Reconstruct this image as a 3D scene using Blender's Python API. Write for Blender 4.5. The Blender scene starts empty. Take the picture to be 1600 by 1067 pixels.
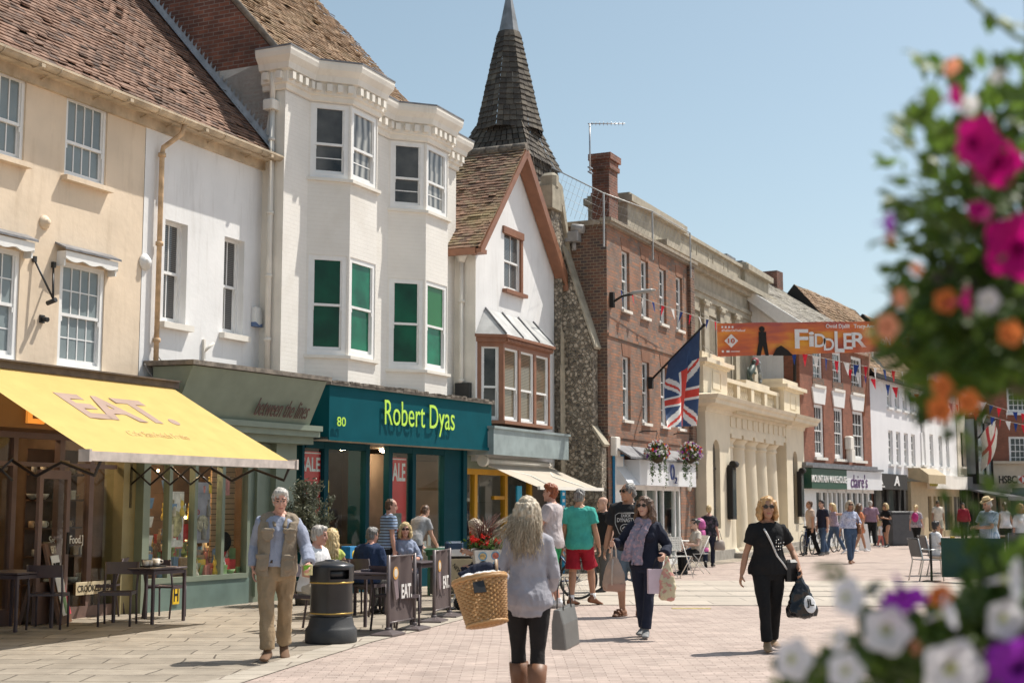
import bpy, bmesh, math, random
from math import sin, cos, tan, atan, atan2, radians, pi, sqrt, hypot
from mathutils import Vector, Matrix, noise
from mathutils.geometry import tessellate_polygon
import numpy as np
random.seed(7)
R = random.Random(11)
sc = bpy.context.scene
COL = sc.collection
# -- camera
FPX, VH, EYE = 2150.0, 786.0, 1.62
PITCH = atan((VH - 533.5) / FPX)
cam_d = bpy.data.cameras.new('camera'); cam = bpy.data.objects.new('camera', cam_d); COL.objects.link(cam)
cam.location = (0, 0, EYE); cam.rotation_euler = (pi / 2 + PITCH, 0, 0)
cam_d.sensor_width = 36; cam_d.lens = 36 * FPX / 1600; cam_d.clip_end = 2000; cam_d.clip_start = .05
cam_d.dof.use_dof = True; cam_d.dof.focus_distance = 19.0; cam_d.dof.aperture_fstop = 3.1
sc.camera = cam
# -- sky and sun
SUN_AZ, SUN_EL = radians(60), radians(59)          # azimuth from +Y towards +X
wd = bpy.data.worlds.new('World'); sc.world = wd; wd.use_nodes = True
nt = wd.node_tree; bg = nt.nodes['Background']
sky = nt.nodes.new('ShaderNodeTexSky'); sky.sky_type = 'NISHITA'; sky.sun_disc = False
sky.sun_elevation = SUN_EL; sky.sun_rotation = SUN_AZ; sky.air_density = 1.0; sky.dust_density = 1.5; sky.ozone_density = .5
hsv = nt.nodes.new('ShaderNodeHueSaturation'); hsv.inputs['Hue'].default_value = .477; hsv.inputs['Saturation'].default_value = .82; hsv.inputs['Value'].default_value = 1.04; nt.links.new(sky.outputs[0], hsv.inputs['Color']); nt.links.new(hsv.outputs[0], bg.inputs[0]); bg.inputs[1].default_value = 0.116
sl = bpy.data.lights.new('sun', 'SUN'); sl.energy = 5.0; sl.angle = radians(.5); sl.color = (1, .95, .86)
so = bpy.data.objects.new('sun', sl); COL.objects.link(so)
SD = Vector((sin(SUN_AZ) * cos(SUN_EL), cos(SUN_AZ) * cos(SUN_EL), sin(SUN_EL)))
so.rotation_euler = (-SD).to_track_quat('-Z', 'Y').to_euler(); so.location = (30, 20, 50)
sc.view_settings.view_transform = 'Standard'; sc.view_settings.look = 'None'
sc.view_settings.exposure = 0.17; sc.view_settings.gamma = 1
sc.cycles.use_denoising = True; sc.cycles.max_bounces = 6; sc.cycles.transparent_max_bounces = 12
sc.cycles.sample_clamp_indirect = 6
# -- pixel <-> place
def ray(u, v):
    cx, cy = (u - 800) / FPX, (533.5 - v) / FPX
    return Vector((cx, cos(PITCH) - cy * sin(PITCH), sin(PITCH) + cy * cos(PITCH)))
def gnd(u, v, z=0.0):
    d = ray(u, v); t = (z - EYE) / d.z
    return Vector((d.x * t, d.y * t, z))
def at_y(u, v, Y):
    d = ray(u, v); t = Y / d.y
    return Vector((d.x * t, Y, EYE + d.z * t))
class Front:
    """a facade: local x runs along it, y into the building, z up"""
    def __init__(s, P, ang):
        a = radians(ang); s.P = Vector((P[0], P[1], 0)); s.ang = a
        s.ex = Vector((sin(a), cos(a), 0)); s.ey = Vector((-cos(a), sin(a), 0)); s.rot = pi / 2 - a
    def w(s, x, y, z=0): return s.P + s.ex * x + s.ey * y + Vector((0, 0, z))
    def loc(s, u, v, y=0):
        d = ray(u, v); o = s.w(0, y) - Vector((0, 0, EYE)); t = o.dot(s.ey) / d.dot(s.ey)
        p = d * t - s.P
        return p.dot(s.ex), EYE + d.z * t
# -- object helpers
def link(o, parent=None):
    COL.objects.link(o)
    if parent is not None: o.parent = parent
    return o
def tag(o, label=None, cat=None, group=None, kind=None):
    if label: o['label'] = label
    if cat: o['category'] = cat
    if group: o['group'] = group
    if kind: o['kind'] = kind
    return o
def thing(name, label, cat, loc=(0, 0, 0), rz=0, group=None):
    o = bpy.data.objects.new(name, None); o.empty_display_size = .2
    link(o); o.location = loc; o.rotation_euler = (0, 0, rz)
    return tag(o, label, cat, group)
def fthing(name, label, cat, F, x=0, y=0, z=0, group=None):
    return thing(name, label, cat, F.w(x, y, z), F.rot, group)
def dup(o, loc=None, rz=None, label=None):
    c = o.copy(); COL.objects.link(c)
    if loc is not None: c.location = loc
    if rz is not None: c.rotation_euler = (0, 0, rz)
    if label: c['label'] = label
    for ch in list(o.children):
        k = ch.copy(); COL.objects.link(k); k.parent = c
        for g in list(ch.children):
            q = g.copy(); COL.objects.link(q); q.parent = k
    return c
def T(x=0, y=0, z=0, rz=0): return Matrix.Translation((x, y, z)) @ Matrix.Rotation(rz, 4, 'Z')
class MB:
    """collects faces, builds ONE mesh object"""
    def __init__(s, M=None): s.v = []; s.f = []; s.mi = []; s.sm = []; s.t = []; s.M = M; s.cm = 0; s.ct = .5
    def p(s, co):
        co = Vector(co)
        if s.M is not None: co = s.M @ co
        s.v.append(co); return len(s.v) - 1
    def face(s, idx, smooth=False): s.f.append(idx); s.mi.append(s.cm); s.sm.append(smooth); s.t.append(s.ct)
    def poly(s, pts, smooth=False): s.face([s.p(q) for q in pts], smooth)
    def box(s, x0, x1, y0, y1, z0, z1):
        i = [s.p(c) for c in ((x0, y0, z0), (x1, y0, z0), (x1, y1, z0), (x0, y1, z0), (x0, y0, z1), (x1, y0, z1), (x1, y1, z1), (x0, y1, z1))]
        for q in ((0, 3, 2, 1), (4, 5, 6, 7), (0, 1, 5, 4), (1, 2, 6, 5), (2, 3, 7, 6), (3, 0, 4, 7)): s.face([i[k] for k in q])
        return s
    def bbox(s, x0, x1, y0, y1, z0, z1, b=.01):
        """box with chamfered vertical + top edges"""
        pl = [(x0 + b, y0), (x1 - b, y0), (x1, y0 + b), (x1, y1 - b), (x1 - b, y1), (x0 + b, y1), (x0, y1 - b), (x0, y0 + b)]
        cx, cy = (x0 + x1) / 2, (y0 + y1) / 2
        kx, ky = 1 - b / max(1e-6, (x1 - x0) / 2), 1 - b / max(1e-6, (y1 - y0) / 2)
        inn = [(cx + (a - cx) * kx, cy + (c - cy) * ky) for a, c in pl]
        s.rings([[(a, c, z0) for a, c in pl], [(a, c, z1 - b) for a, c in pl], [(a, c, z1) for a, c in inn]], smooth=False)
        return s
    def rings(s, rs, smooth=True, cap0=True, cap1=True, closed=True):
        ids = [[s.p(q) for q in r] for r in rs]; n = len(ids[0])
        for a, b in zip(ids[:-1], ids[1:]):
            for k in range(n if closed else n - 1):
                k2 = (k + 1) % n; s.face([a[k], a[k2], b[k2], b[k]], smooth)
        if cap0: s.face(list(reversed(ids[0])))
        if cap1: s.face(ids[-1])
        return s
    def prism(s, poly, h, axis='z', o=0.0):
        """extrude 2D poly: axis z -> (x,y), axis y -> (x,z), axis x -> (y,z)"""
        f = {'z': lambda a, b, c: (a, b, c), 'y': lambda a, b, c: (a, c, b), 'x': lambda a, b, c: (c, a, b)}[axis]
        r0 = [f(a, b, o) for a, b in poly]; r1 = [f(a, b, o + h) for a, b in poly]
        return s.rings([r0, r1], smooth=False)
    def lathe(s, prof, n=20, o=(0, 0, 0), smooth=True, caps=True):
        rs = [[(o[0] + r * cos(2 * pi * k / n), o[1] + r * sin(2 * pi * k / n), o[2] + z) for k in range(n)] for r, z in prof]
        return s.rings(rs, smooth, caps, caps)
    def tube(s, pts, r, n=8, smooth=True, up=None, flat=1.0):
        pts = [Vector(q) for q in pts]; m = len(pts)
        rr = r if isinstance(r, (list, tuple)) else [r] * m
        rs = []; prev = None
        for i, q in enumerate(pts):
            t = (pts[min(i + 1, m - 1)] - pts[max(i - 1, 0)])
            t = t.normalized() if t.length > 1e-9 else Vector((0, 0, 1))
            if prev is None:
                a = Vector(up) if up else (Vector((0, 0, 1)) if abs(t.z) < .9 else Vector((0, 1, 0)))
            else: a = prev
            b = t.cross(a); b = b.normalized() if b.length > 1e-6 else t.orthogonal().normalized()
            a = b.cross(t).normalized(); prev = a
            rs.append([q + (b * cos(2 * pi * k / n) + a * sin(2 * pi * k / n) * flat) * rr[i] for k in range(n)])
        return s.rings(rs, smooth)
    def sphere(s, c, r, n=12, m=8, sq=(1, 1, 1)):
        c = Vector(c); rs = []
        for j in range(1, m):
            th = pi * j / m - pi / 2
            rs.append([(c.x + r * sq[0] * cos(th) * cos(2 * pi * k / n), c.y + r * sq[1] * cos(th) * sin(2 * pi * k / n), c.z + r * sq[2] * sin(th)) for k in range(n)])
        ids = [[s.p(q) for q in x] for x in rs]; b = s.p((c.x, c.y, c.z - r * sq[2])); t = s.p((c.x, c.y, c.z + r * sq[2]))
        for a, d in zip(ids[:-1], ids[1:]):
            for k in range(n): s.face([a[k], a[(k + 1) % n], d[(k + 1) % n], d[k]], True)
        for k in range(n): s.face([b, ids[0][(k + 1) % n], ids[0][k]], True); s.face([t, ids[-1][k], ids[-1][(k + 1) % n]], True)
        return s
    def wall(s, poly, holes=(), y=0.0, depth=.14, flip=False):
        """flat wall in the x,z plane at y, holes = (x0,x1,z0,z1) with reveals going in"""
        loops = [[Vector((a, b, 0)) for a, b in poly]]
        for h in holes:
            if len(h) == 4 and not isinstance(h[0], tuple): h = [(h[0], h[2]), (h[1], h[2]), (h[1], h[3]), (h[0], h[3])]
            loops.append([Vector((a, b, 0)) for a, b in h])
        allp = [q for l in loops for q in l]
        ids = [s.p((q.x, y, q.y)) for q in allp]
        for tri in tessellate_polygon(loops):
            a, b, c = [allp[k] for k in tri]
            cr = (b.x - a.x) * (c.y - a.y) - (b.y - a.y) * (c.x - a.x)
            t = tri if cr > 0 else (tri[0], tri[2], tri[1])
            s.face([ids[k] for k in t])
        for l in loops[1:]:
            n = len(l)
            for k in range(n):
                a, b = l[k], l[(k + 1) % n]
                s.poly([(a.x, y, a.y), (b.x, y, b.y), (b.x, y + depth, b.y), (a.x, y + depth, a.y)])
        return s
    def mesh(s, name, mats):
        me = bpy.data.meshes.new(name); me.from_pydata([tuple(q) for q in s.v], [], s.f)
        for m in (mats if isinstance(mats, (list, tuple)) else [mats]): me.materials.append(m)
        me.polygons.foreach_set('material_index', s.mi); me.polygons.foreach_set('use_smooth', s.sm)
        at = me.attributes.new('tint', 'FLOAT', 'FACE'); at.data.foreach_set('value', s.t)
        me.update(); return me
    def build(s, name, mats, parent=None, loc=None, rz=None):
        o = bpy.data.objects.new(name, s.mesh(name, mats)); link(o, parent)
        if loc is not None: o.location = loc
        if rz is not None: o.rotation_euler = (0, 0, rz)
        return o
# -- materials
def nn(nt, t, **k):
    n = nt.nodes.new(t)
    for a, b in k.items():
        if a.startswith('i_'): n.inputs[int(a[2:])].default_value = b
        else: setattr(n, a, b)
    return n
def base_mat(name):
    m = bpy.data.materials.new(name); m.use_nodes = True
    nt = m.node_tree; return m, nt, nt.nodes['Principled BSDF']
def c4(c): return (c[0], c[1], c[2], 1)
_mats = {}
def mat(name, col, rough=.6, var=.12, scale=5, bump=0, bscale=80, metal=0, spec=.5, tint=0, streak=0, stain=None, coat=0, emit=0, sss=0):
    if name in _mats: return _mats[name]
    m, nt, b = base_mat(name); L = nt.links.new
    tc = nn(nt, 'ShaderNodeTexCoord')
    nz = nn(nt, 'ShaderNodeTexNoise'); nz.inputs['Scale'].default_value = scale; nz.inputs['Detail'].default_value = 5
    L(tc.outputs['Object'], nz.inputs['Vector'])
    mr = nn(nt, 'ShaderNodeMapRange', i_1=.3, i_2=.7, i_3=1 - var, i_4=1 + var); L(nz.outputs[0], mr.inputs[0])
    hs = nn(nt, 'ShaderNodeHueSaturation'); hs.inputs['Color'].default_value = c4(col)
    val = mr.outputs[0]
    if tint:
        at = nn(nt, 'ShaderNodeAttribute', attribute_name='tint')
        m2 = nn(nt, 'ShaderNodeMapRange', i_3=1 - tint, i_4=1 + tint); L(at.outputs['Fac'], m2.inputs[0])
        mu = nn(nt, 'ShaderNodeMath', operation='MULTIPLY'); L(val, mu.inputs[0]); L(m2.outputs[0], mu.inputs[1]); val = mu.outputs[0]
    L(val, hs.inputs['Value']); out = hs.outputs[0]
    if streak or stain:
        mp = nn(nt, 'ShaderNodeMapping'); mp.inputs['Scale'].default_value = (3, 3, .35) if streak else (1, 1, 1); L(tc.outputs['Object'], mp.inputs[0])
        n2 = nn(nt, 'ShaderNodeTexNoise'); n2.inputs['Scale'].default_value = 1.6; n2.inputs['Detail'].default_value = 8; n2.inputs['Roughness'].default_value = .7
        L(mp.outputs[0], n2.inputs['Vector'])
        m3 = nn(nt, 'ShaderNodeMapRange', i_1=.52, i_2=.8, i_3=0, i_4=streak or .5); L(n2.outputs[0], m3.inputs[0])
        mx = nn(nt, 'ShaderNodeMixRGB'); L(m3.outputs[0], mx.inputs[0]); L(out, mx.inputs[1])
        mx.inputs[2].default_value = c4(stain or [k * .45 for k in col]); out = mx.outputs[0]
    L(out, b.inputs['Base Color'])
    b.inputs['Roughness'].default_value = rough; b.inputs['Metallic'].default_value = metal
    b.inputs['Specular IOR Level'].default_value = spec
    if coat: b.inputs['Coat Weight'].default_value = coat
    if emit: b.inputs['Emission Color'].default_value = c4(col); b.inputs['Emission Strength'].default_value = emit
    if bump:
        n3 = nn(nt, 'ShaderNodeTexNoise'); n3.inputs['Scale'].default_value = bscale; n3.inputs['Detail'].default_value = 6
        L(tc.outputs['Object'], n3.inputs['Vector'])
        bp = nn(nt, 'ShaderNodeBump'); bp.inputs['Strength'].default_value = bump; bp.inputs['Distance'].default_value = .01
        L(n3.outputs[0], bp.inputs['Height']); L(bp.outputs[0], b.inputs['Normal'])
    _mats[name] = m; return m
def brick_mat(name, c1, c2, cm, bw=.225, bh=.075, ms=.008, bias=0, flat=False, var=.25, rough=.85, bump=.6, warp=0, third=None, off=.5, nscale=1.5):
    """bricks or slabs; upright by default (x+y, z), flat=True for the ground (x, y)"""
    m, nt, b = base_mat(name); L = nt.links.new
    tc = nn(nt, 'ShaderNodeTexCoord'); vec = tc.outputs['Object']
    if warp:
        nw = nn(nt, 'ShaderNodeTexNoise'); nw.inputs['Scale'].default_value = .5; nw.inputs['Detail'].default_value = 2; L(vec, nw.inputs['Vector'])
        ws = nn(nt, 'ShaderNodeVectorMath', operation='SCALE'); ws.inputs['Scale'].default_value = warp; L(nw.outputs['Color'], ws.inputs[0])
        wa = nn(nt, 'ShaderNodeVectorMath', operation='ADD'); L(vec, wa.inputs[0]); L(ws.outputs[0], wa.inputs[1]); vec = wa.outputs[0]
    sx = nn(nt, 'ShaderNodeSeparateXYZ'); L(vec, sx.inputs[0]); cb = nn(nt, 'ShaderNodeCombineXYZ')
    if flat: L(sx.outputs[0], cb.inputs[0]); L(sx.outputs[1], cb.inputs[1])
    else:
        ad = nn(nt, 'ShaderNodeMath', operation='ADD'); L(sx.outputs[0], ad.inputs[0]); L(sx.outputs[1], ad.inputs[1])
        L(ad.outputs[0], cb.inputs[0]); L(sx.outputs[2], cb.inputs[1])
    bk = nn(nt, 'ShaderNodeTexBrick'); bk.offset = off; L(cb.outputs[0], bk.inputs['Vector'])
    for k, w in (('Scale', 1), ('Brick Width', bw), ('Row Height', bh), ('Mortar Size', ms), ('Mortar Smooth', .3), ('Bias', bias)): bk.inputs[k].default_value = w
    bk.inputs['Color1'].default_value = c4(c1); bk.inputs['Color2'].default_value = c4(c2); bk.inputs['Mortar'].default_value = c4(cm)
    nz = nn(nt, 'ShaderNodeTexNoise'); nz.inputs['Scale'].default_value = nscale; nz.inputs['Detail'].default_value = 8; nz.inputs['Roughness'].default_value = .65; L(tc.outputs['Object'], nz.inputs['Vector'])
    mr = nn(nt, 'ShaderNodeMapRange', i_1=.3, i_2=.7, i_3=1 - var, i_4=1 + var); L(nz.outputs[0], mr.inputs[0])
    hs = nn(nt, 'ShaderNodeHueSaturation'); L(bk.outputs['Color'], hs.inputs['Color']); L(mr.outputs[0], hs.inputs['Value'])
    out = hs.outputs[0]
    if third:
        n4 = nn(nt, 'ShaderNodeTexNoise'); n4.inputs['Scale'].default_value = .8; n4.inputs['Detail'].default_value = 9; n4.inputs['Roughness'].default_value = .7; L(tc.outputs['Object'], n4.inputs['Vector'])
        m4 = nn(nt, 'ShaderNodeMapRange', i_1=.5, i_2=.72, i_3=0, i_4=.75); L(n4.outputs[0], m4.inputs[0])
        mx = nn(nt, 'ShaderNodeMixRGB'); L(m4.outputs[0], mx.inputs[0]); L(out, mx.inputs[1]); mx.inputs[2].default_value = c4(third); out = mx.outputs[0]
    if flat:      # short dark open joints and old gum spots
        mp = nn(nt, 'ShaderNodeMapping'); mp.inputs['Scale'].default_value = (3.2, 22, 1); L(tc.outputs['Object'], mp.inputs[0]); n6 = nn(nt, 'ShaderNodeTexNoise'); n6.inputs['Scale'].default_value = 1; n6.inputs['Detail'].default_value = 3; L(mp.outputs[0], n6.inputs['Vector'])
        m6 = nn(nt, 'ShaderNodeMapRange', i_1=.6, i_2=.7, i_4=.55); L(n6.outputs[0], m6.inputs[0]); v6 = nn(nt, 'ShaderNodeTexVoronoi'); v6.inputs['Scale'].default_value = 1.7; L(tc.outputs['Object'], v6.inputs['Vector'])
        m7 = nn(nt, 'ShaderNodeMapRange', i_1=.05, i_2=.035, i_4=.4); L(v6.outputs['Distance'], m7.inputs[0]); mm = nn(nt, 'ShaderNodeMath', operation='MAXIMUM'); L(m6.outputs[0], mm.inputs[0]); L(m7.outputs[0], mm.inputs[1])
        mx = nn(nt, 'ShaderNodeMixRGB'); L(mm.outputs[0], mx.inputs[0]); L(out, mx.inputs[1]); mx.inputs[2].default_value = c4([k * .4 for k in c2]); out = mx.outputs[0]
    L(out, b.inputs['Base Color']); b.inputs['Roughness'].default_value = rough
    n5 = nn(nt, 'ShaderNodeTexNoise'); n5.inputs['Scale'].default_value = 40; n5.inputs['Detail'].default_value = 4; L(tc.outputs['Object'], n5.inputs['Vector'])
    sb = nn(nt, 'ShaderNodeMath', operation='SUBTRACT'); ms_ = nn(nt, 'ShaderNodeMath', operation='MULTIPLY', i_1=.35); L(n5.outputs[0], ms_.inputs[0])
    L(ms_.outputs[0], sb.inputs[0]); L(bk.outputs['Fac'], sb.inputs[1])
    bp = nn(nt, 'ShaderNodeBump'); bp.inputs['Strength'].default_value = bump; bp.inputs['Distance'].default_value = .008
    L(sb.outputs[0], bp.inputs['Height']); L(bp.outputs[0], b.inputs['Normal'])
    return m
def tint_mat(name, cols, rough=.85, spec=.3, bump=.4, moss=None, trans=0, nscale=8):
    """colour picked by the per-face random number 'tint' along a ramp"""
    m, nt, b = base_mat(name); L = nt.links.new
    at = nn(nt, 'ShaderNodeAttribute', attribute_name='tint')
    rp = nn(nt, 'ShaderNodeValToRGB'); L(at.outputs['Fac'], rp.inputs[0])
    el = rp.color_ramp.elements
    while len(el) < len(cols): el.new(.5)
    for i, c in enumerate(cols): el[i].position = i / (len(cols) - 1); el[i].color = c4(c)
    tc = nn(nt, 'ShaderNodeTexCoord'); nz = nn(nt, 'ShaderNodeTexNoise'); nz.inputs['Scale'].default_value = nscale; nz.inputs['Detail'].default_value = 6; L(tc.outputs['Object'], nz.inputs['Vector'])
    mr = nn(nt, 'ShaderNodeMapRange', i_1=.3, i_2=.7, i_3=.75, i_4=1.25); L(nz.outputs[0], mr.inputs[0])
    hs = nn(nt, 'ShaderNodeHueSaturation'); L(rp.outputs[0], hs.inputs['Color']); L(mr.outputs[0], hs.inputs['Value']); out = hs.outputs[0]
    if moss:
        n2 = nn(nt, 'ShaderNodeTexNoise'); n2.inputs['Scale'].default_value = 1.1; n2.inputs['Detail'].default_value = 9; n2.inputs['Roughness'].default_value = .72; L(tc.outputs['Object'], n2.inputs['Vector'])
        m3 = nn(nt, 'ShaderNodeMapRange', i_1=.5, i_2=.68, i_3=0, i_4=.7); L(n2.outputs[0], m3.inputs[0])
        mx = nn(nt, 'ShaderNodeMixRGB'); L(m3.outputs[0], mx.inputs[0]); L(out, mx.inputs[1]); mx.inputs[2].default_value = c4(moss); out = mx.outputs[0]
    L(out, b.inputs['Base Color']); b.inputs['Roughness'].default_value = rough; b.inputs['Specular IOR Level'].default_value = spec
    if trans:
        tr = nn(nt, 'ShaderNodeBsdfTranslucent'); L(out, tr.inputs[0]); mxs = nn(nt, 'ShaderNodeMixShader', i_0=trans)
        L(b.outputs[0], mxs.inputs[1]); L(tr.outputs[0], mxs.inputs[2]); L(mxs.outputs[0], nt.nodes['Material Output'].inputs[0])
    if bump:
        n3 = nn(nt, 'ShaderNodeTexNoise'); n3.inputs['Scale'].default_value = 50; n3.inputs['Detail'].default_value = 4; L(tc.outputs['Object'], n3.inputs['Vector'])
        bp = nn(nt, 'ShaderNodeBump'); bp.inputs['Strength'].default_value = bump; bp.inputs['Distance'].default_value = .008; L(n3.outputs[0], bp.inputs['Height']); L(bp.outputs[0], b.inputs['Normal'])
    return m
def glass_mat(name, tintc=(.92, .94, .93), ior=1.5):
    m = bpy.data.materials.new(name); m.use_nodes = True; nt = m.node_tree; nt.nodes.remove(nt.nodes['Principled BSDF']); L = nt.links.new
    tr = nn(nt, 'ShaderNodeBsdfTransparent'); tr.inputs[0].default_value = c4(tintc); gl = nn(nt, 'ShaderNodeBsdfGlossy'); gl.inputs['Roughness'].default_value = .02
    lw = nn(nt, 'ShaderNodeLayerWeight'); lw.inputs[0].default_value = .5
    pw = nn(nt, 'ShaderNodeMath', operation='POWER', i_1=5); L(lw.outputs['Facing'], pw.inputs[0])
    fr = nn(nt, 'ShaderNodeMapRange', i_3=.02, i_4=.9); L(pw.outputs[0], fr.inputs[0])
    mx = nn(nt, 'ShaderNodeMixShader'); L(fr.outputs[0], mx.inputs[0]); L(tr.outputs[0], mx.inputs[1]); L(gl.outputs[0], mx.inputs[2]); L(mx.outputs[0], nt.nodes['Material Output'].inputs[0])
    return m
# -- lettering
def lettering(name, body, parent, mt, x0, x1, z0, z1, y=0, depth=.02, bold=0.0, shear=0.0, M=None, keep=False, space=1.0):
    """raised letters filling x0..x1, z0..z1 on the plane y, facing -y"""
    cu = bpy.data.curves.new(name, 'FONT'); cu.body = body; cu.size = 1; cu.extrude = .02; cu.offset = bold; cu.shear = shear; cu.space_character = space; cu.resolution_u = 4
    o = bpy.data.objects.new(name, cu); COL.objects.link(o)
    dg = bpy.context.evaluated_depsgraph_get(); dg.update(); me = bpy.data.meshes.new_from_object(o.evaluated_get(dg))
    bpy.data.objects.remove(o); bpy.data.curves.remove(cu)
    n = len(me.vertices); co = np.empty(n * 3); me.vertices.foreach_get('co', co); co = co.reshape(-1, 3)
    mn, mx = co.min(0), co.max(0); out = np.empty_like(co)
    kx, kz = (x1 - x0) / max(1e-6, mx[0] - mn[0]), (z1 - z0) / max(1e-6, mx[1] - mn[1])
    if keep: kx = kz = min(kx, kz)
    out[:, 0] = x0 + (co[:, 0] - mn[0]) * kx; out[:, 2] = z0 + (co[:, 1] - mn[1]) * kz
    out[:, 1] = y - (co[:, 2] - mn[2]) / max(1e-6, mx[2] - mn[2]) * depth
    if M is not None:
        A = np.array(M); out = out @ A[:3, :3].T + A[:3, 3]
    me.vertices.foreach_set('co', out.ravel()); me.materials.clear(); me.materials.append(mt); me.update(); me.name = name
    return link(bpy.data.objects.new(name, me), parent)
# -- shared materials
CREAM = mat('cream_render', (.72, .585, .44), .85, .1, 1.2, bump=.5, bscale=9, streak=.6, stain=(.45, .34, .23))
WHITE = mat('white_render', (.78, .77, .76), .8, .07, 1.2, bump=.35, bscale=12, streak=.5, stain=(.46, .43, .39))
OFFWHITE = mat('off_white_paint', (.77, .725, .65), .75, .09, 1.5, bump=.3, bscale=18, streak=.5, stain=(.5, .44, .36))
PAINTED_BRICK = brick_mat('painted_brick', (.79, .755, .70), (.78, .745, .69), (.75, .71, .65), .225, .075, .005, var=.05, bump=.35, third=(.68, .63, .56))
WOODWHITE = mat('white_paintwork', (.8, .79, .77), .45, .04, 8, streak=.15, stain=(.5, .47, .42))
STONESILL = mat('stone_sill', (.5, .45, .38), .9, .25, 14, bump=.5, bscale=60)
LEAD = mat('lead_sheet', (.2, .2, .21), .55, .3, 6, bump=.3, bscale=25, metal=.3)
RUSTY = mat('rusty_pipe', (.58, .40, .24), .75, .3, 7, bump=.4, bscale=50, streak=.5, stain=(.25, .12, .06))
GUTTER = mat('old_gutter', (.52, .42, .30), .8, .3, 4, bump=.4, bscale=40, streak=.5, stain=(.32, .2, .11))
TILE_A = tint_mat('brown_clay_tiles', [(.085, .058, .046), (.17, .105, .078), (.23, .135, .095), (.29, .18, .13), (.13, .09, .075)], bump=.6, moss=(.16, .10, .07))
TILE_C = tint_mat('ochre_clay_tiles', [(.17, .115, .072), (.26, .165, .10), (.33, .215, .13), (.22, .145, .09), (.37, .26, .17)], bump=.6, moss=(.25, .18, .095))
TILE_D = tint_mat('mossy_clay_tiles', [(.15, .10, .08), (.23, .145, .105), (.29, .175, .125), (.27, .2, .135), (.19, .14, .105)], bump=.6, moss=(.32, .26, .13))
SHINGLE = tint_mat('oak_shingles', [(.055, .047, .04), (.095, .08, .066), (.135, .115, .09), (.08, .067, .056), (.17, .145, .115)], bump=.6, nscale=5)
DARK = mat('dark_void', (.02, .018, .016), .9, .1)
PANE = mat('window_glass', (.05, .065, .068), .04, .25, .6, spec=.6)
PANE_D = mat('dark_window_glass', (.065, .062, .057), .04, .85, 1.6, spec=.5)  # strong tone noise paints uneven reflections into the dark glass
PANE_W = mat('net_curtain_glass', (.2, .235, .24), .08, .25, 1.2, spec=.5)
GREENPANE = mat('green_blind_glass', (.002, .07, .033), .16, .45, 1.6, spec=.35)
GREENPANE2 = mat('lighter_green_blind_glass', (.004, .13, .065), .16, .5, 1.6, spec=.35)
GREENPANE3 = mat('yellow_green_blind_glass', (.02, .15, .04), .2, .15, .8, spec=.35)
SHOPGLASS = glass_mat('shop_glass')
BRICK_C = brick_mat('old_red_brick', (.26, .095, .055), (.15, .062, .042), (.26, .2, .16), ms=.009, var=.35, third=(.055, .04, .035))
def slat_pane(name, a, b, n=45):
    m, nt, bs = base_mat(name); L = nt.links.new
    tc = nn(nt, 'ShaderNodeTexCoord'); wv = nn(nt, 'ShaderNodeTexWave', bands_direction='Z'); wv.inputs['Scale'].default_value = n / 6.283 * 1.0
    L(tc.outputs['Object'], wv.inputs['Vector']); mx = nn(nt, 'ShaderNodeMixRGB'); L(wv.outputs[0], mx.inputs[0]); mx.inputs[1].default_value = c4(a); mx.inputs[2].default_value = c4(b)
    L(mx.outputs[0], bs.inputs['Base Color']); bs.inputs['Roughness'].default_value = .06; return m
PANE_BLIND = slat_pane('slatted_blind_glass', (.035, .035, .035), (.17, .165, .16), 62)
PANE_BROWN = slat_pane('wooden_blind_glass', (.06, .05, .035), (.26, .21, .14), 60)

# -- ground
def flat(name, pts, z, m, kind='structure'):
    b = MB(); b.poly([(p[0], p[1], z) for p in pts]); return tag(b.build(name, m), kind=kind)
ASPH = mat('distant_ground', (.3, .27, .25), .9, .2, .4, bump=.3, bscale=20)
PAVER = brick_mat('pink_pavers', (.465, .37, .32), (.365, .285, .245), (.29, .22, .185), .23, .10, .006, flat=True, var=.2, bump=.8, third=(.46, .375, .32), rough=.8, nscale=2.2, warp=.05)
FLAG = brick_mat('york_stone_flags', (.35, .298, .236), (.26, .222, .175), (.10, .08, .06), .74, .45, .011, flat=True, var=.3, bump=1, warp=.42, third=(.21, .172, .13), rough=.8, off=.37)
BAND = brick_mat('pale_stone_band', (.48, .42, .35), (.42, .365, .305), (.24, .2, .17), 1.3, .75, .012, flat=True, var=.1, bump=.5, third=(.4, .35, .29), rough=.8)
flat('ground', [(-150, -30), (150, -30), (150, 900), (-150, 900)], 0, ASPH)
flat('road', [(-20, -8), (30, -8), (60, 130), (-20, 130)], .004, PAVER)
kerb_px = [(350, 1067), (450, 1036), (560, 1003), (640, 984), (700, 969), (762, 951), (830, 930), (905, 905), (1000, 893), (1110, 884), (1250, 863)]
kp = [gnd(*q) for q in kerb_px]
kp = [kp[0] + (kp[0] - kp[1]) * 8] + kp
pave = [(q.x, q.y) for q in kp] + [(kp[-1].x + 8, kp[-1].y + 14)]
flat('pavement', pave + [(kp[-1].x - 5, kp[-1].y + 20), (-22, 45), (-22, kp[0].y)], .008, FLAG)
EDGE = brick_mat('pavement_edging', (.43, .38, .315), (.37, .325, .265), (.2, .16, .13), .9, .35, .012, flat=True, var=.15, rough=.85)
eb = MB()
for a, b in zip(kp[:-3], kp[1:-2]):
    d = (b - a).normalized(); nrm = Vector((d.y, -d.x, 0))
    eb.poly([a + nrm * .17 + Vector((0, 0, .012)), b + nrm * .17 + Vector((0, 0, .012)), b - nrm * .17 + Vector((0, 0, .012)), a - nrm * .17 + Vector((0, 0, .012))])
tag(eb.build('kerb_edging', EDGE), kind='structure')
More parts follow.
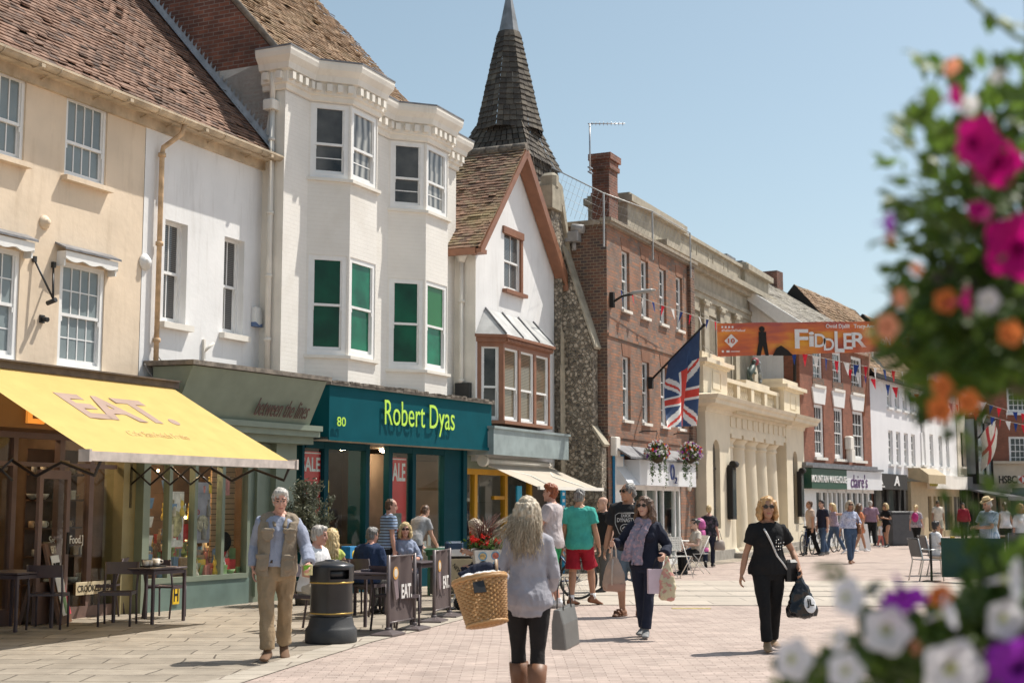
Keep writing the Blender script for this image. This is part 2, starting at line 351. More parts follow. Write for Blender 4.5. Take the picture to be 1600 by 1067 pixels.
b1, b2, b3, b4 = gnd(860, 945), gnd(1700, 949), gnd(1700, 909), gnd(905, 907)
flat('stone_crossing', [b1[:2], b2[:2], b3[:2], b4[:2]], .012, BAND)
db = MB()
for v, w in ((931, .035), (923, .03), (915, .025), (890, .03)):
    a, b = gnd(880 if v > 900 else 1120, v), gnd(1750, v + (3 if v > 900 else 0)); db.poly([(a.x, a.y - w, .016), (b.x, b.y - w, .016), (b.x, b.y + w, .016), (a.x, a.y + w, .016)])
tag(db.build('drain_channel', mat('drain_iron', (.09, .075, .065), .7, .2)), kind='structure')
q = gnd(1080, 951); ym = MB(); ym.box(q.x - .3, q.x + .3, q.y - .05, q.y + .05, .005, .0145); tag(ym.build('road_marking', mat('worn_yellow_paint', (.62, .5, .2), .8, .3, 20)), kind='structure')
# -- parts of buildings
def sash(par, x, z, w, h, y=.05, M=None, top=(2, 1), bot=(2, 1), split=.5, fm=None, pm=None, fw=.055, bar=.018, sill=None, name='window', horns=True, dp=.08, pm2=None):
    fm = fm or WOODWHITE; pm = pm or PANE
    f = MB(M); x1, z1 = x + w, z + h
    f.box(x, x + fw, y, y + dp, z, z1); f.box(x1 - fw, x1, y, y + dp, z, z1)
    f.box(x + fw, x1 - fw, y, y + dp, z, z + fw * 1.1); f.box(x + fw, x1 - fw, y, y + dp, z1 - fw, z1)
    xa, xb, za, zb = x + fw, x1 - fw, z + fw * 1.1, z1 - fw
    zs = za + (zb - za) * (1 - split)
    f.box(xa, xb, y + .012, y + dp - .012, zs - .022, zs + .022)
    s = .03
    f.box(xa, xa + s, y + .018, y + .045, zs + .022, zb); f.box(xb - s, xb, y + .018, y + .045, zs + .022, zb)
    f.box(xa, xa + s, y + .045, y + dp - .006, za, zs - .022); f.box(xb - s, xb, y + .045, y + dp - .006, za, zs - .022)
    f.box(xa + s, xb - s, y + .045, y + dp - .006, za, za + .055)
    if horns:
        for hx in (xa + .004, xb - s - .004 + .01): f.box(hx, hx + .022, y + .004, y + .011, zs - .1, zs - .03)
    for (c, r), z0, zt, yy in ((top, zs + .022, zb, y + .022), (bot, za + .055, zs - .022, y + .048)):
        for k in range(1, c):
            bx = xa + s + (xb - xa - 2 * s) * k / c; f.box(bx - bar / 2, bx + bar / 2, yy, yy + .016, z0, zt)
        for k in range(1, r):
            bz = z0 + (zt - z0) * k / r; f.box(xa + s, xb - s, yy + .002, yy + .014, bz - bar / 2, bz + bar / 2)
    o = f.build(name, fm, par)
    p = MB(M); p.poly([(xa, y + .034, zs), (xb, y + .034, zs), (xb, y + .034, zb), (xa, y + .034, zb)])
    p.build('pane', pm, o)
    p = MB(M); p.poly([(xa, y + .058, za), (xb, y + .058, za), (xb, y + .058, zs), (xa, y + .058, zs)]); p.build('pane', pm2 or pm, o)
    if sill:
        s_ = MB(M); s_.box(x - sill[0], x1 + sill[0], -sill[1], y + .02, z - sill[2], z); s_.build('sill', sill[3] if len(sill) > 3 else WOODWHITE, o)
    return o
def tiles(mb, O, u, v, nu, nv, tw=.17, ga=.11, th=.016, lift=.02, clip=None, wob=.02, seed=1, miss=.0):
    """overlapping tiles: O eave corner, u along, v up the slope (unit); nu, nv lengths in metres"""
    u, v, O = Vector(u).normalized(), Vector(v).normalized(), Vector(O); n = u.cross(v).normalized(); rr = random.Random(seed)
    if n.z < 0: n = -n
    for i in range(int(nv / ga)):
        s0 = i * ga; off = tw / 2 if i % 2 else 0; rowj = rr.uniform(-.01, .01)
        for j in range(-1, int(nu / tw) + 1):
            a = j * tw + off; b_ = a + tw - .006
            a, b_ = max(a, 0), min(b_, nu)
            if b_ - a < .02: continue
            if clip and not clip((a + b_) / 2, s0 + ga / 2): continue
            if rr.random() < miss: continue
            w = noise.noise((a * .8 + seed, s0 * .9, 3.1)) * wob + noise.noise((a * .25, s0 * .3, seed)) * wob * 1.6
            l = lift * rr.uniform(.7, 1.35); t0 = s0 + rowj + rr.uniform(-.008, .008); tl = rr.uniform(-.004, .004)
            if rr.random() < .05: l *= 1.7; t0 += rr.choice((-.02, .02))
            mb.ct = min(1, max(0, rr.gauss(.5, .26)))
            P = lambda x, s, h: O + u * x + v * s + n * (h + w)
            q = [P(a, t0, l + tl), P(b_, t0, l - tl), P(b_, t0 + ga * 1.18, .004), P(a, t0 + ga * 1.18, .004)]
            q2 = [P(a, t0, l + tl - th), P(b_, t0, l - tl - th)]
            k = [mb.p(x) for x in q + q2]
            mb.face([k[0], k[1], k[2], k[3]]); mb.face([k[4], k[5], k[1], k[0]]); mb.face([k[1], k[5], k[2]]); mb.face([k[4], k[0], k[3]])
    mb.ct = .5
    w = -.03
    return mb
def underlay(mb, O, u, v, nu, nv, d=.035):
    u, v, O = Vector(u).normalized(), Vector(v).normalized(), Vector(O); n = u.cross(v).normalized()
    if n.z < 0: n = -n
    O = O - n * d; mb.poly([O, O + u * nu, O + u * nu + v * nv, O + v * nv])
def pipe(par, pts, r, m, name='downpipe', collars=(), n=8):
    b = MB(); b.tube(pts, r, n)
    for c in collars: b.lathe([(r * 1.5, -.03), (r * 1.5, .03)], 8, c)
    return b.build(name, m, par)
def sprig(b, pts, w): b.tube(pts, w, 4)

# -- A cream house with the yellow awning
FA = Front(gnd(204, 958), 24.7)
A = fthing('terraced_house', 'cream rendered house with brown tiled roof, above the yellow cafe awning', 'house', FA)
up_w = [(-1.72, .86), (-3.36, .86), (-5.0, .86)]; lo_w = [(-1.72, .92), (-3.4, .92), (-5.1, .92)]
b = MB(); hs = [(x, x + w, 6.24, 7.42) for x, w in up_w] + [(x, x + w, 3.52, 5.02) for x, w in lo_w]
b.wall([(-9, 3.3), (0, 3.3), (0, 7.75), (-9, 7.75)], hs, 0, .12)
b.poly([(-9, 0, 0), (-9, 7, 0), (-9, 7, 7.7), (-9, 0, 7.7)]); b.poly([(-9, 7, 0), (0, 7, 0), (0, 7, 7.7), (-9, 7, 7.7)]); b.poly([(0, .3, 2.6), (0, 7, 2.6), (0, 7, 7.7), (0, .3, 7.7)])
b.build('wall', CREAM, A)
for x, w in up_w:
    sash(A, x, 6.24, w, 1.18, .03, None, (4, 1), (4, 1), .56, pm=PANE_W, sill=(.06, .12, .07, CREAM))
for x, w in lo_w:
    o = sash(A, x, 3.52, w, 1.5, .02, None, (4, 2), (4, 2), .5, pm=PANE_W, fw=.07, sill=(.06, .1, .06))
    h = MB(); h.cm = 0
    pr = [(x - .08, 5.0)] + [(x - .08 + (w + .16) * k / 16, 5.04 - .045 * abs(sin(k * pi / 16 * 3)) * 1.0) for k in range(17)] + [(x + w + .08, 5.0), (x + w + .08, 5.14), (x - .08, 5.14)]
    h.prism(pr, .03, 'y', -.17); h.box(x - .08, x - .05, -.14, 0, 4.93, 5.14); h.box(x + w + .05, x + w + .08, -.14, 0, 4.93, 5.14)
    h.cm = 1; h.prism([(-.2, 5.15), (.0, 5.24), (.0, 5.27), (-.2, 5.18)], w + .24, 'x', x - .12)
    h.build('hood', [WOODWHITE, LEAD], o)
rs = MB()
for rx, rz in ((-2.07, 5.5),): rs.M = Matrix.Translation((rx, 0, rz)) @ Matrix.Rotation(pi / 2, 4, 'X'); rs.lathe([(.1, 0), (.1, .02), (.075, .035), (.07, .05), (.045, .055), (.04, .09), (.015, .1)], 14)
rs.build('rosette', CREAM, A)
# roof over the cream and the white house
sl_v = Vector((0, cos(radians(48.3)), sin(radians(48.3)))); eave = Vector((-9, -.28, 7.66))
def roof_ab(par, x0, x1, seed):
    r = MB(); L_ = 4.7; tiles(r, (x0, -.28, 7.66), (1, 0, 0), sl_v, x1 - x0, L_, .165, .098, .016, .022, seed=seed, wob=.03)
    r.cm = 1; underlay(r, (x0, -.28, 7.66), (1, 0, 0), sl_v, x1 - x0, L_); top = Vector((x0, -.28, 7.66)) + sl_v * L_
    r.poly([(x0, top.y, top.z), (x1, top.y, top.z), (x1, 7, 7.7), (x0, 7, 7.7)])
    return r.build('roof', [TILE_A, DARK], par)
ra = roof_ab(A, -9, 0, 3)
def gutter(par, x0, x1, y, z, m=GUTTER, r=.075):
    g = MB(); n = 10
    for k in range(n):
        a0, a1 = pi + pi * k / n, pi + pi * (k + 1) / n
        g.poly([(x0, y + r * cos(a0), z + r * sin(a0)), (x1, y + r * cos(a0), z + r * sin(a0)), (x1, y + r * cos(a1), z + r * sin(a1)), (x0, y + r * cos(a1), z + r * sin(a1))])
    g.box(x0, x1, y - r - .012, y - r + .006, z - .02, z + .015); g.box(x0, x1, y + r, y + r + .09, z - .07, z + .02)
    g.box(x0, x1, y + r + .09, .02, z - .05, z - .02); g.box(x0, x1, -.06, -.001, z - .2, z - .05)
    x = x0 + .4
    while x < x1:
        g.tube([(x, y - r - .01, z), (x, y - r * .8, z - r * .8), (x, y, z - r - .012), (x, y + r, z - .04), (x, 0, z - .12)], .012, 5); x += 1.05
    x = x0 + .9
    while x < x1: g.box(x, x + .07, y - r - .02, y + r, z - r - .015, z - .04); x += 1.8
    return g.build('gutter', m, par)
gutter(A, -9, 0, -.36, 7.58)
# cafe shopfront
BROWN = mat('brown_timber', (.15, .075, .045), .45, .2, 9, streak=.3)
MAUVE = mat('mauve_brown_paint', (.16, .10, .085), .5, .1, 6)
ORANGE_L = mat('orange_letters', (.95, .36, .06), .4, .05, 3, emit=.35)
FASC = mat('brown_fascia', (.17, .075, .025), .5, .1, 4)
xa = lambda u: FA.loc(u, 850)[0]
fr = MB()
for u0, u1 in ((20, 27), (93, 101), (141, 148)): fr.box(xa(u0), xa(u1), .05, .15, 0, 2.62)
for x0 in (-4.2, -5.4, -6.6): fr.box(x0, x0 + .09, .05, .15, 0, 2.62)
fr.box(-9, -.35, .045, .155, 2.5, 2.62); fr.box(-9, xa(20), .045, .155, .0, .22); fr.box(xa(101), -.35, .045, .155, 0, .17)
fr.box(-9, -.35, .04, .1, 2.12, 2.18)
sf = fr.build('shop_frame', MAUVE, A)
pn = MB(); pn.box(-9, xa(20), .095, .1, .22, 2.5); pn.box(xa(101), -.35, .095, .1, .17, 2.5); pn.build('pane', SHOPGLASS, sf)
lettering('lettering', 'Seasonal Food.]', sf, mat('white_vinyl', (.75, .72, .66), .5, .05), xa(84), xa(137), 1.02, 1.17, .09, .004, .01)
fb = MB(); fb.box(-9, -.3, -.7, .1, 2.58, 3.3); fb.build('fascia', FASC, A)
lettering('lettering', 'EAT.', A.children[-1], ORANGE_L, FA.loc(46, 650, -.72)[0] - .05, FA.loc(125, 650, -.72)[0], 2.64, 2.96, -.705, .04, .03)
sb = MB(); sb.box(xa(185), .0, -.06, .3, 0, 3.32); sb.build('pilaster', mat('olive_paint', (.3, .25, .13), .6, .08), A)
# the open door leaf
dr = thing('door', None, None); dr.parent = A
d = MB(T(xa(100) - .02, -.05, .02, radians(195))); d.box(0, .1, 0, .045, 0, 2.05); d.box(.76, .86, 0, .045, 0, 2.05); d.box(.1, .76, 0, .045, 0, .55); d.box(.1, .76, 0, .045, 1.93, 2.05)
bpy.data.objects.remove(dr); dr = d.build('door', MAUVE, A)
d = MB(T(xa(100) - .02, -.05, .02, radians(195))); d.box(.1, .76, .018, .026, .55, 1.93); d.build('pane', SHOPGLASS, dr)
d = MB(T(xa(100) - .02, -.05, .02, radians(195))); d.box(.02, .075, .046, .06, .9, 1.2); d.build('handle', DARK, dr)
# inside of the cafe
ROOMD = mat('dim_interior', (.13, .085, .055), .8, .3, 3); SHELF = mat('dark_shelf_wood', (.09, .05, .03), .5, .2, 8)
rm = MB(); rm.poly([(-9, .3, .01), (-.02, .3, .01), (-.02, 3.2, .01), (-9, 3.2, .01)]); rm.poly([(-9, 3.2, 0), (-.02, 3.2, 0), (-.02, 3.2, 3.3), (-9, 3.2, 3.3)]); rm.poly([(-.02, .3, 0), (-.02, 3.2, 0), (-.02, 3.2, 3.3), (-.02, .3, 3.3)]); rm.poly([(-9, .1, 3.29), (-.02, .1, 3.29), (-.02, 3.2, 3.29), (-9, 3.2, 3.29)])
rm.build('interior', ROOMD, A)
sh = MB()
for z in (.45, .85, 1.25, 1.65, 2.02): sh.box(xa(101), -.4, .42, .75, z, z + .025)
sh.box(xa(101), -.4, .75, .78, .1, 2.4); sh.build('shelf', SHELF, A)
GOODS = [mat('goods_' + n, c, .5, .25, 14) for n, c in (('cream', (.62, .55, .43)), ('grey', (.3, .29, .27)), ('tan', (.42, .29, .18)), ('white', (.72, .7, .66)), ('pink', (.6, .25, .22)), ('green', (.22, .33, .14)), ('blue', (.16, .28, .45)), ('yellow', (.75, .55, .1)), ('red', (.5, .05, .05)))]
gift_protos = {}
def gift(kind, mi):
    k = (kind, mi)
    if k in gift_protos: return gift_protos[k]
    g = MB()
    if kind == 'box': g.bbox(-.05, .05, -.04, .04, 0, .13, .006); g.box(-.052, .052, -.042, .042, .1, .132)
    elif kind == 'mug': g.lathe([(.035, 0), (.04, .01), (.042, .095), (.038, .095), (.036, .02)], 12); g.tube([(.04, 0, .02), (.07, 0, .03), (.07, 0, .07), (.04, 0, .08)], .006, 5)
    elif kind == 'frame': g.box(-.07, .07, 0, .015, 0, .2); g.box(-.045, .045, -.004, 0, .025, .175)
    elif kind == 'bottle': g.lathe([(.03, 0), (.033, .02), (.033, .12), (.012, .15), (.011, .2), (.015, .2), (.015, .215)], 10)
    elif kind == 'bowl': g.lathe([(.03, 0), (.07, .04), (.085, .08), (.078, .08), (.06, .045)], 14)
    elif kind == 'card': g.poly([(-.05, .02, 0), (.05, .02, 0), (.05, .05, .16), (-.05, .05, .16)]); g.poly([(-.05, .02, 0), (.05, .02, 0), (.05, -.02, .16), (-.05, -.02, .16)])
    elif kind == 'figure': g.lathe([(.04, 0), (.05, .04), (.03, .1), (.02, .12), (.035, .15), (.03, .19), (.01, .21)], 10); g.tube([(-.02, 0, .19), (-.03, 0, .26)], [.012, .005], 5); g.tube([(.02, 0, .19), (.03, 0, .26)], [.012, .005], 5)
    me = g.mesh('gift_' + kind, GOODS[mi]); gift_protos[k] = me; return me
GN = ['cream', 'grey', 'tan', 'white', 'pink', 'green', 'blue', 'yellow', 'red']
def put_gift(kind, mi, P, rz, where, group):
    o = link(bpy.data.objects.new({'box': 'gift_box', 'mug': 'mug', 'frame': 'picture_frame', 'bottle': 'bottle', 'bowl': 'bowl', 'card': 'greeting_card', 'figure': 'ornament'}[kind], gift(kind, mi)))
    o.location = P; o.rotation_euler = (0, 0, rz)
    return tag(o, f"{GN[mi]} {dict(box='gift box', mug='mug', frame='picture frame', bottle='bottle', bowl='bowl', card='greeting card', figure='ornament')[kind]} {where}", dict(box='box', mug='mug', frame='frame', bottle='bottle', bowl='bowl', card='card', figure='ornament')[kind], group + ' ' + GN[mi] + ' ' + kind)
for z in (.475, .875, 1.275, 1.675, 2.045):
    x = xa(103)
    while x < -.45:
        put_gift(R.choice(('box', 'mug', 'frame', 'mug', 'bowl')), R.choice((0, 0, 1, 2, 3, 3)), FA.w(x, R.uniform(.5, .65), z), FA.rot + R.uniform(-.3, .3), 'on the dim shelves behind the brown cafe window', 'cafe shelf'); x += R.uniform(.13, .22)

# -- B white house
B = fthing('terraced_house', 'narrow white rendered house with a rusty downpipe, above the green shop', 'house', FA)
xB = FA.loc(407, 400)[0]
wB = [(.52, .5, 4.42, 1.62), (2.05, .5, 4.42, 1.62)]
b = MB(); b.wall([(0, 3.2), (xB, 3.2), (xB, 7.75), (0, 7.75)], [(x, x + w + .06, z, z + h) for x, w, z, h in wB], -.006, .17)
b.poly([(0, 7, 0), (xB, 7, 0), (xB, 7, 7.7), (0, 7, 7.7)])
b.build('wall', WHITE, B)
for x, w, z, h in wB:
    sash(B, x, z, w + .06, h, .12, None, (2, 1), (2, 1), .5, pm=PANE_BLIND, fw=.045, sill=None)
    s_ = MB(); s_.box(x - .09, x + w + .15, -.12, -.007, z - .1, z - .005); s_.build('sill', OFFWHITE, B)
roof_ab(B, 0, xB - .01, 9); gutter(B, 0, xB + .02, -.36, 7.58)
pipe(B, [(.5, -.36, 7.55), (.48, -.3, 7.35), (.3, -.1, 7.12), (.29, -.09, 7.0), (.29, -.09, 3.75)], .04, RUSTY, collars=[(.29, -.09, 7.0), (.29, -.09, 5.6), (.29, -.09, 4.1)])
rs = MB(Matrix.Translation((.06, -.006, 5.28)) @ Matrix.Rotation(pi / 2, 4, 'X')); rs.lathe([(.13, 0), (.13, .02), (.1, .035), (.1, .05), (.06, .055), (.055, .09), (.015, .1)], 14); rs.build('rosette', WHITE, B)
al = MB(); x, z = 2.85, 4.62; al.M = T(x, 0, z); al.prism([(0, 0), (.19, 0), (.19, .22), (.13, .33), (.0, .33)], .09, 'y', -.1); al.cm = 1; al.prism([(-.005, -.005), (.195, -.005), (.195, .06), (.1, .02), (-.005, .07)], .1, 'y', -.108)
tag(al.build('alarm_box', [mat('alarm_white', (.7, .7, .68), .4, .05), mat('alarm_blue', (.1, .16, .3), .4, .05)], None), 'white and blue burglar alarm box on the white wall beside the cream pipe', 'alarm box')
bpy.data.objects['alarm_box'].location = FA.P; bpy.data.objects['alarm_box'].rotation_euler = (0, 0, FA.rot)
# flag bracket on cream wall
fbk = MB(); 
for x, z in ((-2.25, 4.95), (-1.88, 4.93)): fbk.tube([(x, -.02, z), (-2.05, -.2, 4.42)], .016, 6); fbk.box(x - .025, x + .025, -.05, -.001, z - .04, z + .04)
fbk.tube([(-2.05, -.25, 4.4), (-2.05, -.1, 4.36)], .035, 8); fbk.tube([(-2.05, -.02, 4.15), (-2.05, -.12, 4.13)], .035, 8); fbk.box(-2.09, -2.01, -.03, -.001, 4.09, 4.2)
tag(fbk.build('flag_bracket', mat('black_iron', (.02, .02, .02), .45, .1), None, FA.P, FA.rot), 'black iron V-shaped flag bracket on cream wall between windows', 'bracket')
ib = MB(); ib.box(1.52, 1.56, -.05, -.007, 3.9, 4.25); ib.tube([(1.54, -.03, 4.05), (1.68, -.12, 4.2)], .025, 6)
tag(ib.build('bracket', OFFWHITE, None, FA.P, FA.rot), 'small white lamp bracket on wall below the white sills', 'bracket')
# cables across the junction
cb = MB()
for k in range(4):
    a, e = Vector((.05 + .1 * k, -.05, 3.72 + .05 * k)), Vector((.3 + .35 * k, -.25, 3.45 - .08 * k)); cb.tube([a.lerp(e, t) + Vector((0, -.02, -.1 * sin(pi * t))) for t in (0, .25, .5, .75, 1)], .008, 5)
tag(cb.build('cable', mat('grey_cable', (.25, .24, .23), .6, .1), None, FA.P, FA.rot), 'loose grey cables sagging between cream house and green shopfront', 'cable')

# green shopfront between the lines (its own line of frontage)
FS = Front(gnd(214, 959), 29.5)
SAGE = mat('sage_paint', (.215, .25, .19), .5, .08, 4, streak=.2, stain=(.15, .17, .12)); SAGE2 = mat('blue_green_riser', (.15, .215, .19), .55, .12, 4, streak=.2)
MOSSY = mat('weathered_coping', (.2, .17, .14), .95, .4, 10, bump=.8, bscale=35)
SB = fthing('shopfront', 'sage green gift shop front with slanted fascia and display windows', 'shopfront', FS)
xs = lambda u: FS.loc(u, 850)[0]
f = MB(); f.prism([(-.42, 2.93), (.02, 2.93), (.02, 3.68), (-.78, 3.66)], 3.27, 'x', .2); fas = f.build('fascia', SAGE, SB)
f = MB(); f.prism([(-.84, 3.67), (.6, 3.70), (.6, 3.78), (-.84, 3.74)], 3.4, 'x', .14); f.build('coping', MOSSY, SB)
f = MB(); f.box(0, 3.75, -.5, .02, 2.84, 2.93); f.box(0, 3.75, -.44, .02, 2.74, 2.84); f.box(0, 3.75, -.3, .05, 2.62, 2.74); f.build('cornice', SAGE, SB)
LETT = mat('brown_letters', (.11, .06, .05), .5, .1)
Mc = Matrix.Translation((0, -.435, 2.93)) @ Matrix.Rotation(atan2(.36, .73), 4, 'X')
lettering('lettering', 'between the lines', fas, LETT, 1.9, 3.25, .12, .42, -.03, .012, -.004, .18, M=Mc)
f = MB()
f.box(0, .14, -.06, .3, 0, 2.62)
for u in (262, 302, 345, 385): f.box(xs(u) - .035, xs(u) + .035, -.04, .08, .5, 2.62)
f.box(.14, xs(385), -.05, .07, .42, .5); f.box(.14, xs(385), -.035, .06, 2.2, 2.26)
f.box(xs(385), 3.1, .06, .12, 0, 2.62); f.box(3.06, 3.6, -.06, .15, 0, 2.62); f.box(xs(400), xs(402) + .02, .0, .06, .1, 2.5); f.box(xs(440), xs(441) + .03, .0, .06, .1, 2.5)
f.build('shop_frame', SAGE, SB)
f = MB(); f.box(.14, xs(385) + .05, -.03, .06, 0, .42); f.build('stall_riser', SAGE2, SB)
f = MB(); f.poly([(.14, .02, .5), (xs(385), .02, .5), (xs(385), .02, 2.62), (.14, .02, 2.62)]); f.build('pane', SHOPGLASS, SB)
WOODP = brick_mat('slat_wall', (.42, .27, .15), (.38, .24, .13), (.1, .06, .03), 3, .085, .008, var=.12, rough=.6, bump=.4)
f = MB(); f.box(xs(345) + .04, xs(385) - .02, .25, .28, .5, 2.6); f.cm = 1; f.poly([(.14, 2.2, .0), (3.7, 2.2, 0), (3.7, 2.2, 2.62), (.14, 2.2, 2.62)]); f.poly([(.14, .1, .46), (3.7, .1, .46), (3.7, 2.2, .46), (.14, 2.2, .46)]); f.poly([(.14, .02, 2.61), (3.7, .02, 2.61), (3.7, 2.2, 2.61), (.14, 2.2, 2.61)]); f.poly([(3.7, .2, .0), (3.7, 2.2, 0), (3.7, 2.2, 2.62), (3.7, .2, 2.62)])
f.cm = 0; f.box(.5, xs(385), .22, .44, .466, .614); f.box(.5, xs(385), .4, .62, .614, .764); f.build('interior', [WOODP, ROOMD], SB)
for z in (.7, .98, 1.26, 1.54):
    for x in (.2, .34): put_gift('card', R.choice((3, 0, 6)), FS.w(x, .12, z), FS.rot, 'in the card rack at the edge of the sage shop window', 'window cards')
for k in range(96):
    x = R.uniform(.55, xs(380)); t = k % 3; o = put_gift(R.choice(('card', 'figure', 'bottle', 'frame', 'box', 'bowl')), R.choice(range(9)), FS.w(x, .07 + .17 * t + R.uniform(0, .1), .465 + .15 * t), FS.rot + R.uniform(-.5, .5), 'standing in the sage shop window display', 'window display'); o.scale = [R.uniform(1, 1.45)] * 3
for k in range(24): x, z = R.uniform(.6, xs(340)), R.choice((1.06, 1.42, 1.78)); o = put_gift(R.choice(('card', 'figure', 'bottle', 'frame', 'mug')), R.choice(range(9)), FS.w(x, R.uniform(.07, .16), z), FS.rot + R.uniform(-.4, .4), 'on a glass shelf high in the sage shop window', 'high window display'); o.scale = [1.2] * 3
gs = MB()
for z in (1.0, 1.35): gs.box(xs(265), xs(340), .25, .5, z, z + .012)
for z in (1.05, 1.41, 1.77): gs.box(.5, xs(341), .04, .22, z, z + .01)
gs.build('glass_shelf', SHOPGLASS, SB)
for z in (1.012, 1.362):
    for k in range(7): put_gift(R.choice(('figure', 'bottle', 'box', 'mug')), R.choice(range(9)), FS.w(R.uniform(xs(268), xs(340)), R.uniform(.3, .45), z), FS.rot, 'on the glass shelf of the sage shop window', 'glass shelf goods')
pl = MB(Matrix.Translation(FS.w(xs(368), .24, 1.0)) @ Matrix.Rotation(FS.rot, 4, 'Z') @ Matrix.Rotation(pi / 2, 4, 'X')); pl.lathe([(.15, 0), (.16, .01), (.14, .03), (.1, .032)], 20)
tag(pl.build('tray', DARK), 'round black tray hung on the slatted wood panel in shop window', 'tray')
cdl = MB(T(*FS.w(xs(366), .2, 1.75), FS.rot)); cdl.box(-.09, .09, 0, .02, 0, .3); tag(cdl.build('card', GOODS[4]), 'pink card hung on the slatted wood panel above the tray', 'card')
pst = MB(T(*FS.w(xs(282), .1, .95), FS.rot)); pst.box(-.16, .16, 0, .01, 0, .85); pst.cm = 1; pst.sphere((0, -.005, .35), .13, 10, 6, (1, .05, 1.6)); tag(pst.build('poster', [GOODS[3], mat('poster_food', (.45, .4, .2), .5, .5, 12)]), 'tall food poster hung in the sage shop window beside the card rack', 'poster')
pst = MB(T(*FS.w(xs(323), .1, 1.0), FS.rot)); pst.box(-.17, .17, 0, .01, 0, .95); pst.cm = 1; pst.sphere((0, -.005, .3), .14, 10, 6, (1, .05, 1)); tag(pst.build('poster', [mat('poster_grey', (.35, .34, .38), .5, .2, 6), mat('poster_dish', (.5, .45, .33), .5, .6, 16)]), 'grey photo poster of a dish hung in the sage shop window', 'poster')
bulb = MB(); bulb.sphere((0, 0, 0), .022, 8, 6); bme = bulb.mesh('bulb', mat('lit_bulb', (1, .62, .25), .3, 0, emit=18))
for u, v in ((290, 808), (290, 840), (296, 874), (291, 826), (333, 847), (331, 871), (247, 735)):
    x, z = FS.loc(u, v, .35); o = link(bpy.data.objects.new('fairy_light', bme)); o.location = FS.w(x, .35, z); tag(o, 'tiny glowing fairy light in the sage shop window', 'light', 'fairy lights in the gift shop')
# small ceiling lamps that glow inside the shops; those in the teal shop are added
lmp = MB(); lmp.lathe([(.08, 0), (.14, .03), (.14, .05)], 12); lme = lmp.mesh('ceiling_lamp', mat('warm_lamp', (1, .72, .42), .4, 0, emit=90))
def ceil_lamp(F, x, y, z, wh): o = link(bpy.data.objects.new('ceiling_lamp', lme)); o.location = F.w(x, y, z); tag(o, 'small round glowing ceiling lamp inside the ' + wh, 'lamp', 'ceiling lamps of the ' + wh)
for x in (.7, 1.4, 2.1): ceil_lamp(FS, x, .9, 2.5, 'sage gift shop')
for x in (-2.3, -1.2): ceil_lamp(FA, x, 1.2, 3.1, 'yellow awning cafe')
# yellow H sign
hy = MB(T(*FS.w(xs(272) + .0, -.045, .1), FS.rot)); hy.box(-.05, .09, -.006, 0, .0, .28); hyo = hy.build('hydrant_sign', mat('yellow_plate', (.85, .55, .03), .5, .05)); tag(hyo, 'small yellow plate with a black H on the green riser', 'sign')
lettering('lettering', 'H', hyo, DARK, -.03, .07, .04, .24, -.006, .003, .02, M=T(*FS.w(xs(272), -.045, .1), FS.rot))
PANE_BR = slat_pane('painted_reflection_curtain_glass', (.06, .06, .06), (.42, .41, .38), 9); PANE_BR.node_tree.nodes['Wave Texture'].bands_direction = 'X'; PANE_BR.node_tree.nodes['Wave Texture'].inputs['Distortion'].default_value = 3  # reflections and pale curtains painted into the glass as wavy upright bands
# -- C tall white house with two bays
FC = Front(FA.w(xB, -.45), 24.7)
C_ = fthing('bay_house', 'tall off-white house with two stacked canted bays and green blinds', 'house', FC)
WC = 6.55; ZT = 9.3
bays = (.75, 3.62); CA = .55; BW = .95
def bay_M(k, x0):      # the three faces of one bay, as (matrix, width)
    s = sqrt(2) * CA
    return [(T(x0, 0, 0, -pi / 4), s), (T(x0 + CA, -CA, 0, 0), BW), (T(x0 + CA + BW, -CA, 0, pi / 4), s)]
b = MB(); 
b.wall([(0, 3.2), (bays[0], 3.2), (bays[0], ZT), (0, ZT)], (), 0)
b.wall([(bays[0] + 2 * CA + BW, 3.2), (bays[1], 3.2), (bays[1], ZT), (bays[0] + 2 * CA + BW, ZT)], (), 0)
b.wall([(bays[1] + 2 * CA + BW, 3.2), (WC, 3.2), (WC, ZT), (bays[1] + 2 * CA + BW, ZT)], (), 0)
LOZ, LOH, UPZ, UPH = 4.22, 1.78, 7.4, 1.36
for x0 in bays:
    for k, (M, w) in enumerate(bay_M(0, x0)):
        b.M = M; i0 = .03 if k == 1 else .04
        b.wall([(0, 3.7), (w, 3.7), (w, ZT), (0, ZT)], [(i0, w - i0, LOZ, LOZ + LOH), (i0, w - i0, UPZ, UPZ + UPH)], 0, .1)
    b.M = None
b.build('wall', PAINTED_BRICK, C_)
sd = MB(); sd.poly([(0, 0, 3.0), (0, 6, 3.0), (0, 6, ZT), (0, 0, ZT)]); sd.poly([(WC, 0, 0), (WC, 6, 0), (WC, 6, ZT), (WC, 0, ZT)]); sd.build('side_wall', OFFWHITE, C_)
gw = MB(); gw.poly([(0, .45 + .02, 7.5), (0, 7, 7.5), (0, 7, 15.5), (0, 6.0, 15.9), (0, .2, 9.45)]); gw.M = T(-.012); gw.build('gable_wall', BRICK_C, C_)
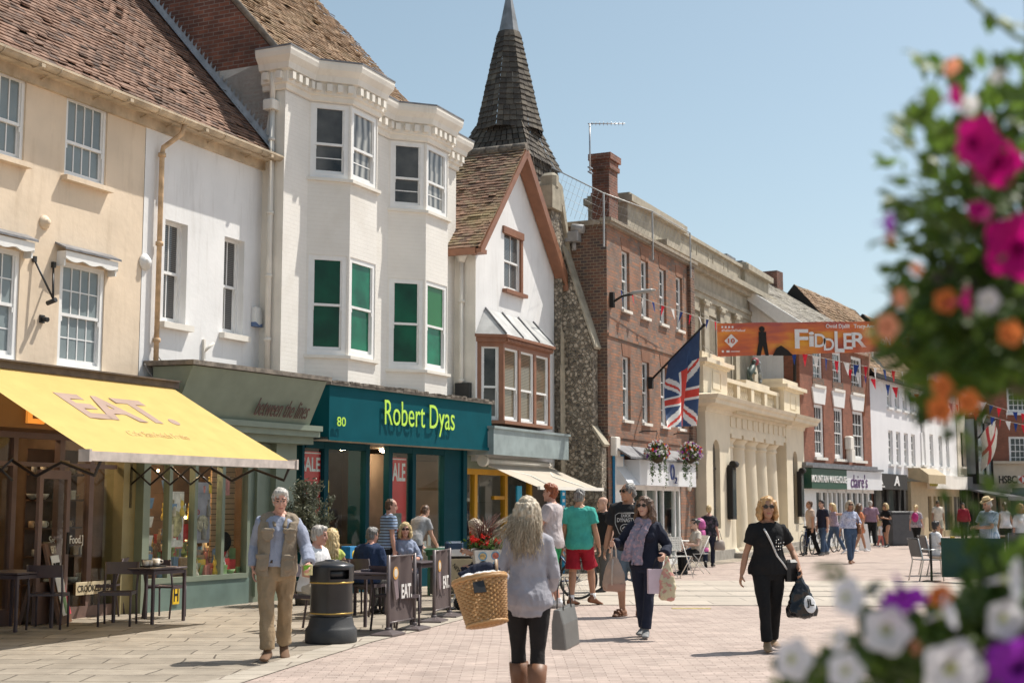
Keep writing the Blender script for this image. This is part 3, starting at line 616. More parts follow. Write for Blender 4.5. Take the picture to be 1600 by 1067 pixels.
for x0 in bays:
    for k, (M, w) in enumerate(bay_M(0, x0)):
        i0 = .03 if k == 1 else .04
        sash(C_, i0, LOZ, w - 2 * i0, LOH, .015, M, (1, 1), (1, 1), .5, pm=(GREENPANE if k != 1 else (GREENPANE2 if x0 < 1 else GREENPANE3)), pm2=(GREENPANE if k != 1 else GREENPANE2), fw=.085)
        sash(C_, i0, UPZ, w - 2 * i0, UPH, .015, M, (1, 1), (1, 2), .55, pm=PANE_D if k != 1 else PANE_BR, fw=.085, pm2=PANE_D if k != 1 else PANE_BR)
    for z in (LOZ, UPZ):
        s_ = MB(); o = .07; pl = [(x0 - .05, 0), (x0 + CA - .03, -CA - o), (x0 + CA + BW + .03, -CA - o), (x0 + 2 * CA + BW + .05, 0)]
        s_.prism(pl, .055, 'z', z - .06); s_.build('sill', OFFWHITE, C_)
# cornice following the bays
def outline(o):
    t = o * .41
    p = [(-o, .45), (-o, -o)]
    for x0 in bays: p += [(x0 - t * 1.0, -o), (x0 + CA - t, -CA - o), (x0 + CA + BW + t, -CA - o), (x0 + 2 * CA + BW + t, -o)]
    return p + [(WC + o, -o), (WC + o, .6)]
cn = MB()
prof = [(.02, ZT - .52), (.05, ZT - .5), (.05, ZT - .42), (.1, ZT - .4), (.1, ZT - .2), (.17, ZT - .18), (.19, ZT - .08), (.27, ZT + .02), (.29, ZT + .1), (.29, ZT + .16)]
cn.rings([[(x, y, z) for x, y in outline(o)] for o, z in prof], False, False, False, closed=False)
pts = outline(.1)
for a, c in zip(pts[:-1], pts[1:]):
    a, c = Vector((*a, 0)), Vector((*c, 0)); L_ = (c - a).length; n = max(1, int(L_ / .19)); d = (c - a) / L_
    for k in range(n):
        q = a + d * (L_ * (k + .5) / n); cn.M = T(q.x, q.y, 0, atan2(d.y, d.x)); cn.box(-.05, .05, -.085, .0, ZT - .35, ZT - .22)
cn.M = None
cn.build('cornice', OFFWHITE, C_)
cl = MB(); pl = outline(.3); cl.prism(pl + [(WC + .3, 1.2), (0.01, 1.2), (.01, .46)], .03, 'z', ZT + .162); cl.build('lead_flashing', LEAD, C_)
r = MB(); sv = Vector((0, cos(radians(48)), sin(radians(48))))
tiles(r, (.03, .12, 9.42), (1, 0, 0), sv, 6.1, 8.6, .17, .1, .016, .022, seed=21, wob=.035, clip=lambda u, s: u < 6.2 - s * .035)
r.cm = 1; underlay(r, (.03, .12, 9.42), (1, 0, 0), sv, 5.75, 8.6); r.cm = 2
r.tube([Vector((.0, .06, 9.4)), Vector((.0, .06, 9.4)) + sv * 8.6], .06, 6)
top = Vector((.03, .12, 9.42)) + sv * 8.6; r.cm = 1; r.poly([(6.0, .2, 9.3), (6.0, 7, 9.3), (5.8, top.y, top.z)])
r.build('roof', [TILE_C, DARK, MOSSY], C_)
# stepped lead flashing where the brown roof meets the brick
fl = MB(); k = 0
while k < 34:
    s = Vector((0, -.28 + .45, 7.66)) + sl_v * (.1 + k * .13); fl.poly([(-.02, s.y - .02, s.z - .04), (-.02, s.y + .09, s.z + .08), (-.02, s.y - .05, s.z + .22)]); k += 1
s0, s1 = Vector((-.03, .17, 7.69)), Vector((-.03, .17, 7.69)) + sl_v * 4.6
fl.poly([s0, s1, s1 + Vector((0, 0, .12)), s0 + Vector((0, 0, .12))]); fl.poly([s0 + Vector((-.14, 0, .02)), s1 + Vector((-.14, 0, .02)), s1, s0])
fl.build('step_flashing', mat('pale_lead', (.46, .46, .47), .5, .2, 8, metal=.2), C_)
hp = MB(); hp.bbox(-.2, .02, .12, .34, 8.42, 8.6, .02); hp.tube([(-.07, .22, 9.2), (-.07, .22, 8.6)], .05, 8); hp.tube([(-.07, .22, 8.45), (-.07, .22, 3.7)], .05, 8)
for z in (7.9, 6.6, 5.5, 4.4): hp.lathe([(.065, -.03), (.065, .03)], 8, (-.07, .22, z))
hp.build('downpipe', OFFWHITE, C_)
# teal shop below
TEAL = mat('teal_paint', (.004, .082, .104), .6, .08, 3, spec=.08); TEALD = mat('deep_teal_paint', (.004, .05, .066), .6, .1, 3, spec=.1); LIME = mat('lime_letters', (.55, .85, .08), .4, .03)
SR = fthing('shopfront', 'teal hardware shop front with lime green lettering and red sale posters', 'shopfront', FS)
f = MB(); f.box(3.92, 9.47, -.5, -.47, 2.72, 3.66); f.box(3.92, 3.95, -.47, .3, 2.72, 3.66); f.box(9.44, 9.47, -.47, .1, 2.72, 3.66); f.box(3.9, 9.49, -.52, -.5, 2.7, 2.76)
fas = f.build('fascia', TEAL, SR)
f = MB(); f.box(3.88, 9.5, -.56, .6, 3.66, 3.71)
for k in range(60):
    x = R.uniform(3.9, 9.4); f.box(x, x + R.uniform(.05, .25), -.57, -.4, 3.7, 3.71 + R.uniform(.005, .04))
for k in range(14):
    x = R.uniform(3.9, 9.0); f.box(x, x + R.uniform(.2, .6), -.2, .3, 3.7, 3.72 + R.uniform(.02, .1))
f.build('coping', MOSSY, SR)
f = MB(); f.box(3.92, 9.47, -.47, .1, 2.71, 2.76); f.build('soffit', mat('soffit_paint', (.5, .42, .34), .7, .1), SR)
lettering('lettering', 'Robert Dyas', fas, LIME, 5.52, 7.93, 2.9, 3.5, -.548, .012, -.004)
lettering('lettering', '80', fas, LIME, 4.06, 4.31, 2.95, 3.11, -.56, .012, 0)
f = MB(); xr = lambda u: FS.loc(u, 800)[0]
f.box(3.8, 3.86, -.03, .1, 0, 2.72)
for u in (507, 572, 608, 645): f.box(xr(u) - .06, xr(u) + .06, -.03, .1, 0, 2.7)
f.box(xr(692), 9.05, -.03, .12, 0, 2.7); f.box(9.05, 9.2, -.08, .1, 0, 2.7)
f.box(3.9, xr(572), -.025, .1, 2.58, 2.7); f.box(xr(608), 9.05, -.025, .1, 2.58, 2.7); f.box(3.9, xr(572), -.025, .1, 0, .35); f.box(xr(608), 9.05, -.025, .1, 0, .35)
f.box(xr(572), xr(572) + .06, .1, .42, 0, 2.7)
f.build('shop_frame', TEALD, SR)
f = MB(); f.box(3.9, xr(572), .03, .036, .35, 2.58); f.box(xr(608), xr(692), .03, .036, .35, 2.58); f.build('pane', SHOPGLASS, SR)
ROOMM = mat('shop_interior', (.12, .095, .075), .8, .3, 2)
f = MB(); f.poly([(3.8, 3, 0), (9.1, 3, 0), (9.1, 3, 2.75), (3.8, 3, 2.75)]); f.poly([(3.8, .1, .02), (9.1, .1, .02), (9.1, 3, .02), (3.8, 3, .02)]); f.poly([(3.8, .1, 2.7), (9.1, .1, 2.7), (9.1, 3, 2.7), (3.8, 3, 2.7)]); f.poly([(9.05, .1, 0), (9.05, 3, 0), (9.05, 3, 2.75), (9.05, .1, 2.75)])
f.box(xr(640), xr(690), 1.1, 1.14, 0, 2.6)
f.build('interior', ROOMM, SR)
RED = mat('sale_red', (.66, .025, .03), .45, .05, 3); WPAP = mat('white_paper', (.8, .79, .77), .5, .04)
def sale(u0, u1, v0, v1, y, txt, lab):
    x0, zt = FS.loc(u0, v0, y); x1, zb = FS.loc(u1, v1, y); w, h = x1 - x0, zt - zb
    M = T(*FS.w(x0, y, zb), FS.rot); p = MB(M); p.box(0, w, 0, .01, 0, h); p.cm = 1; p.box(.02, w - .02, -.004, 0, h - .04, h - .02)
    p.cm = 2
    p.box(w * .3, w * .75, -.004, 0, h * .1, h * .3); p.cm = 1; p.box(w * .1, w * .3, -.005, 0, h * .25, h * .36)
    o = p.build('sale_poster', [RED, WPAP, mat('poster_print', (.1, .12, .1), .5, .6, 20)])
    tag(o, lab, 'poster'); lettering('lettering', txt, o, WPAP, w * .07, w * .93, h - .12 - h * .22, h - .1, -.001, .006, .02, M=M); return o
sale(468, 501, 704, 800, .06, 'SALE', 'red SALE poster in the teal shop window behind the olive tree')
sale(606, 634, 714, 838, .08, 'SALE', 'red SALE poster in the teal shop window beside the doorway')
YBOX = mat('yellow_carton', (.72, .5, .06), .5, .1, 8)
for k in range(5):
    M = T(*FS.w(4.52 + .02 * (k % 2), .42, .85 + .24 * k), FS.rot + .1 * (k % 2)); g = MB(M); g.bbox(-.02, .46, -.15, .15, 0, .225, .01); g.cm = 1; g.box(.0, .3, -.156, -.15, .07, .17)
    tag(g.build('carton', [YBOX, RED]), ('yellow carton with red print, topmost of the stack in the teal window', 'yellow carton second from the top of the teal window stack', 'yellow carton in the middle of the teal window stack', 'yellow carton second from the bottom of the teal window stack', 'yellow carton lowest of the stack in the teal window')[4 - k], 'carton', 'cartons stacked in hardware window')
TOYC = [mat('toy_' + n, c, .4, .2, 18) for n, c in (('blue', (.03, .25, .55)), ('orange', (.8, .2, .03)), ('green', (.05, .4, .1)), ('teal', (.03, .35, .45)), ('yellow', (.85, .6, .03)), ('grey', (.4, .4, .42)))]
for k, (u, v, s, c, lab) in enumerate(((528, 890, .3, 0, 'bright blue boxed toy stacked outside the teal shop window'), (545, 860, .26, 3, 'turquoise boxed toy standing in the teal shop window'), (520, 850, .22, 2, 'green boxed toy in the teal shop window below the cartons'), (537, 900, .26, 1, 'orange striped boxed toy in front of the teal shop'), (556, 845, .22, 5, 'grey boxed kettle in the teal shop window'), (553, 815, .2, 1, 'brown carton leaning in the teal shop window near the doorway'))):
    x, y, z = ((4.95, -.22, .56), (5.08, .3, .85), (5.14, .5, .85), (5.2, -.22, .56), (5.45, .3, .36), (5.35, .62, .36))[k]; M = T(*FS.w(x, y, z), FS.rot); g = MB(M); g.bbox(-s * .4, s * .4, -.1, .1, 0, s, .008); g.cm = 1; g.sphere((0, -.1, s * .5), s * .22, 10, 6, (1, .1, 1.2)); g.cm = 0
    tag(g.build('toy_box', [TOYC[c], TOYC[(c + 4) % 6]]), lab, 'toy box')
for k, (u, c, lab) in enumerate(((517, 2, 'green plastic skittle on display at the teal shop'), (525, 4, 'yellow plastic skittle on display at the teal shop'))):
    x = FS.loc(u, 822, .2)[0]; g = MB(T(*FS.w(x, .2, .85), FS.rot)); g.lathe([(.05, 0), (.065, .08), (.05, .17), (.022, .23), (.034, .28), (.02, .32)], 10); tag(g.build('skittle', TOYC[c]), lab, 'skittle')
g = MB(T(*FS.w(0, 0, 0), FS.rot)); g.box(4.4, 5.25, .12, .6, .352, .848); tag(g.build('display_plinth', SHELF), 'dark display plinth carrying toys in the teal shop window', 'plinth')
g = MB(T(*FS.w(0, 0, 0), FS.rot)); g.box(4.75, 5.4, -.38, -.08, .5, .55); [g.box(x, x + .03, y, y + .03, 0, .5) for x in (4.77, 5.35) for y in (-.37, -.12)]; tag(g.build('display_table', SHELF), 'small dark table with boxed toys outside the teal shop', 'table')
for k, u in enumerate((618, 628, 640, 655, 662)):
    x, z = FS.loc(u, 868, .35); g = MB(T(*FS.w(x, .35, .35), FS.rot)); s = R.uniform(.3, .5); g.bbox(-.14, .14, -.1, .1, 0, s, .01); g.cm = 1; g.box(-.05, .06, -.13, -.12, s, s + .22)
    tag(g.build('boxed_appliance', [GOODS[(1, 3, 1, 2, 0)[k]], WPAP]), ('grey boxed appliance with price card nearest the doorway of the teal shop', 'white boxed appliance with price card in the teal shop window', 'dark grey boxed appliance in the middle of the teal window', 'tan boxed appliance with tall price card in the teal window', 'cream boxed appliance at the end of the teal window')[k], 'appliance')
for x in (4.6, 6.0, 7.4): ceil_lamp(FS, x, .7, 2.62, 'teal hardware shop, added to light its stock')  # lamps added to brighten the stock and posters in here
for k in range(46):
    x = R.choice((R.uniform(4.0, 5.6), R.uniform(6.6, 8.2))); o = put_gift(R.choice(('box', 'bottle', 'bowl', 'card', 'frame')), R.choice((0, 1, 2, 3, 6, 7, 8)), FS.w(x, R.uniform(.1, .8), .36), FS.rot + R.uniform(-.4, .4), 'standing in the teal hardware shop window', 'hardware window goods'); o.scale = [R.uniform(1.5, 2.6)] * 3
shf = MB(T(*FS.w(0, 0, 0), FS.rot))
for z in (.35, .8, 1.3, 1.8): shf.box(4.9, 5.6, .9, 1.3, z, z + .03); shf.box(6.6, 7.8, .35, .8, .02, .35) if z == .35 else None
shf.build('display_shelf', SHELF); bpy.data.objects['display_shelf']['label'] = 'dark wooden display shelves inside the teal shop'; bpy.data.objects['display_shelf']['category'] = 'shelves'
for z in (.83, 1.33, 1.83):
    for k in range(4): put_gift(R.choice(('box', 'bowl', 'bottle')), R.choice((0, 1, 2, 3)), FS.w(5.0 + k * .16, 1.0, z), FS.rot, 'on the dark shelves inside the teal shop', 'hardware shelves')

# -- D gabled white house
FD = Front(FC.w(6.4, -.5), 24.7)
D_ = fthing('gabled_house', 'white gabled house with terracotta bargeboards and an oriel window', 'house', FD)
TERRA = mat('terracotta_paint', (.25, .11, .06), .5, .15, 5, streak=.3, stain=(.25, .1, .06))
XL, XR, XA, ZE, ZA = .12, 4.4, 2.13, 7.2, 9.55
b = MB(); b.wall([(XL, 2.5), (XR, 2.5), (XR, ZE - .05), (XA + .06, ZA), (XL, ZE)], [(1.55, 2.45, 6.35, 7.75)], 0, .1)
b.poly([(XL, 0, 2.5), (XL, 5, 2.5), (XL, 5, ZE), (XL, 0, ZE)]); b.poly([(XR, 0, 0), (XR, 5, 0), (XR, 5, ZE), (XR, 0, ZE)])
b.build('wall', WHITE, D_)
sw = MB(); sw.box(XL - .012, XL - .002, 0.0, 5, 2.6, ZE); sw.build('side_wall', OFFWHITE, D_)
o = sash(D_, 1.55, 6.35, .9, 1.4, .03, None, (2, 1), (2, 1), .52, pm=PANE_BLIND, fw=.05)
f = MB(); f.box(1.45, 2.55, -.05, .03, 7.62, 7.78); f.box(2.44, 2.55, -.02, .03, 6.35, 7.62); f.box(1.45, 2.6, -.12, .03, 6.28, 6.36); f.build('surround', TERRA, D_)
# roof: two slopes with ridge running into the block
def gable_roof(par, xl, zl, xa_, za, xr, zr, y0, y1, mt, seed, tw=.17, ga=.1):
    r = MB(); vl = Vector((xa_ - xl, 0, za - zl)); vr = Vector((xa_ - xr, 0, za - zr))
    tiles(r, (xl, y1, zl), (0, -1, 0), vl, y1 - y0, vl.length, tw, ga, .018, .026, seed=seed, wob=.03)
    tiles(r, (xr, y0, zr), (0, 1, 0), vr, y1 - y0, vr.length, tw, ga, .018, .026, seed=seed + 1, wob=.03)
    r.cm = 1; underlay(r, (xl, y1, zl), (0, -1, 0), vl, y1 - y0, vl.length); underlay(r, (xr, y0, zr), (0, 1, 0), vr, y1 - y0, vr.length)
    r.cm = 2; n = 14
    for k in range(n):
        ya = y0 + (y1 - y0) * k / n; r.tube([(xa_, ya, za + .0), (xa_, ya + (y1 - y0) / n * .97, za + .0)], [.1, .095], 8)
    return r.build('roof', [mt, DARK, MOSSY], par)
gable_roof(D_, -.3, 6.98, XA, 9.72, 4.72, 6.9, -.3, 4.5, TILE_D, 31)
f = MB()
def bar(a, c, w, y0, y1):
    a, c = Vector(a), Vector(c); d = (c - a).normalized(); n = Vector((-d.y, d.x)) * w / 2
    if n.y < 0: n = -n
    f.prism([(a + n)[:], (c + n)[:], (c - n)[:], (a - n)[:]] if 0 else [tuple(a - n), tuple(c - n), tuple(c + n), tuple(a + n)], y1 - y0, 'y', y0)
bar((-.22, 6.92), (XA, 9.58), .15, -.32, -.25); bar((XA, 9.58), (4.66, 6.83), .19, -.32, -.25)
bar((-.16, 6.98), (XA, 9.5), .08, -.25, -.02); bar((XA, 9.5), (4.6, 6.9), .1, -.25, -.02); f.box(4.5, 4.72, -.33, 0, 6.72, 6.86); f.box(-.3, -.02, -.33, 0, 6.86, 6.95)
f.box(-.32, -.24, -.2, 4.5, 6.84, 6.98)
f.build('bargeboard', TERRA, D_)
# oriel
OX0, OX1, OY = .2, 3.45, -.45; oc = .36
f = MB(); om = [(T(OX0, 0, 0, -atan2(.45, oc)), hypot(.45, oc)), (T(OX0 + oc, OY, 0, 0), OX1 - OX0 - 2 * oc), (T(OX1 - oc, OY, 0, atan2(.45, oc)), hypot(.45, oc))]
OZ0, OZ1 = 3.32, 5.08
pl = lambda o: [(OX0 - o, 0), (OX0 + oc - o * .5, OY - o), (OX1 - oc + o * .5, OY - o), (OX1 + o, 0)]
f.prism(pl(.05), .07, 'z', OZ0 - .02); f.prism(pl(.06), .1, 'z', OZ1 - .04); f.prism(pl(.12), .06, 'z', OZ1 + .06); f.prism(pl(.0), .1, 'z', OZ1 - .14)
w1 = om[1][1]
f.M = om[1][0]
n3 = 3; cw = w1 / n3
for k in range(n3 + 1): f.box(max(0, k * cw - .06), min(w1, k * cw + .06), .0, .1, OZ0 + .05, OZ1 - .14)
f.M = om[0][0]; f.box(0, .09, 0, .1, OZ0 + .05, OZ1 - .14); f.box(om[0][1] - .1, om[0][1], 0, .1, OZ0 + .05, OZ1 - .14)
f.M = om[2][0]; f.box(0, .1, 0, .1, OZ0 + .05, OZ1 - .14); f.box(om[2][1] - .09, om[2][1], 0, .1, OZ0 + .05, OZ1 - .14)
f.M = om[1][0]
for k in range(36): f.box(w1 * (k + .25) / 36, w1 * (k + .75) / 36, -.1, -.06, OZ1 - .02, OZ1 + .04)
orl = f.build('oriel', TERRA, D_)
for k in range(n3): sash(D_, k * cw + .06, OZ0 + .05, cw - .12, OZ1 - OZ0 - .19, .03, om[1][0], (1, 1), (1, 1), .55, pm=PANE_BROWN, fw=.045, pm2=PANE_BROWN)
for k in (0, 2): sash(D_, .095, OZ0 + .05, om[k][1] - .195, OZ1 - OZ0 - .19, .03, om[k][0], (1, 1), (1, 1), .55, pm=PANE_D, fw=.035)
f = MB(); a = [(OX0 - .1, .0, OZ1 + .12), (OX0 + oc - .06, OY - .1, OZ1 + .12), (OX1 - oc + .06, OY - .1, OZ1 + .12), (OX1 + .1, 0, OZ1 + .12)]; t = [(OX0 + .35, -.01, OZ1 + .72), (OX1 - .35, -.01, OZ1 + .72)]
f.poly([a[0], a[1], t[0]]); f.poly([a[1], a[2], t[1], t[0]]); f.poly([a[2], a[3], t[1]]); f.cm = 1
for k in range(4):
    s = k / 3; p0 = Vector(a[1]).lerp(Vector(a[2]), s); p1 = Vector(t[0]).lerp(Vector(t[1]), s); f.tube([p0 + Vector((0, -.0, .015)), p1 + Vector((0, -.015, .015))], .022, 6)
f.build('oriel_roof', [mat('pale_lead_roof', (.42, .42, .41), .6, .25, 3, bump=.3, bscale=12), LEAD], D_)
pipe(D_, [(XL - .09, .3, 6.85), (XL - .09, .3, 2.7)], .05, OFFWHITE, collars=[(XL - .09, .3, 5.9), (XL - .09, .3, 4.2)]); hb = MB(); hb.lathe([(.07, 0), (.12, .12), (.12, .28)], 8, (XL - .09, .3, 6.75)); hb.build('hopper', OFFWHITE, D_)
jb = MB(T(*FD.w(XL - .05, .1, 3.75), FD.rot)); jb.box(-.09, .03, -.02, .32, 0, .4)
for k in range(3): jb.tube([(-.04, .05 + .08 * k, 0), (-.1, .02 + .1 * k, -.2), (.05, -.05, -.33), (.12 + .1 * k, -.2, -.36)], .012, 5)
tag(jb.build('junction_box', mat('black_plastic', (.018, .018, .018), .5, .1)), 'black junction box with trailing cables on wall above teal sign', 'junction box')
# shop below: grey lead fascia, orange frames
f = MB(); f.box(-.28, 3.78, -.62, -.5, 2.62, 3.16); f.box(-.3, -.2, -.5, .3, 2.62, 3.1); f.box(-.32, 3.82, -.66, .02, 3.16, 3.21); f.build('shop_fascia', mat('grey_lead_fascia', (.27, .32, .32), .5, .2, 3, bump=.4, bscale=8, streak=.25), D_)
f = MB(); f.box(-.5, 4.3, .1, .3, 2.35, 2.62); f.build('shop_lintel', SAGE, D_)
YEL = mat('mustard_paint', (.66, .34, .02), .45, .08, 4)
f = MB(); xd = lambda u: FD.loc(u, 800, .25)[0]
for u in (724, 740.5, 788, 828): f.box(xd(u) - .07, xd(u) + .07, .2, .32, 0, 2.35)
f.box(xd(724), xd(828), .19, .31, 2.23, 2.35); f.box(xd(724), xd(828), .19, .31, .0, .5); f.box(xd(770), xd(788), .21, .3, 1.7, 1.78)
f.build('shop_frame', YEL, D_)
f = MB(); f.box(xd(724), xd(828), .25, .256, .5, 2.23); f.build('shop_pane', SHOPGLASS, D_)
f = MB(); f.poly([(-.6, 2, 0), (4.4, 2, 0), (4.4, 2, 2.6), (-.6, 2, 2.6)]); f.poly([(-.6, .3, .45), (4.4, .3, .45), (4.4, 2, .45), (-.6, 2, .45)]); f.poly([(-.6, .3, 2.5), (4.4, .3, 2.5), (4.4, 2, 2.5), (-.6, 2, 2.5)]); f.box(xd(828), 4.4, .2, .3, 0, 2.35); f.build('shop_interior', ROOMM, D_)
for z in (.46, .85, 1.25, 1.65):
    for k in range(6): put_gift(R.choice(('mug', 'bottle', 'bowl', 'box')), R.choice((0, 1, 2, 3, 5)), FD.w(xd(727) + k * .22, .55, z), FD.rot, 'in the mustard framed shop window', 'mustard window goods')
gs = MB()
for z in (.83, 1.23, 1.63): gs.box(xd(726), xd(786), .42, .7, z, z + .015)
gs.build('shop_shelf', SHOPGLASS, D_)
# -- E flint church with shingled spire
FLINT = None
def flint_mat():
    m, nt, b = base_mat('knapped_flint'); L = nt.links.new
    tc = nn(nt, 'ShaderNodeTexCoord'); vo = nn(nt, 'ShaderNodeTexVoronoi'); vo.inputs['Scale'].default_value = 11; L(tc.outputs['Object'], vo.inputs['Vector'])
    rp = nn(nt, 'ShaderNodeValToRGB'); sx = nn(nt, 'ShaderNodeSeparateXYZ'); L(vo.outputs['Color'], sx.inputs[0]); L(sx.outputs[0], rp.inputs[0]); e = rp.color_ramp.elements
    e[0].color = (.10, .085, .07, 1); e[1].color = (.55, .47, .37, 1); k = e.new(.5); k.color = (.30, .25, .19, 1)
    v2 = nn(nt, 'ShaderNodeTexVoronoi', feature='DISTANCE_TO_EDGE'); v2.inputs['Scale'].default_value = 11; L(tc.outputs['Object'], v2.inputs['Vector'])
    mr = nn(nt, 'ShaderNodeMapRange', i_1=.02, i_2=.14); L(v2.outputs[0], mr.inputs[0]); mx = nn(nt, 'ShaderNodeMixRGB'); L(mr.outputs[0], mx.inputs[0]); mx.inputs[1].default_value = (.38, .32, .24, 1); L(rp.outputs[0], mx.inputs[2])
    L(mx.outputs[0], b.inputs['Base Color']); b.inputs['Roughness'].default_value = .75
    bp = nn(nt, 'ShaderNodeBump'); bp.inputs['Strength'].default_value = 1; bp.inputs['Distance'].default_value = .06; L(mr.outputs[0], bp.inputs['Height']); L(bp.outputs[0], b.inputs['Normal']); return m
FLINT = flint_mat()
ASHLAR = mat('weathered_limestone', (.38, .335, .255), .9, .25, 4, bump=.6, bscale=25, streak=.5, stain=(.17, .145, .11))
E_ = fthing('church', 'old flint church with dark shingled spire, squeezed behind the gabled house', 'church', FD)
FF = Front(Front(gnd(1106, 877), 24.7).w(0, .34) - Vector((sin(radians(24.7)), cos(radians(24.7)), 0)) * 6.9, 24.7)
xf, yf = (FF.P - FD.P).dot(FD.ex), (FF.P - FD.P).dot(FD.ey)
b = MB(); b.prism([(4.42, 0), (xf - .02, 0), (xf - .02, 7.75), (4.2, 9.1), (3.78, 9.1), (3.78, 8.3), (4.42, 7.6)], .5, 'y', -.2)
b.build('wall', FLINT, E_)
f = MB(); f.prism([(-.95, 0), (-.2, 0), (-.2, 7.7), (-.95, 5.3)], .3, 'x', xf - .34); f.prism([(-1.18, 0), (-.95, 0), (-.95, 3.35), (-1.18, 2.97)], .3, 'x', xf - .4); f.build('buttress', FLINT, E_)
f = MB(); f.prism([(-1.0, 5.28), (-.2, 7.72), (-.2, 7.85), (-1.04, 5.33)], .4, 'x', xf - .4); f.prism([(-1.22, 2.95), (-.95, 3.35), (-.95, 3.45), (-1.26, 3.0)], .36, 'x', xf - .42)
f.prism([(3.75, 9.1), (3.98, 9.35), (4.3, 9.25), (xf, 7.6), (xf, 7.45), (4.2, 8.95)], .62, 'y', -.28); f.box(3.62, 4.2, -.3, .3, 8.6, 9.15); f.bbox(3.75, 4.05, -.32, .1, 9.15, 9.5, .08)
f.build('coping', ASHLAR, E_)
f = MB(); f.wall([(4.3, 0), (4.62, 0), (4.62, 5.0), (4.52, 5.6), (4.3, 5.95)], (), -.215); f.box(4.3, 4.6, -.23, -.2, 0, 4.9); f.build('window_surround', mat('dressed_stone', (.5, .43, .32), .85, .15, 5, bump=.3), E_)
# spire
SPX, SPY, SPZ = (at_y(795, 500, 37.5).x, 37.5, 0)
sp = thing('spire_tmp', None, None)
bpy.data.objects.remove(sp)
def shingle_ring(mb, z0, z1, r0, r1, n, rot, ga, seed):
    """rows of shingles round a pyramid with n sides (apothem r0 at z0, r1 at z1)"""
    rr = random.Random(seed); rows = max(1, int((z1 - z0) / ga))
    for i in range(rows):
        za = z0 + (z1 - z0) * i / rows; zb = z0 + (z1 - z0) * (i + 1.25) / rows
        ra = r0 + (r1 - r0) * i / rows + .03; rb = r0 + (r1 - r0) * min(1, (i + 1.25) / rows)
        for k in range(n):
            t = tan(pi / n); c, s = cos(rot + 2 * pi * k / n), sin(rot + 2 * pi * k / n)
            m = max(2, int(2 * ra * t / .17)); o = rr.random()
            for j in range(m):
                u0, u1 = -1 + 2 * j / m, -1 + 2 * (j + 1) / m - .03; dz = rr.uniform(-.015, .015); mb.ct = rr.random(); dr = rr.uniform(0, .012)
                P = lambda r, u, z: (c * r - s * u * r * t, s * r + c * u * r * t, z)
                k4 = [mb.p(P(ra + dr, u0, za + dz)), mb.p(P(ra + dr, u1, za + dz)), mb.p(P(rb, u1, zb)), mb.p(P(rb, u0, zb)), mb.p(P(ra - .02, u0, za + dz)), mb.p(P(ra - .02, u1, za + dz))]
                mb.face([k4[0], k4[1], k4[2], k4[3]]); mb.face([k4[4], k4[5], k4[1], k4[0]])
    mb.ct = .5
Ms = FD.P.copy(); inv = Matrix.Rotation(-FD.rot, 4, 'Z') @ Matrix.Translation(-FD.P)
rel = inv @ Vector((SPX, SPY, 0))
kk = 37.5 / FPX; zz = lambda v: at_y(800, v, 37.5).z
r = MB(T(rel.x, rel.y, 0, radians(22.5) + .08))
hw = lambda px: px / 2 * kk
shingle_ring(r, zz(210), zz(54), hw(104), hw(34), 8, 0, .155, 5)
r.cm = 1; r.rings([[((q) * cos(2 * pi * k / 8 + pi / 8) * 1.08, (q) * sin(2 * pi * k / 8 + pi / 8) * 1.08, z) for k in range(8)] for q, z in ((hw(33), zz(54)), (hw(2), zz(-24)))], False)
r.lathe([(hw(30), zz(205)), (hw(10), zz(60))], 8)
r.build('spire', [SHINGLE, mat('lead_cap', (.24, .25, .26), .5, .35, 3, streak=.4, stain=(.12, .12, .13), metal=.2)], E_)
r = MB(T(rel.x, rel.y, 0, 0.0)); hb_ = hw(118)
shingle_ring(r, zz(340), zz(262), hb_, hb_, 4, 0, .16, 8); shingle_ring(r, zz(262), zz(205), hb_ * 1.02 + .06, hw(80), 4, 0, .16, 9)
r.cm = 1; r.box(-hb_ + .04, hb_ - .04, -hb_ + .04, hb_ - .04, 3, zz(262)); r.rings([[(a * q, c * q, z) for a, c in ((-1, -1), (1, -1), (1, 1), (-1, 1))] for q, z in ((hb_ - .02, zz(262)), (hw(70), zz(212)))], False)
r.cm = 0
for k in range(4):   # little hip gablets
    M = Matrix.Rotation(k * pi / 2 + pi / 4, 4, 'Z'); q = hb_ * 1.36
    a, c, d, e = M @ Vector((q, 0, zz(262))), M @ Vector((hw(96), -.24, zz(226))), M @ Vector((hw(96), .24, zz(226))), M @ Vector((hw(62), 0, zz(208)))
    r.ct = .6; r.poly([a, d, e]); r.poly([a, e, c])
r.build('tower', [SHINGLE, DARK], E_)

# -- F red and grey chequered brick
BRICK_F = brick_mat('chequered_brick', (.33, .15, .085), (.16, .13, .115), (.18, .14, .10), .215, .075, .009, bias=-.1, var=.35, third=(.30, .14, .085))
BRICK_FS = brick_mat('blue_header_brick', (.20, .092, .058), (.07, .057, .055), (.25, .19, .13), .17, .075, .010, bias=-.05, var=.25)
BRICK_R = brick_mat('rubbed_red_brick', (.28, .13, .075), (.23, .105, .06), (.2, .13, .09), .075, .22, .005, var=.2)
F_ = fthing('brick_house', 'three storey chequered red brick house with flat roof and white sashes', 'house', FF)
FW = 6.9; fx = [1.05, 2.5, 3.98, 5.42]
b = MB(); hs = [(x, x + .56, 6.4, 7.9) for x in fx] + [(x, x + .56, 3.66, 5.24) for x in fx]
b.wall([(0, 2.3), (FW, 2.3), (FW, 8.35), (0, 8.35)], hs, 0, .13); b.box(0, .68, .0, .2, 0, 2.3); b.box(5.6, FW, .0, .2, 0, 2.3)
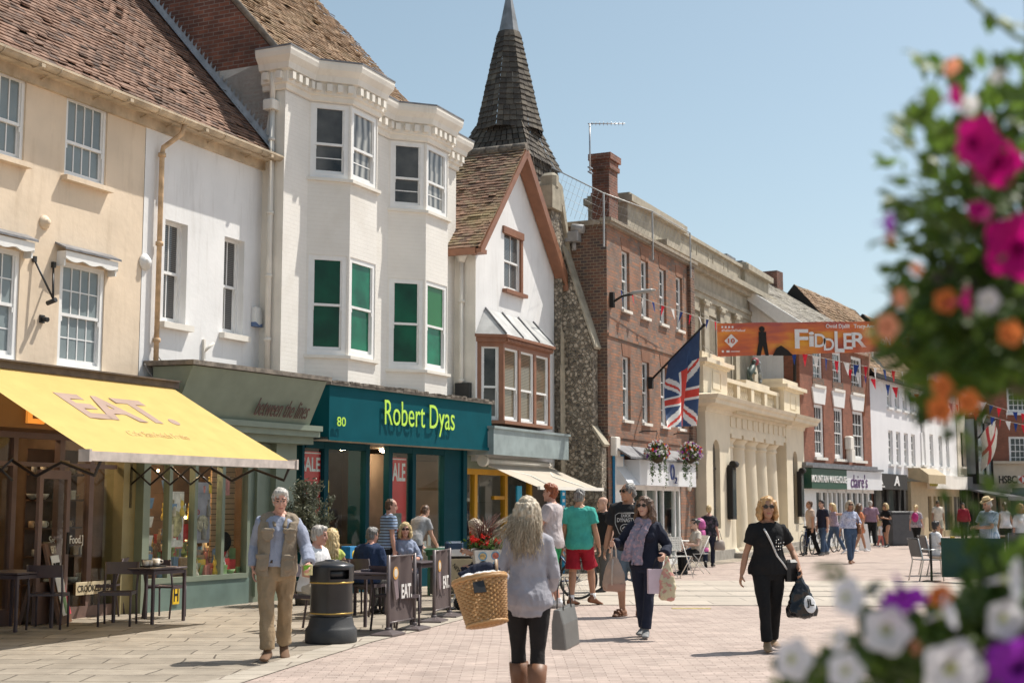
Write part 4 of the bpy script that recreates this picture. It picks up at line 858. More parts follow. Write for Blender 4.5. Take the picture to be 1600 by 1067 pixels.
b.poly([(FW, 0, 0), (FW, 6, 0), (FW, 6, 8.3), (FW, 0, 8.3)]); b.poly([(0, 6, 0), (FW, 6, 0), (FW, 6, 8.3), (0, 6, 8.3)])
b.build('wall', BRICK_F, F_)
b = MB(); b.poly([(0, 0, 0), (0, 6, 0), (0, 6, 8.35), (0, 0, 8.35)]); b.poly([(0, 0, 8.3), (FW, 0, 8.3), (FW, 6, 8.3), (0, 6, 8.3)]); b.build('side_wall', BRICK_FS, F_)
for x in fx:
    for z, h in ((6.4, 1.5), (3.66, 1.58)):
        sash(F_, x, z, .56, h, .07, None, (2, 2), (2, 2), .5, pm=PANE, fw=.05, sill=(.05, .07, .07, OFFWHITE))
        l = MB(); l.prism([(x, z + h), (x + .56, z + h), (x + .64, z + h + .3), (x - .08, z + h + .3)], .012, 'y', -.012); l.build('lintel', BRICK_R, F_)
f = MB(); f.box(-.06, FW + .05, -.12, .12, 8.35, 8.42); f.box(-.1, FW + .08, -.16, .14, 8.42, 8.5); f.box(-.07, .08, .14, 6, 8.35, 8.47); f.build('parapet', mat('parapet_stone', (.3, .25, .19), .9, .3, 8, bump=.5, streak=.4, stain=(.12, .1, .08)), F_)
f = MB(); f.box(0.02, FW - .02, -.03, -.002, 5.62, 5.7); f.box(0.02, FW - .02, -.025, -.002, 3.2, 3.27); f.build('string_course', BRICK_F, F_)
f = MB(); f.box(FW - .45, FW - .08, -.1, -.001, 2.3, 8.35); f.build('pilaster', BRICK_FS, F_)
# chimney + old tiled roof behind
cb_ = MB(); cx = FF.loc(946, 300, 1.6)[0]; cz = FF.loc(946, 250, 1.6)[1]
for e, za_, zb_ in ((0, 8.3, cz - 1.1), (.03, cz - 1.1, cz - 1.0), (0, cz - 1.0, cz - .35), (.05, cz - .35, cz - .22), (.02, cz - .22, cz - .1), (.08, cz - .1, cz + .08)): cb_.box(cx - .38 - e, cx + .3 + e, 1.35 - e, 1.85 + e, za_, zb_)
cb_.build('chimney', BRICK_C, F_)
r = MB(); a = Vector((.0, 1.6, 8.45)); v_ = Vector((0, .72, .69)); tiles(r, a, (1, 0, 0), v_, 3.6, 2.1, .18, .12, .02, .03, seed=55, wob=.05, clip=lambda u, s: u < 3.5 - s * .75); r.cm = 1; r.poly([a + Vector((0, 0, -.05)), a + Vector((3.4, 0, -.05)), a + v_ * 2.1 + Vector((1.85, 0, -.05)), a + v_ * 2.1 + Vector((0, 0, -.05))])
r.build('roof', [TILE_D, DARK], F_)
# aerial and anti-bird netting frame
ae = MB(); ax, az = FF.loc(922, 270, 1.1); at_ = FF.loc(922, 194, 1.1)[1]; a2 = FF.loc(975, 195, 1.1)[0]
ae.tube([(ax, 1.1, az), (ax, 1.1, at_)], .022, 6); ad_ = Vector((.418, -.909, 0)); a0_ = Vector((ax, 1.1, at_)); ae.tube([a0_ - ad_ * .05, a0_ + ad_ * .92], .014, 5)
for k in range(9): t = .06 + .1 * k; q = a0_ + ad_ * t; ae.tube([q + Vector((.12, .05, 0)), q - Vector((.12, .05, 0))], .007, 4); ae.tube([q + Vector((0, 0, .05)), q - Vector((0, 0, .05))], .006, 4)
for k in range(2): ae.box(ax - .08, ax + .15, 1.08, 1.14, az + .12 * k, az + .12 * k + .03)
tag(ae.build('aerial', mat('aluminium', (.45, .45, .46), .4, .1, metal=.7), None, FF.P, FF.rot), 'television aerial standing against the brick chimney', 'aerial')
STEEL = mat('galvanised_steel', (.42, .42, .41), .5, .15, metal=.4)
nf = MB()
np_ = [FF.loc(u, v, -.15) for u, v in ((943, 302), (1019, 330), (1078, 364))]
for x, h in np_: nf.box(x - .016, x + .016, -.17, -.135, h - 1.3, h)
xw, zw = FF.loc(862, 262, 1.5); Q = [Vector((xw, 1.5, zw))] + [Vector((x, -.15, h)) for x, h in np_]; nf.tube(Q, .016, 5)
for a_, c_ in zip(Q[:-1], Q[1:]):
    for k in range(12): q = a_.lerp(c_, k / 12); nf.tube([q, q + Vector((.12, .35, -.8))], .0035, 3)
    for k in range(1, 5): nf.tube([a_ + Vector((.02, .06, -.16)) * k, c_ + Vector((.02, .06, -.16)) * k], .0035, 3)
tag(nf.build('netting_frame', STEEL, None, FF.P, FF.rot), 'steel posts with bird netting along the brick parapet', 'netting')
# pipes / boxes on the side wall
f = MB(); f.tube([(-.08, .95, 7.72), (-.1, 1.3, 7.55), (-.12, 2.2, 7.2)], .1, 10); f.tube([(-.08, .82, 8.0), (-.08, .82, 7.75)], .06, 8); f.bbox(-.26, -.01, .65, 1.0, 7.95, 8.2, .02); f.tube([(-.1, .55, 8.25), (-.12, .85, 8.3)], .11, 10)
f.build('downpipe', mat('grey_lead_pipe', (.33, .32, .31), .6, .2, streak=.3), F_)
f = MB()
for k in range(5): f.tube([(-.03, .3 + .12 * k, 5.3 - .4 * k), (-.04, .36 + .1 * k, 4.3 - .3 * k), (-.05, .3 + .05 * k, 3.2 - .2 * k), (-.03, .22, .4)], .014, 5)
f.box(-.14, -.01, .3, .55, 3.9, 4.5); tag(f.build('cable', DARK, None, FF.P, FF.rot), 'black cables and box hanging down the dark brick side wall', 'cable')
f = MB(); f.bbox(.12, .42, -.16, -.002, 2.75, 3.2, .02); f.tube([(.27, -.08, 2.75), (.25, -.06, 1.0)], .025, 6); tag(f.build('meter_box', OFFWHITE, None, FF.P, FF.rot), 'small cream electricity box on the corner of the chequered brick house', 'box')
lm = MB(); lz = FF.loc(968, 465, -.2)[1]; lm.box(.16, .28, -.1, -.001, lz - .25, lz + .12); lm.tube([(.22, -.1, lz - .1), (.25, -.3, lz + .02), (.3, -.55, lz + .06)], .03, 8); lm.cm = 1
lm.rings([[(.3 + .2 * t + w * c, -.45 - .62 * t + w * .4 * c, lz + .07 + h * s + .08 * t) for c, s in ((1, 0), (.7, .7), (-.7, .7), (-1, 0), (-.7, -.5), (.7, -.5))] for t, w, h in ((0, .04, .03), (.15, .11, .06), (.8, .13, .06), (1, .03, .02))], True)
tag(lm.build('street_lamp', [DARK, mat('lamp_grey', (.3, .3, .29), .4, .1)], None, FF.P, FF.rot), 'grey street lamp bracketed to the corner of the chequered brick house', 'lamp')
# O2 phone shop
WHITEF = mat('white_fascia', (.74, .74, .75), .4, .05, 2); NAVY = mat('navy_letters', (.01, .03, .16), .4)
f = MB(); f.box(1.05, 5.65, -.42, .1, 2.06, 2.68); f.prism([(.05, 2.06), (.05, 2.68), (-.42, 2.06)], .75, 'x', .3); fs2 = f.build('shop_fascia', WHITEF, F_)
f = MB(); f.prism([(-.5, 2.68), (.0, 2.98), (.0, 3.03), (-.5, 2.73)], 5.5, 'x', .2); f.build('shop_canopy', LEAD, F_)
lettering('lettering', 'O', fs2, NAVY, 3.3, 3.62, 2.22, 2.62, -.45, .03, .0); lettering('lettering', '2', fs2, NAVY, 3.66, 3.82, 2.13, 2.3, -.45, .03, .0)
f = MB()
for x in (.72, 1.75, 2.72, 3.55, 4.1, 5.1, 5.5): f.box(x, x + .09, .02, .12, 0, 2.06)
f.box(.72, 5.6, .02, .12, 1.95, 2.06); f.box(.72, 5.6, .02, .12, 0, .14); f.box(2.72, 3.6, .03, .11, .14, .3); f.build('shop_frame', WOODWHITE, F_)
f = MB(); f.box(.72, 5.6, .06, .066, .14, 1.95); f.build('shop_pane', SHOPGLASS, F_)
f = MB(); f.poly([(.7, 1.8, 0), (5.6, 1.8, 0), (5.6, 1.8, 2.1), (.7, 1.8, 2.1)]); f.poly([(.7, .1, .01), (5.6, .1, .01), (5.6, 1.8, .01), (.7, 1.8, .01)]); f.poly([(.7, .1, 2.05), (5.6, .1, 2.05), (5.6, 1.8, 2.05), (.7, 1.8, 2.05)]); f.box(4.15, 5.1, .5, .55, .1, 2.0)
f.build('shop_interior', mat('pale_interior', (.36, .38, .38), .7, .2, 2), F_)
bs = MB(T(*FF.w(.68, -.06, 1.5), FF.rot)); bs.box(-.45, .2, -.02, .04, 0, 1.3); bs.cm = 1; bs.box(-.4, .15, -.024, -.02, .12, 1.25); tag(bs.build('notice_board', [mat('board_blue', (.02, .2, .4), .5), WPAP]), 'tall white notice with blue border beside the phone shop', 'sign')
HANGB = {}
def hanging_basket(P, seed, lab):
    root = thing('hanging_basket', lab, 'hanging basket', P, 0, 'hanging baskets on the brick house'); root.scale = (.66, .66, .78); rr = random.Random(seed)
    bk = MB(); bk.lathe([(.04, -.26), (.2, -.18), (.27, 0), (.25, 0), (.18, -.15)], 14); bk.build('bowl', mat('moss_lining', (.06, .045, .025), .9, .3), root)
    ch = MB()
    for k in range(3): a = 2.1 * k; ch.tube([(.25 * cos(a), .25 * sin(a), 0), (0, 0, .75)], .006, 4)
    ch.tube([(0, 0, .75), (-.45, .35, .78), (-.62, .5, .74)], .018, 5); ch.build('chain', DARK, root)
    lf = MB(); fl = MB()
    for k in range(900):
        th, ph = rr.uniform(0, 2 * pi), rr.uniform(-.5, 1.4); q = Vector((cos(th) * cos(ph), sin(th) * cos(ph), sin(ph) * .8)) * rr.uniform(.25, .47) + Vector((0, 0, .05)); quadleaf(lf, q, rr, .035)
    for t in range(7):
        th = rr.uniform(0, 2 * pi); base = Vector((cos(th), sin(th), 0)) * rr.uniform(.15, .36); ln = rr.uniform(.4, 1.0)
        for k in range(70): s = rr.random(); quadleaf(lf, base + Vector((rr.gauss(0, .035), rr.gauss(0, .035), -.1 - ln * s)), rr, .03)
    for k in range(170):
        th, ph = rr.uniform(0, 2 * pi), rr.uniform(-.45, 1.45); q = Vector((cos(th) * cos(ph), sin(th) * cos(ph), sin(ph) * .8)) * rr.uniform(.42, .52) + Vector((0, 0, .05))
        c = rr.random(); z = sin(ph); fl.cm = 0 if c < .5 else (1 if c < .64 else (2 if c < .8 else 3))
        if z < 0 and fl.cm in (1, 2) and rr.random() < .5: fl.cm = 0 if rr.random() < .6 else 3
        for j in range(3): quadleaf(fl, q + Vector((rr.gauss(0, .015), rr.gauss(0, .015), rr.gauss(0, .015))), rr, .045)
    lf.build('foliage', LEAFM, root); fl.build('blossom', [PETW, PETR, PETO, PETV], root)
    return root
def quadleaf(mb, q, rr, s, asp=.6, nrm=None):
    a = Vector((rr.gauss(0, 1), rr.gauss(0, 1), rr.gauss(0, 1))).normalized(); b = a.cross(Vector((rr.gauss(0, 1), rr.gauss(0, 1), rr.gauss(0, 1)))).normalized()
    s *= rr.uniform(.6, 1.4); mb.ct = rr.random(); n = a.cross(b) * s * .25
    mb.poly([q - a * s, q - b * s * asp + n, q + a * s, q + b * s * asp + n])
LEAFM = tint_mat('leaf_green', [(.03, .06, .015), (.06, .12, .02), (.11, .19, .03), (.05, .10, .025)], .5, .4, 0, trans=.35)
PETW = tint_mat('white_petal', [(.8, .78, .74), (.72, .7, .68), (.83, .82, .78)], .6, .3, 0, trans=.3); PETR = tint_mat('red_petal', [(.6, .02, .02), (.7, .05, .03)], .6, .3, 0, trans=.3)
PETO = tint_mat('orange_petal', [(.75, .16, .03), (.8, .3, .06)], .6, .3, 0, trans=.3); PETV = tint_mat('violet_petal', [(.12, .02, .28), (.3, .04, .42), (.4, .05, .3)], .6, .3, 0, trans=.3)
for u, v, s, lab in ((1027, 711, 1, 'hanging basket with more orange and white flowers above the phone shop sign'), (1079, 712, 2, 'hanging basket with more violet flowers beside the cream building corner')):
    x, z = FF.loc(u, v, -.75); hanging_basket(FF.w(x, -.75, z), s, lab)
al = MB(T(*FF.w(6.25, 0, 2.12), FF.rot)); al.M = al.M @ Matrix.Rotation(pi / 2, 4, 'X'); al.lathe([(.17, 0), (.17, .06), (.1, .09), (.02, .1)], 14); tag(al.build('alarm_box', OFFWHITE), 'round white alarm sounder on brick beside the phone shop', 'alarm box')
# Union flag on its pole
fp = thing('flag', 'Union Jack hanging from a black pole slanting off the brick house', 'flag', FF.P, FF.rot)
px0, pz0 = FF.loc(1019, 592, -.1); pA = Vector((px0, -.1, pz0)); dd = ray(1100, 508); yv = -1.6
px1, pz1 = FF.loc(1100, 508, yv); pB = Vector((px1, yv, pz1)); f = MB(); f.tube([pA, pB], .03, 7); f.sphere(pB, .05, 8, 6); f.box(px0 - .06, px0 + .06, -.12, -.001, pz0 - .25, pz0 + .05); f.build('pole', DARK, fp)
dirp = (pB - pA).normalized(); fl_len = (pB - pA).length * .93
NX, NZ = 26, 40; FH = 2.55
def flag_pt(a, c):     # a along pole side (0 inner .. 1 tip), c down
    top = pA + dirp * (fl_len * (.34 + .66 * a)); x = top.x; base_in = pA + dirp * fl_len * .34; w = 1.05
    bot = Vector((px1 - w * (1 - a) * 1.05 - .02, yv + .35 + .18 * (1 - a), 0)); zb = pz1 - FH
    q = Vector((top.x + (bot.x - top.x) * c ** .8, top.y + (bot.y - top.y) * c, top.z + (zb - .08 * (1 - a) - top.z) * c))
    fo = (.1 * sin(a * 9 + c * 2.2) + .05 * sin(a * 17 + 1)) * min(1, c * 2.5)
    return q + Vector((fo * .3, fo, 0))
def flag_col(a, c):
    if c < .3: return 0
    u, w = (c - .3) / .7 * 2 - 1, a * 2 - 1      # u along the fly, w across
    W, H = 1.0, 1.0
    if abs(w) < .2 or abs(u) < .12: return 1
    if abs(w) < .34 or abs(u) < .2: return 2
    d = abs(abs(u) - abs(w)) ; sgn = (abs(w) - abs(u))
    if d < .1: return 1 if (sgn if u * w > 0 else -sgn) > -.02 else 2
    if d < .24: return 2
    return 0
f = MB(); NX, NZ = 60, 110
ids = [[f.p(flag_pt(i / NX, j / NZ)) for i in range(NX + 1)] for j in range(NZ + 1)]
for j in range(NZ):
    for i in range(NX): f.cm = flag_col((i + .5) / NX, (j + .5) / NZ); f.face([ids[j][i], ids[j][i + 1], ids[j + 1][i + 1], ids[j + 1][i]], True)
f.build('cloth', [mat('flag_navy', (.035, .07, .16), .8, .1, trans if False else 5), mat('flag_red', (.62, .06, .04), .8, .1), mat('flag_white', (.75, .72, .68), .8, .05)], fp)

# -- G market hall: cream portico, grey stone storey behind
FG = Front(gnd(1106, 877), 24.7)
CRM = mat('cream_stucco', (.72, .63, .475), .75, .08, 1.5, bump=.2, bscale=20, streak=.4, stain=(.42, .35, .24)); GST = mat('grey_limestone', (.40, .355, .275), .9, .2, 3, bump=.5, bscale=25, streak=.55, stain=(.2, .17, .13))
G_ = fthing('market_hall', 'cream classical market hall with Doric columns and grey stone upper storey', 'hall', FG)
PR = [(0, 2.5), (9.6, 12.3)]; YB = .55; GWD = 12.3
def arch_hole(x0, x1, z0, z1, n=10):
    r_ = (x1 - x0) / 2; c = (x0 + x1) / 2; return [(x0, z0), (x1, z0)] + [(c + r_ * cos(pi * k / n), z1 - r_ + r_ * sin(pi * k / n)) for k in range(n + 1)]
b = MB()
for x0, x1 in PR:
    c = x0 + (1.02 if x0 < 1 else 1.25); b.wall([(x0, 0), (x1, 0), (x1, 4.25), (x0, 4.25)], [arch_hole(c - .36, c + .36, .9, 3.45)], 0, .16)
    b.poly([(x0, 0, 0), (x0, 2, 0), (x0, 2, 4.25), (x0, 0, 4.25)]); b.poly([(x1, 0, 0), (x1, 2, 0), (x1, 2, 4.25), (x1, 0, 4.25)])
b.poly([(2.5, 1.3, 0), (9.6, 1.3, 0), (9.6, 1.3, 3.9), (2.5, 1.3, 3.9)]); b.poly([(2.5, .62, 3.75), (9.6, .62, 3.75), (9.6, 1.3, 3.75), (2.5, 1.3, 3.75)]); b.poly([(0, .3, 0), (0, 8, 0), (0, 8, 4.2), (0, .3, 4.2)]); b.poly([(GWD, 2, 0), (GWD, 8, 0), (GWD, 8, 4.2), (GWD, 2, 4.2)])
b.build('wall', CRM, G_)
for x0, x1 in PR:
    c = x0 + (1.02 if x0 < 1 else 1.25); f = MB(); f.prism(arch_hole(c - .36, c + .36, .9, 3.45), .02, 'y', .14); f.cm = 1; f.box(c - .02, c + .02, .12, .139, .9, 3.4); f.box(c - .36, c + .36, .12, .139, 2.6, 2.64); f.build('window', [PANE_D, DARK], G_)
for x in (3.25, 4.6, 5.95, 7.3, 8.65):
    f = MB(); f.lathe([(.56, .1), (.56, .18), (.5, .26), (.48, .3), (.47, .5), (.46, 1.3), (.40, 3.25), (.40, 3.3), (.44, 3.32), (.44, 3.36), (.41, 3.38), (.42, 3.46), (.5, 3.54), (.52, 3.58)], 22, (x, YB, 0)); f.box(x - .58, x + .58, YB - .58, YB + .58, .0, .1); f.box(x - .55, x + .55, YB - .55, YB + .55, 3.58, 3.7); f.build('column', CRM, G_)
f = MB(); f.box(2.5, 9.6, .02, .62, 3.7, 3.86); f.box(2.5, 9.6, .05, .62, 3.86, 4.25)
for k in range(11): x = 2.7 + k * .66; f.box(x, x + .3, .02, .05, 3.92, 4.22)
# cornice that steps in over the recess
def run(o): return [(-o, 2.0), (-o, -o), (2.5 + o, -o), (2.5 + o, .05 - o), (9.6 - o, .05 - o), (9.6 - o, -o), (12.3 + o, -o), (12.3 + o, 2.0)]
f.rings([[(x, y, z) for x, y in run(o)] for o, z in ((.0, 4.22), (.03, 4.24), (.05, 4.34), (.18, 4.38), (.42, 4.42), (.44, 4.52), (.5, 4.56), (.54, 4.66), (.0, 4.74))], False, False, False, closed=False)
for k in range(46):
    x = 2.6 + k * .155; f.box(x, x + .085, -.22, -.08, 4.3, 4.38)
f.build('entablature', CRM, G_)
f = MB()
for x0, x1 in PR:
    f.box(x0 + .02, x1 - .02, .05, 2.0, 4.72, 5.55); f.box(x0 - .05, x1 + .05, -.02, 2.05, 5.55, 5.62); f.box(x0 - .16, x1 + .16, -.13, 2.1, 5.62, 5.74); f.box(x0 + .1, x1 - .1, .1, 1.9, 5.74, 5.95)
    for q in ((x0 + .9, x0 + .93), (x0 + 1.75, x0 + 1.78)): f.box(q[0], q[1], .03, .05, 4.95, 5.42)
    f.box(x0 + .9, x0 + 1.78, .03, .05, 4.93, 4.95); f.box(x0 + .9, x0 + 1.78, .03, .05, 5.42, 5.45)
f.box(2.5, 9.6, .25, .5, 4.7, 4.86); f.box(2.5, 9.6, .2, .55, 5.3, 5.42)
for x in (2.5, 4.2, 5.9, 7.6, 9.2): f.box(x, x + .35, .22, .52, 4.86, 5.3)
f.box(5.4, 8.4, .25, .5, 5.42, 5.56)
f.build('parapet', CRM, G_)
bal = MB(); bal.lathe([(.06, 0), (.06, .04), (.035, .06), (.075, .16), (.03, .3), (.05, .38), (.05, .42)], 8); bme = bal.mesh('baluster', CRM)
for x0 in (2.85, 4.55, 6.25, 7.95):
    for k in range(6): o = link(bpy.data.objects.new('baluster', bme), G_); o.location = (x0 + .14 + k * .21, .37, 4.87)
f = MB(); f.box(2.4, 9.7, -.35, .6, 0, .16); f.box(2.4, 9.7, -.05, 1.29, .0, .06); f.box(-.12, 2.5, -.1, .5, 0, .28); f.box(9.6, 12.4, -.1, .5, 0, .28); f.build('step', mat('grey_step_stone', (.33, .30, .26), .9, .2, 6, bump=.3), G_)
for c, lab in ((2.35, 'black framed menu case on the nearer cream pier'), (11.25, 'black framed menu case on the farther cream pier')):
    f = MB(T(*FG.w(c - .1, -.12, 1.15), FG.rot)); f.bbox(-.22, .22, -.06, .1, 0, 1.6, .02); f.tube([(-.2, -.06, 1.62), (.2, -.06, 1.62)], .1, 10); f.cm = 1; f.box(-.16, .16, -.064, -.06, .1, 1.45); tag(f.build('menu_case', [DARK, PANE]), lab, 'menu case', 'menu cases on the portico')
f = MB(T(*FG.w(11.75, -.003, 2.25), FG.rot)); f.box(-.15, .15, -.02, 0, 0, .3); f.cm = 1; f.sphere((0, -.02, .22), .035, 8, 5, (1, .3, 1)); f.tube([(0, -.022, .18), (-.0, -.022, .1), (.07, -.022, .09), (.09, -.022, .04)], .014, 5); f.tube([(-.03, -.022, .13), (-.06, -.022, .07), (-.01, -.022, .03), (.05, -.022, .06)], .01, 5); tag(f.build('access_sign', [mat('sign_blue', (.01, .05, .25), .4), WPAP]), 'small blue wheelchair access sign on the farther cream pier', 'sign')
# stone storey
YS = 1.9
b = MB(); b.box(1.6, 15.2, YS, 8, 4.3, 9.2); b.build('upper_wall', GST, G_)
f = MB(); yy = YS
f.box(1.45, 15.35, yy - .18, 8, 9.2, 9.34); f.box(1.3, 15.5, yy - .4, 8, 9.34, 9.52); f.box(1.6, 15.2, yy - .02, 8, 9.52, 9.6)
f.box(1.9, 15.0, yy + .12, 7.5, 9.6, 10.25)
for x0, x1 in ((-1.1, 3.9), (11.6, 15.1)): f.box(x0, x1, yy - .02, yy + 1.2, 9.2, 10.2); f.box(x0 - .12, x1 + .12, yy - .2, yy + 1.3, 10.2, 10.4); f.box(x0 - .05, x1 + .05, yy - .1, yy + 1.2, 10.4, 10.48)
f.box(3.7, 11.6, yy + .02, 6, 10.25, 10.36)
for x0 in (4.1, 6.0, 7.9, 9.8): f.box(x0, x0 + 1.4, yy + .1, yy + .12, 9.72, 9.76); f.box(x0, x0 + 1.4, yy + .1, yy + .12, 10.1, 10.14); f.box(x0, x0 + .05, yy + .1, yy + .12, 9.76, 10.1); f.box(x0 + 1.35, x0 + 1.4, yy + .1, yy + .12, 9.76, 10.1)
for x0, x1 in ((12.0, 14.6),): f.box(x0, x1, yy - .04, yy - .02, 9.7, 9.74); f.box(x0, x1, yy - .04, yy - .02, 10.08, 10.12)
f.box(1.7, 15.1, yy - .1, yy, 8.55, 8.7); f.box(1.7, 15.1, yy - .05, yy, 8.35, 8.55)
f.build('upper_cornice', GST, G_)
for x in (4.1, 6.0, 7.9, 9.8):
    f = MB(); f.box(x, x + .5, yy - .12, yy, 5.4, 8.1); f.box(x - .05, x + .55, yy - .16, yy, 5.2, 5.4); f.box(x - .04, x + .54, yy - .15, yy, 8.1, 8.15); f.prism([(x - .02, 8.15), (x + .52, 8.15), (x + .62, 8.33), (x - .12, 8.33)], .18, 'y', yy - .18)
    for s in (-.06, .56): f.sphere((x + s, yy - .14, 8.24), .09, 8, 6)
    f.build('pilaster', GST, G_)
for x in (4.85, 6.75, 8.65):
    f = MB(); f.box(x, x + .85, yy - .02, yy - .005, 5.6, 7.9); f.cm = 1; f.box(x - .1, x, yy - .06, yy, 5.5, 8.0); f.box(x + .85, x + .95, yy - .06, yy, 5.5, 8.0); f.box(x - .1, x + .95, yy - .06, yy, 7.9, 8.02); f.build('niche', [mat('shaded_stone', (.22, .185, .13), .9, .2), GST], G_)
for x in (2.0, 12.2):
    f = MB(); f.box(x, x + 1.4, yy - .08, yy, 5.3, 8.34); f.build('pilaster', GST, G_)
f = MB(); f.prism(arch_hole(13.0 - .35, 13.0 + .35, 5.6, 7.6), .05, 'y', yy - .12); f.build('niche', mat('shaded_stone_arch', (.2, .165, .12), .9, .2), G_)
f = MB(); f.box(13.2, 15.0, 2.4, 5, 10.48, 10.85); f.box(11.8, 13.0, 2.6, 5, 10.4, 10.9); f.build('roof_lead', LEAD, G_)
# coat of arms with lion and unicorn on the balustrade
ca = MB(T(*FG.w(6.9, .36, 5.56), FG.rot)); ca.prism([(-.22, .05), (.22, .05), (.22, .35), (0, .6), (-.22, .35)], .12, 'y', -.06); ca.cm = 1
for s in (-1, 1):
    ca.cm = 1 if s < 0 else 2
    ca.tube([(s * .75, 0, .08), (s * .62, 0, .3), (s * .42, -.02, .42), (s * .3, -.04, .62)], [.06, .11, .12, .07], 8); ca.sphere((s * .3, -.06, .68), .085, 8, 6); ca.tube([(s * .45, -.04, .4), (s * .25, -.1, .3)], .04, 6); ca.tube([(s * .68, 0, .2), (s * .5, -.05, .04)], .05, 6); ca.tube([(s * .75, 0, .1), (s * .9, 0, .3), (s * .85, 0, .45)], .02, 5)
ca.cm = 3; ca.sphere((0, -.02, .72), .14, 8, 6)
tag(ca.build('coat_of_arms', [mat('arms_stone', (.5, .45, .35), .8, .1), mat('arms_bronze', (.05, .075, .06), .5, .2), mat('arms_grey', (.2, .22, .22), .6, .2), mat('arms_red', (.25, .03, .04), .6, .2)]), 'painted coat of arms with two beasts on the cream balustrade', 'coat of arms')

# -- H red brick, white gable side
FH_ = Front(gnd(1256, 857), 32)
BRICK_H = brick_mat('warm_red_brick', (.30, .11, .065), (.23, .085, .05), (.17, .10, .07), .225, .075, .008, var=.22)
H_ = fthing('brick_house', 'tall red brick house with white keystoned sash windows above two shops', 'house', FH_)
HX = FH_.loc(1360, 640)[0]; hz = 7.95
hx = [(1272, 1287), (1303, 1317), (1332, 1349)]
def fl_(F, u, v, y=0): return F.loc(u, v, y)[0]
cols = [(fl_(FH_, a, 650), fl_(FH_, c, 650)) for a, c in hx]; zs0, zs1 = 3.32, 5.3; zu0, zu1 = 6.02, 7.5
b = MB(); b.wall([(0, 2.9), (HX, 2.9), (HX, hz), (0, hz)], [(a, c, zs0, zs1) for a, c in cols] + [(a, c, zu0, zu1) for a, c in cols], 0, .14)
b.poly([(HX, 0, 0), (HX, 8, 0), (HX, 8, hz), (HX, 0, hz)]); b.poly([(0, 0, 0), (0, .6, 0), (0, .6, hz), (0, 0, hz)]); b.build('wall', BRICK_H, H_)
for a, c in cols:
    for z, h in ((zs0, zs1 - zs0), (zu0, zu1 - zu0)):
        sash(H_, a, z, c - a, h, .05, None, (3, 2), (3, 2), .5, pm=PANE, fw=.12, sill=(.1, .1, .1, OFFWHITE), bar=.03)
    f = MB(); f.prism([(a - .05, zs1 + .02), (c + .05, zs1 + .02), (c + .25, zs1 + .62), (a - .25, zs1 + .62)], .05, 'y', -.05); f.build('lintel', WOODWHITE, H_)
    f = MB(); f.box(a - .1, c + .1, -.02, -.001, zs1 + .75, zs1 + 1.0); f.build('apron', BRICK_FS, H_)
b = MB(); q0 = FH_.loc(1196, 425, 3.2); yR, zR = 4.2, 11.1
b.poly([(-.02, .6, 4), (-.02, 9, 4), (-.02, 9, hz), (-.02, yR, zR - .12), (-.02, .6, hz + .15)]); b.build('side_wall', WHITE, H_)
r = MB(); v_ = Vector((0, yR + .35, zR - hz - .05)); r.cm = 0; tiles(r, (-.3, -.35, hz + .05), (1, 0, 0), v_, HX + .3, v_.length, .3, .22, .012, .018, seed=77, wob=.02); r.cm = 1; underlay(r, (-.3, -.35, hz + .05), (1, 0, 0), v_, HX + .3, v_.length); r.poly([(-.3, yR, zR), (HX, yR, zR), (HX, 9, hz), (-.3, 9, hz)])
r.build('roof', [tint_mat('grey_slate', [(.22, .2, .17), (.3, .27, .23), (.36, .33, .28)], .8, .3, .3, moss=(.3, .27, .2)), DARK], H_)
f = MB(); f.prism([(-.35, hz - .05), (.35, hz + .0), (yR, zR - .16), (yR, zR + .02), (-.35, hz + .12)], .12, 'x', -.34); f.build('bargeboard', WOODWHITE, H_)
f = MB(); f.box(-.25, HX, -.35, .0, hz - .08, hz + .06); f.box(-.1, HX, -.2, 0, hz - .3, hz - .08)
for k in range(18): x = k * HX / 18; f.box(x, x + .14, -.28, -.2, hz - .28, hz - .08)
f.build('eaves', OFFWHITE, H_); f = MB(); f.tube([(-.3, -.42, hz + .1), (HX, -.42, hz + .1)], .07, 8); f.tube([(-.1, -.38, hz + .05), (-.12, -.1, hz - .5), (-.3, .05, hz - .8), (-.3, .08, 6)], .06, 8); f.build('gutter', DARK, H_)
f = MB(); f.box(HX - .6, HX + .1, yR - .5, yR + .2, zR - .5, zR + .45); f.build('chimney', BRICK_C, H_)
GREEN_F = mat('dark_green_fascia', (.012, .07, .04), .45, .06)
xm = FH_.loc(1320, 745, -.3)[0]
f = MB(); f.box(-.05, xm, -.38, 0.1, 2.15, 2.88); fg = f.build('shop_fascia', GREEN_F, H_); lettering('lettering', 'MOUNTAIN WAREHOUSE', fg, WPAP, fl_(FH_, 1268, 745, -.38), xm - .05, 2.38, 2.64, -.385, .015, .008, space=1)
f = MB(); f.box(xm + .02, HX + .1, -.36, .1, 2.15, 2.88); fc = f.build('shop_fascia', WHITEF, H_); lettering('lettering', "claire's", fc, mat('purple_letters', (.09, .02, .13), .4), fl_(FH_, 1329, 750, -.36), fl_(FH_, 1355, 750, -.36), 2.22, 2.74, -.365, .015, .0)
f = MB(); f.box(-.1, HX + .1, -.45, .0, 2.9, 2.98); f.box(-.1, HX + .1, -.2, 0, 2.98, 3.1); f.build('shop_cornice', LEAD, H_)
f = MB(); f.box(0, 1.3, -.05, .2, 0, 2.15)
for u in (1284, 1293, 1300, 1307, 1315, 1322, 1331, 1340, 1348, 1357): x = fl_(FH_, u, 820); f.box(x - .09, x + .09, -.04, .1, 0, 2.15)
f.box(0, HX, -.04, .1, 2.02, 2.15); f.box(0, HX, -.04, .1, 0, .3); f.build('shop_frame', WOODWHITE, H_)
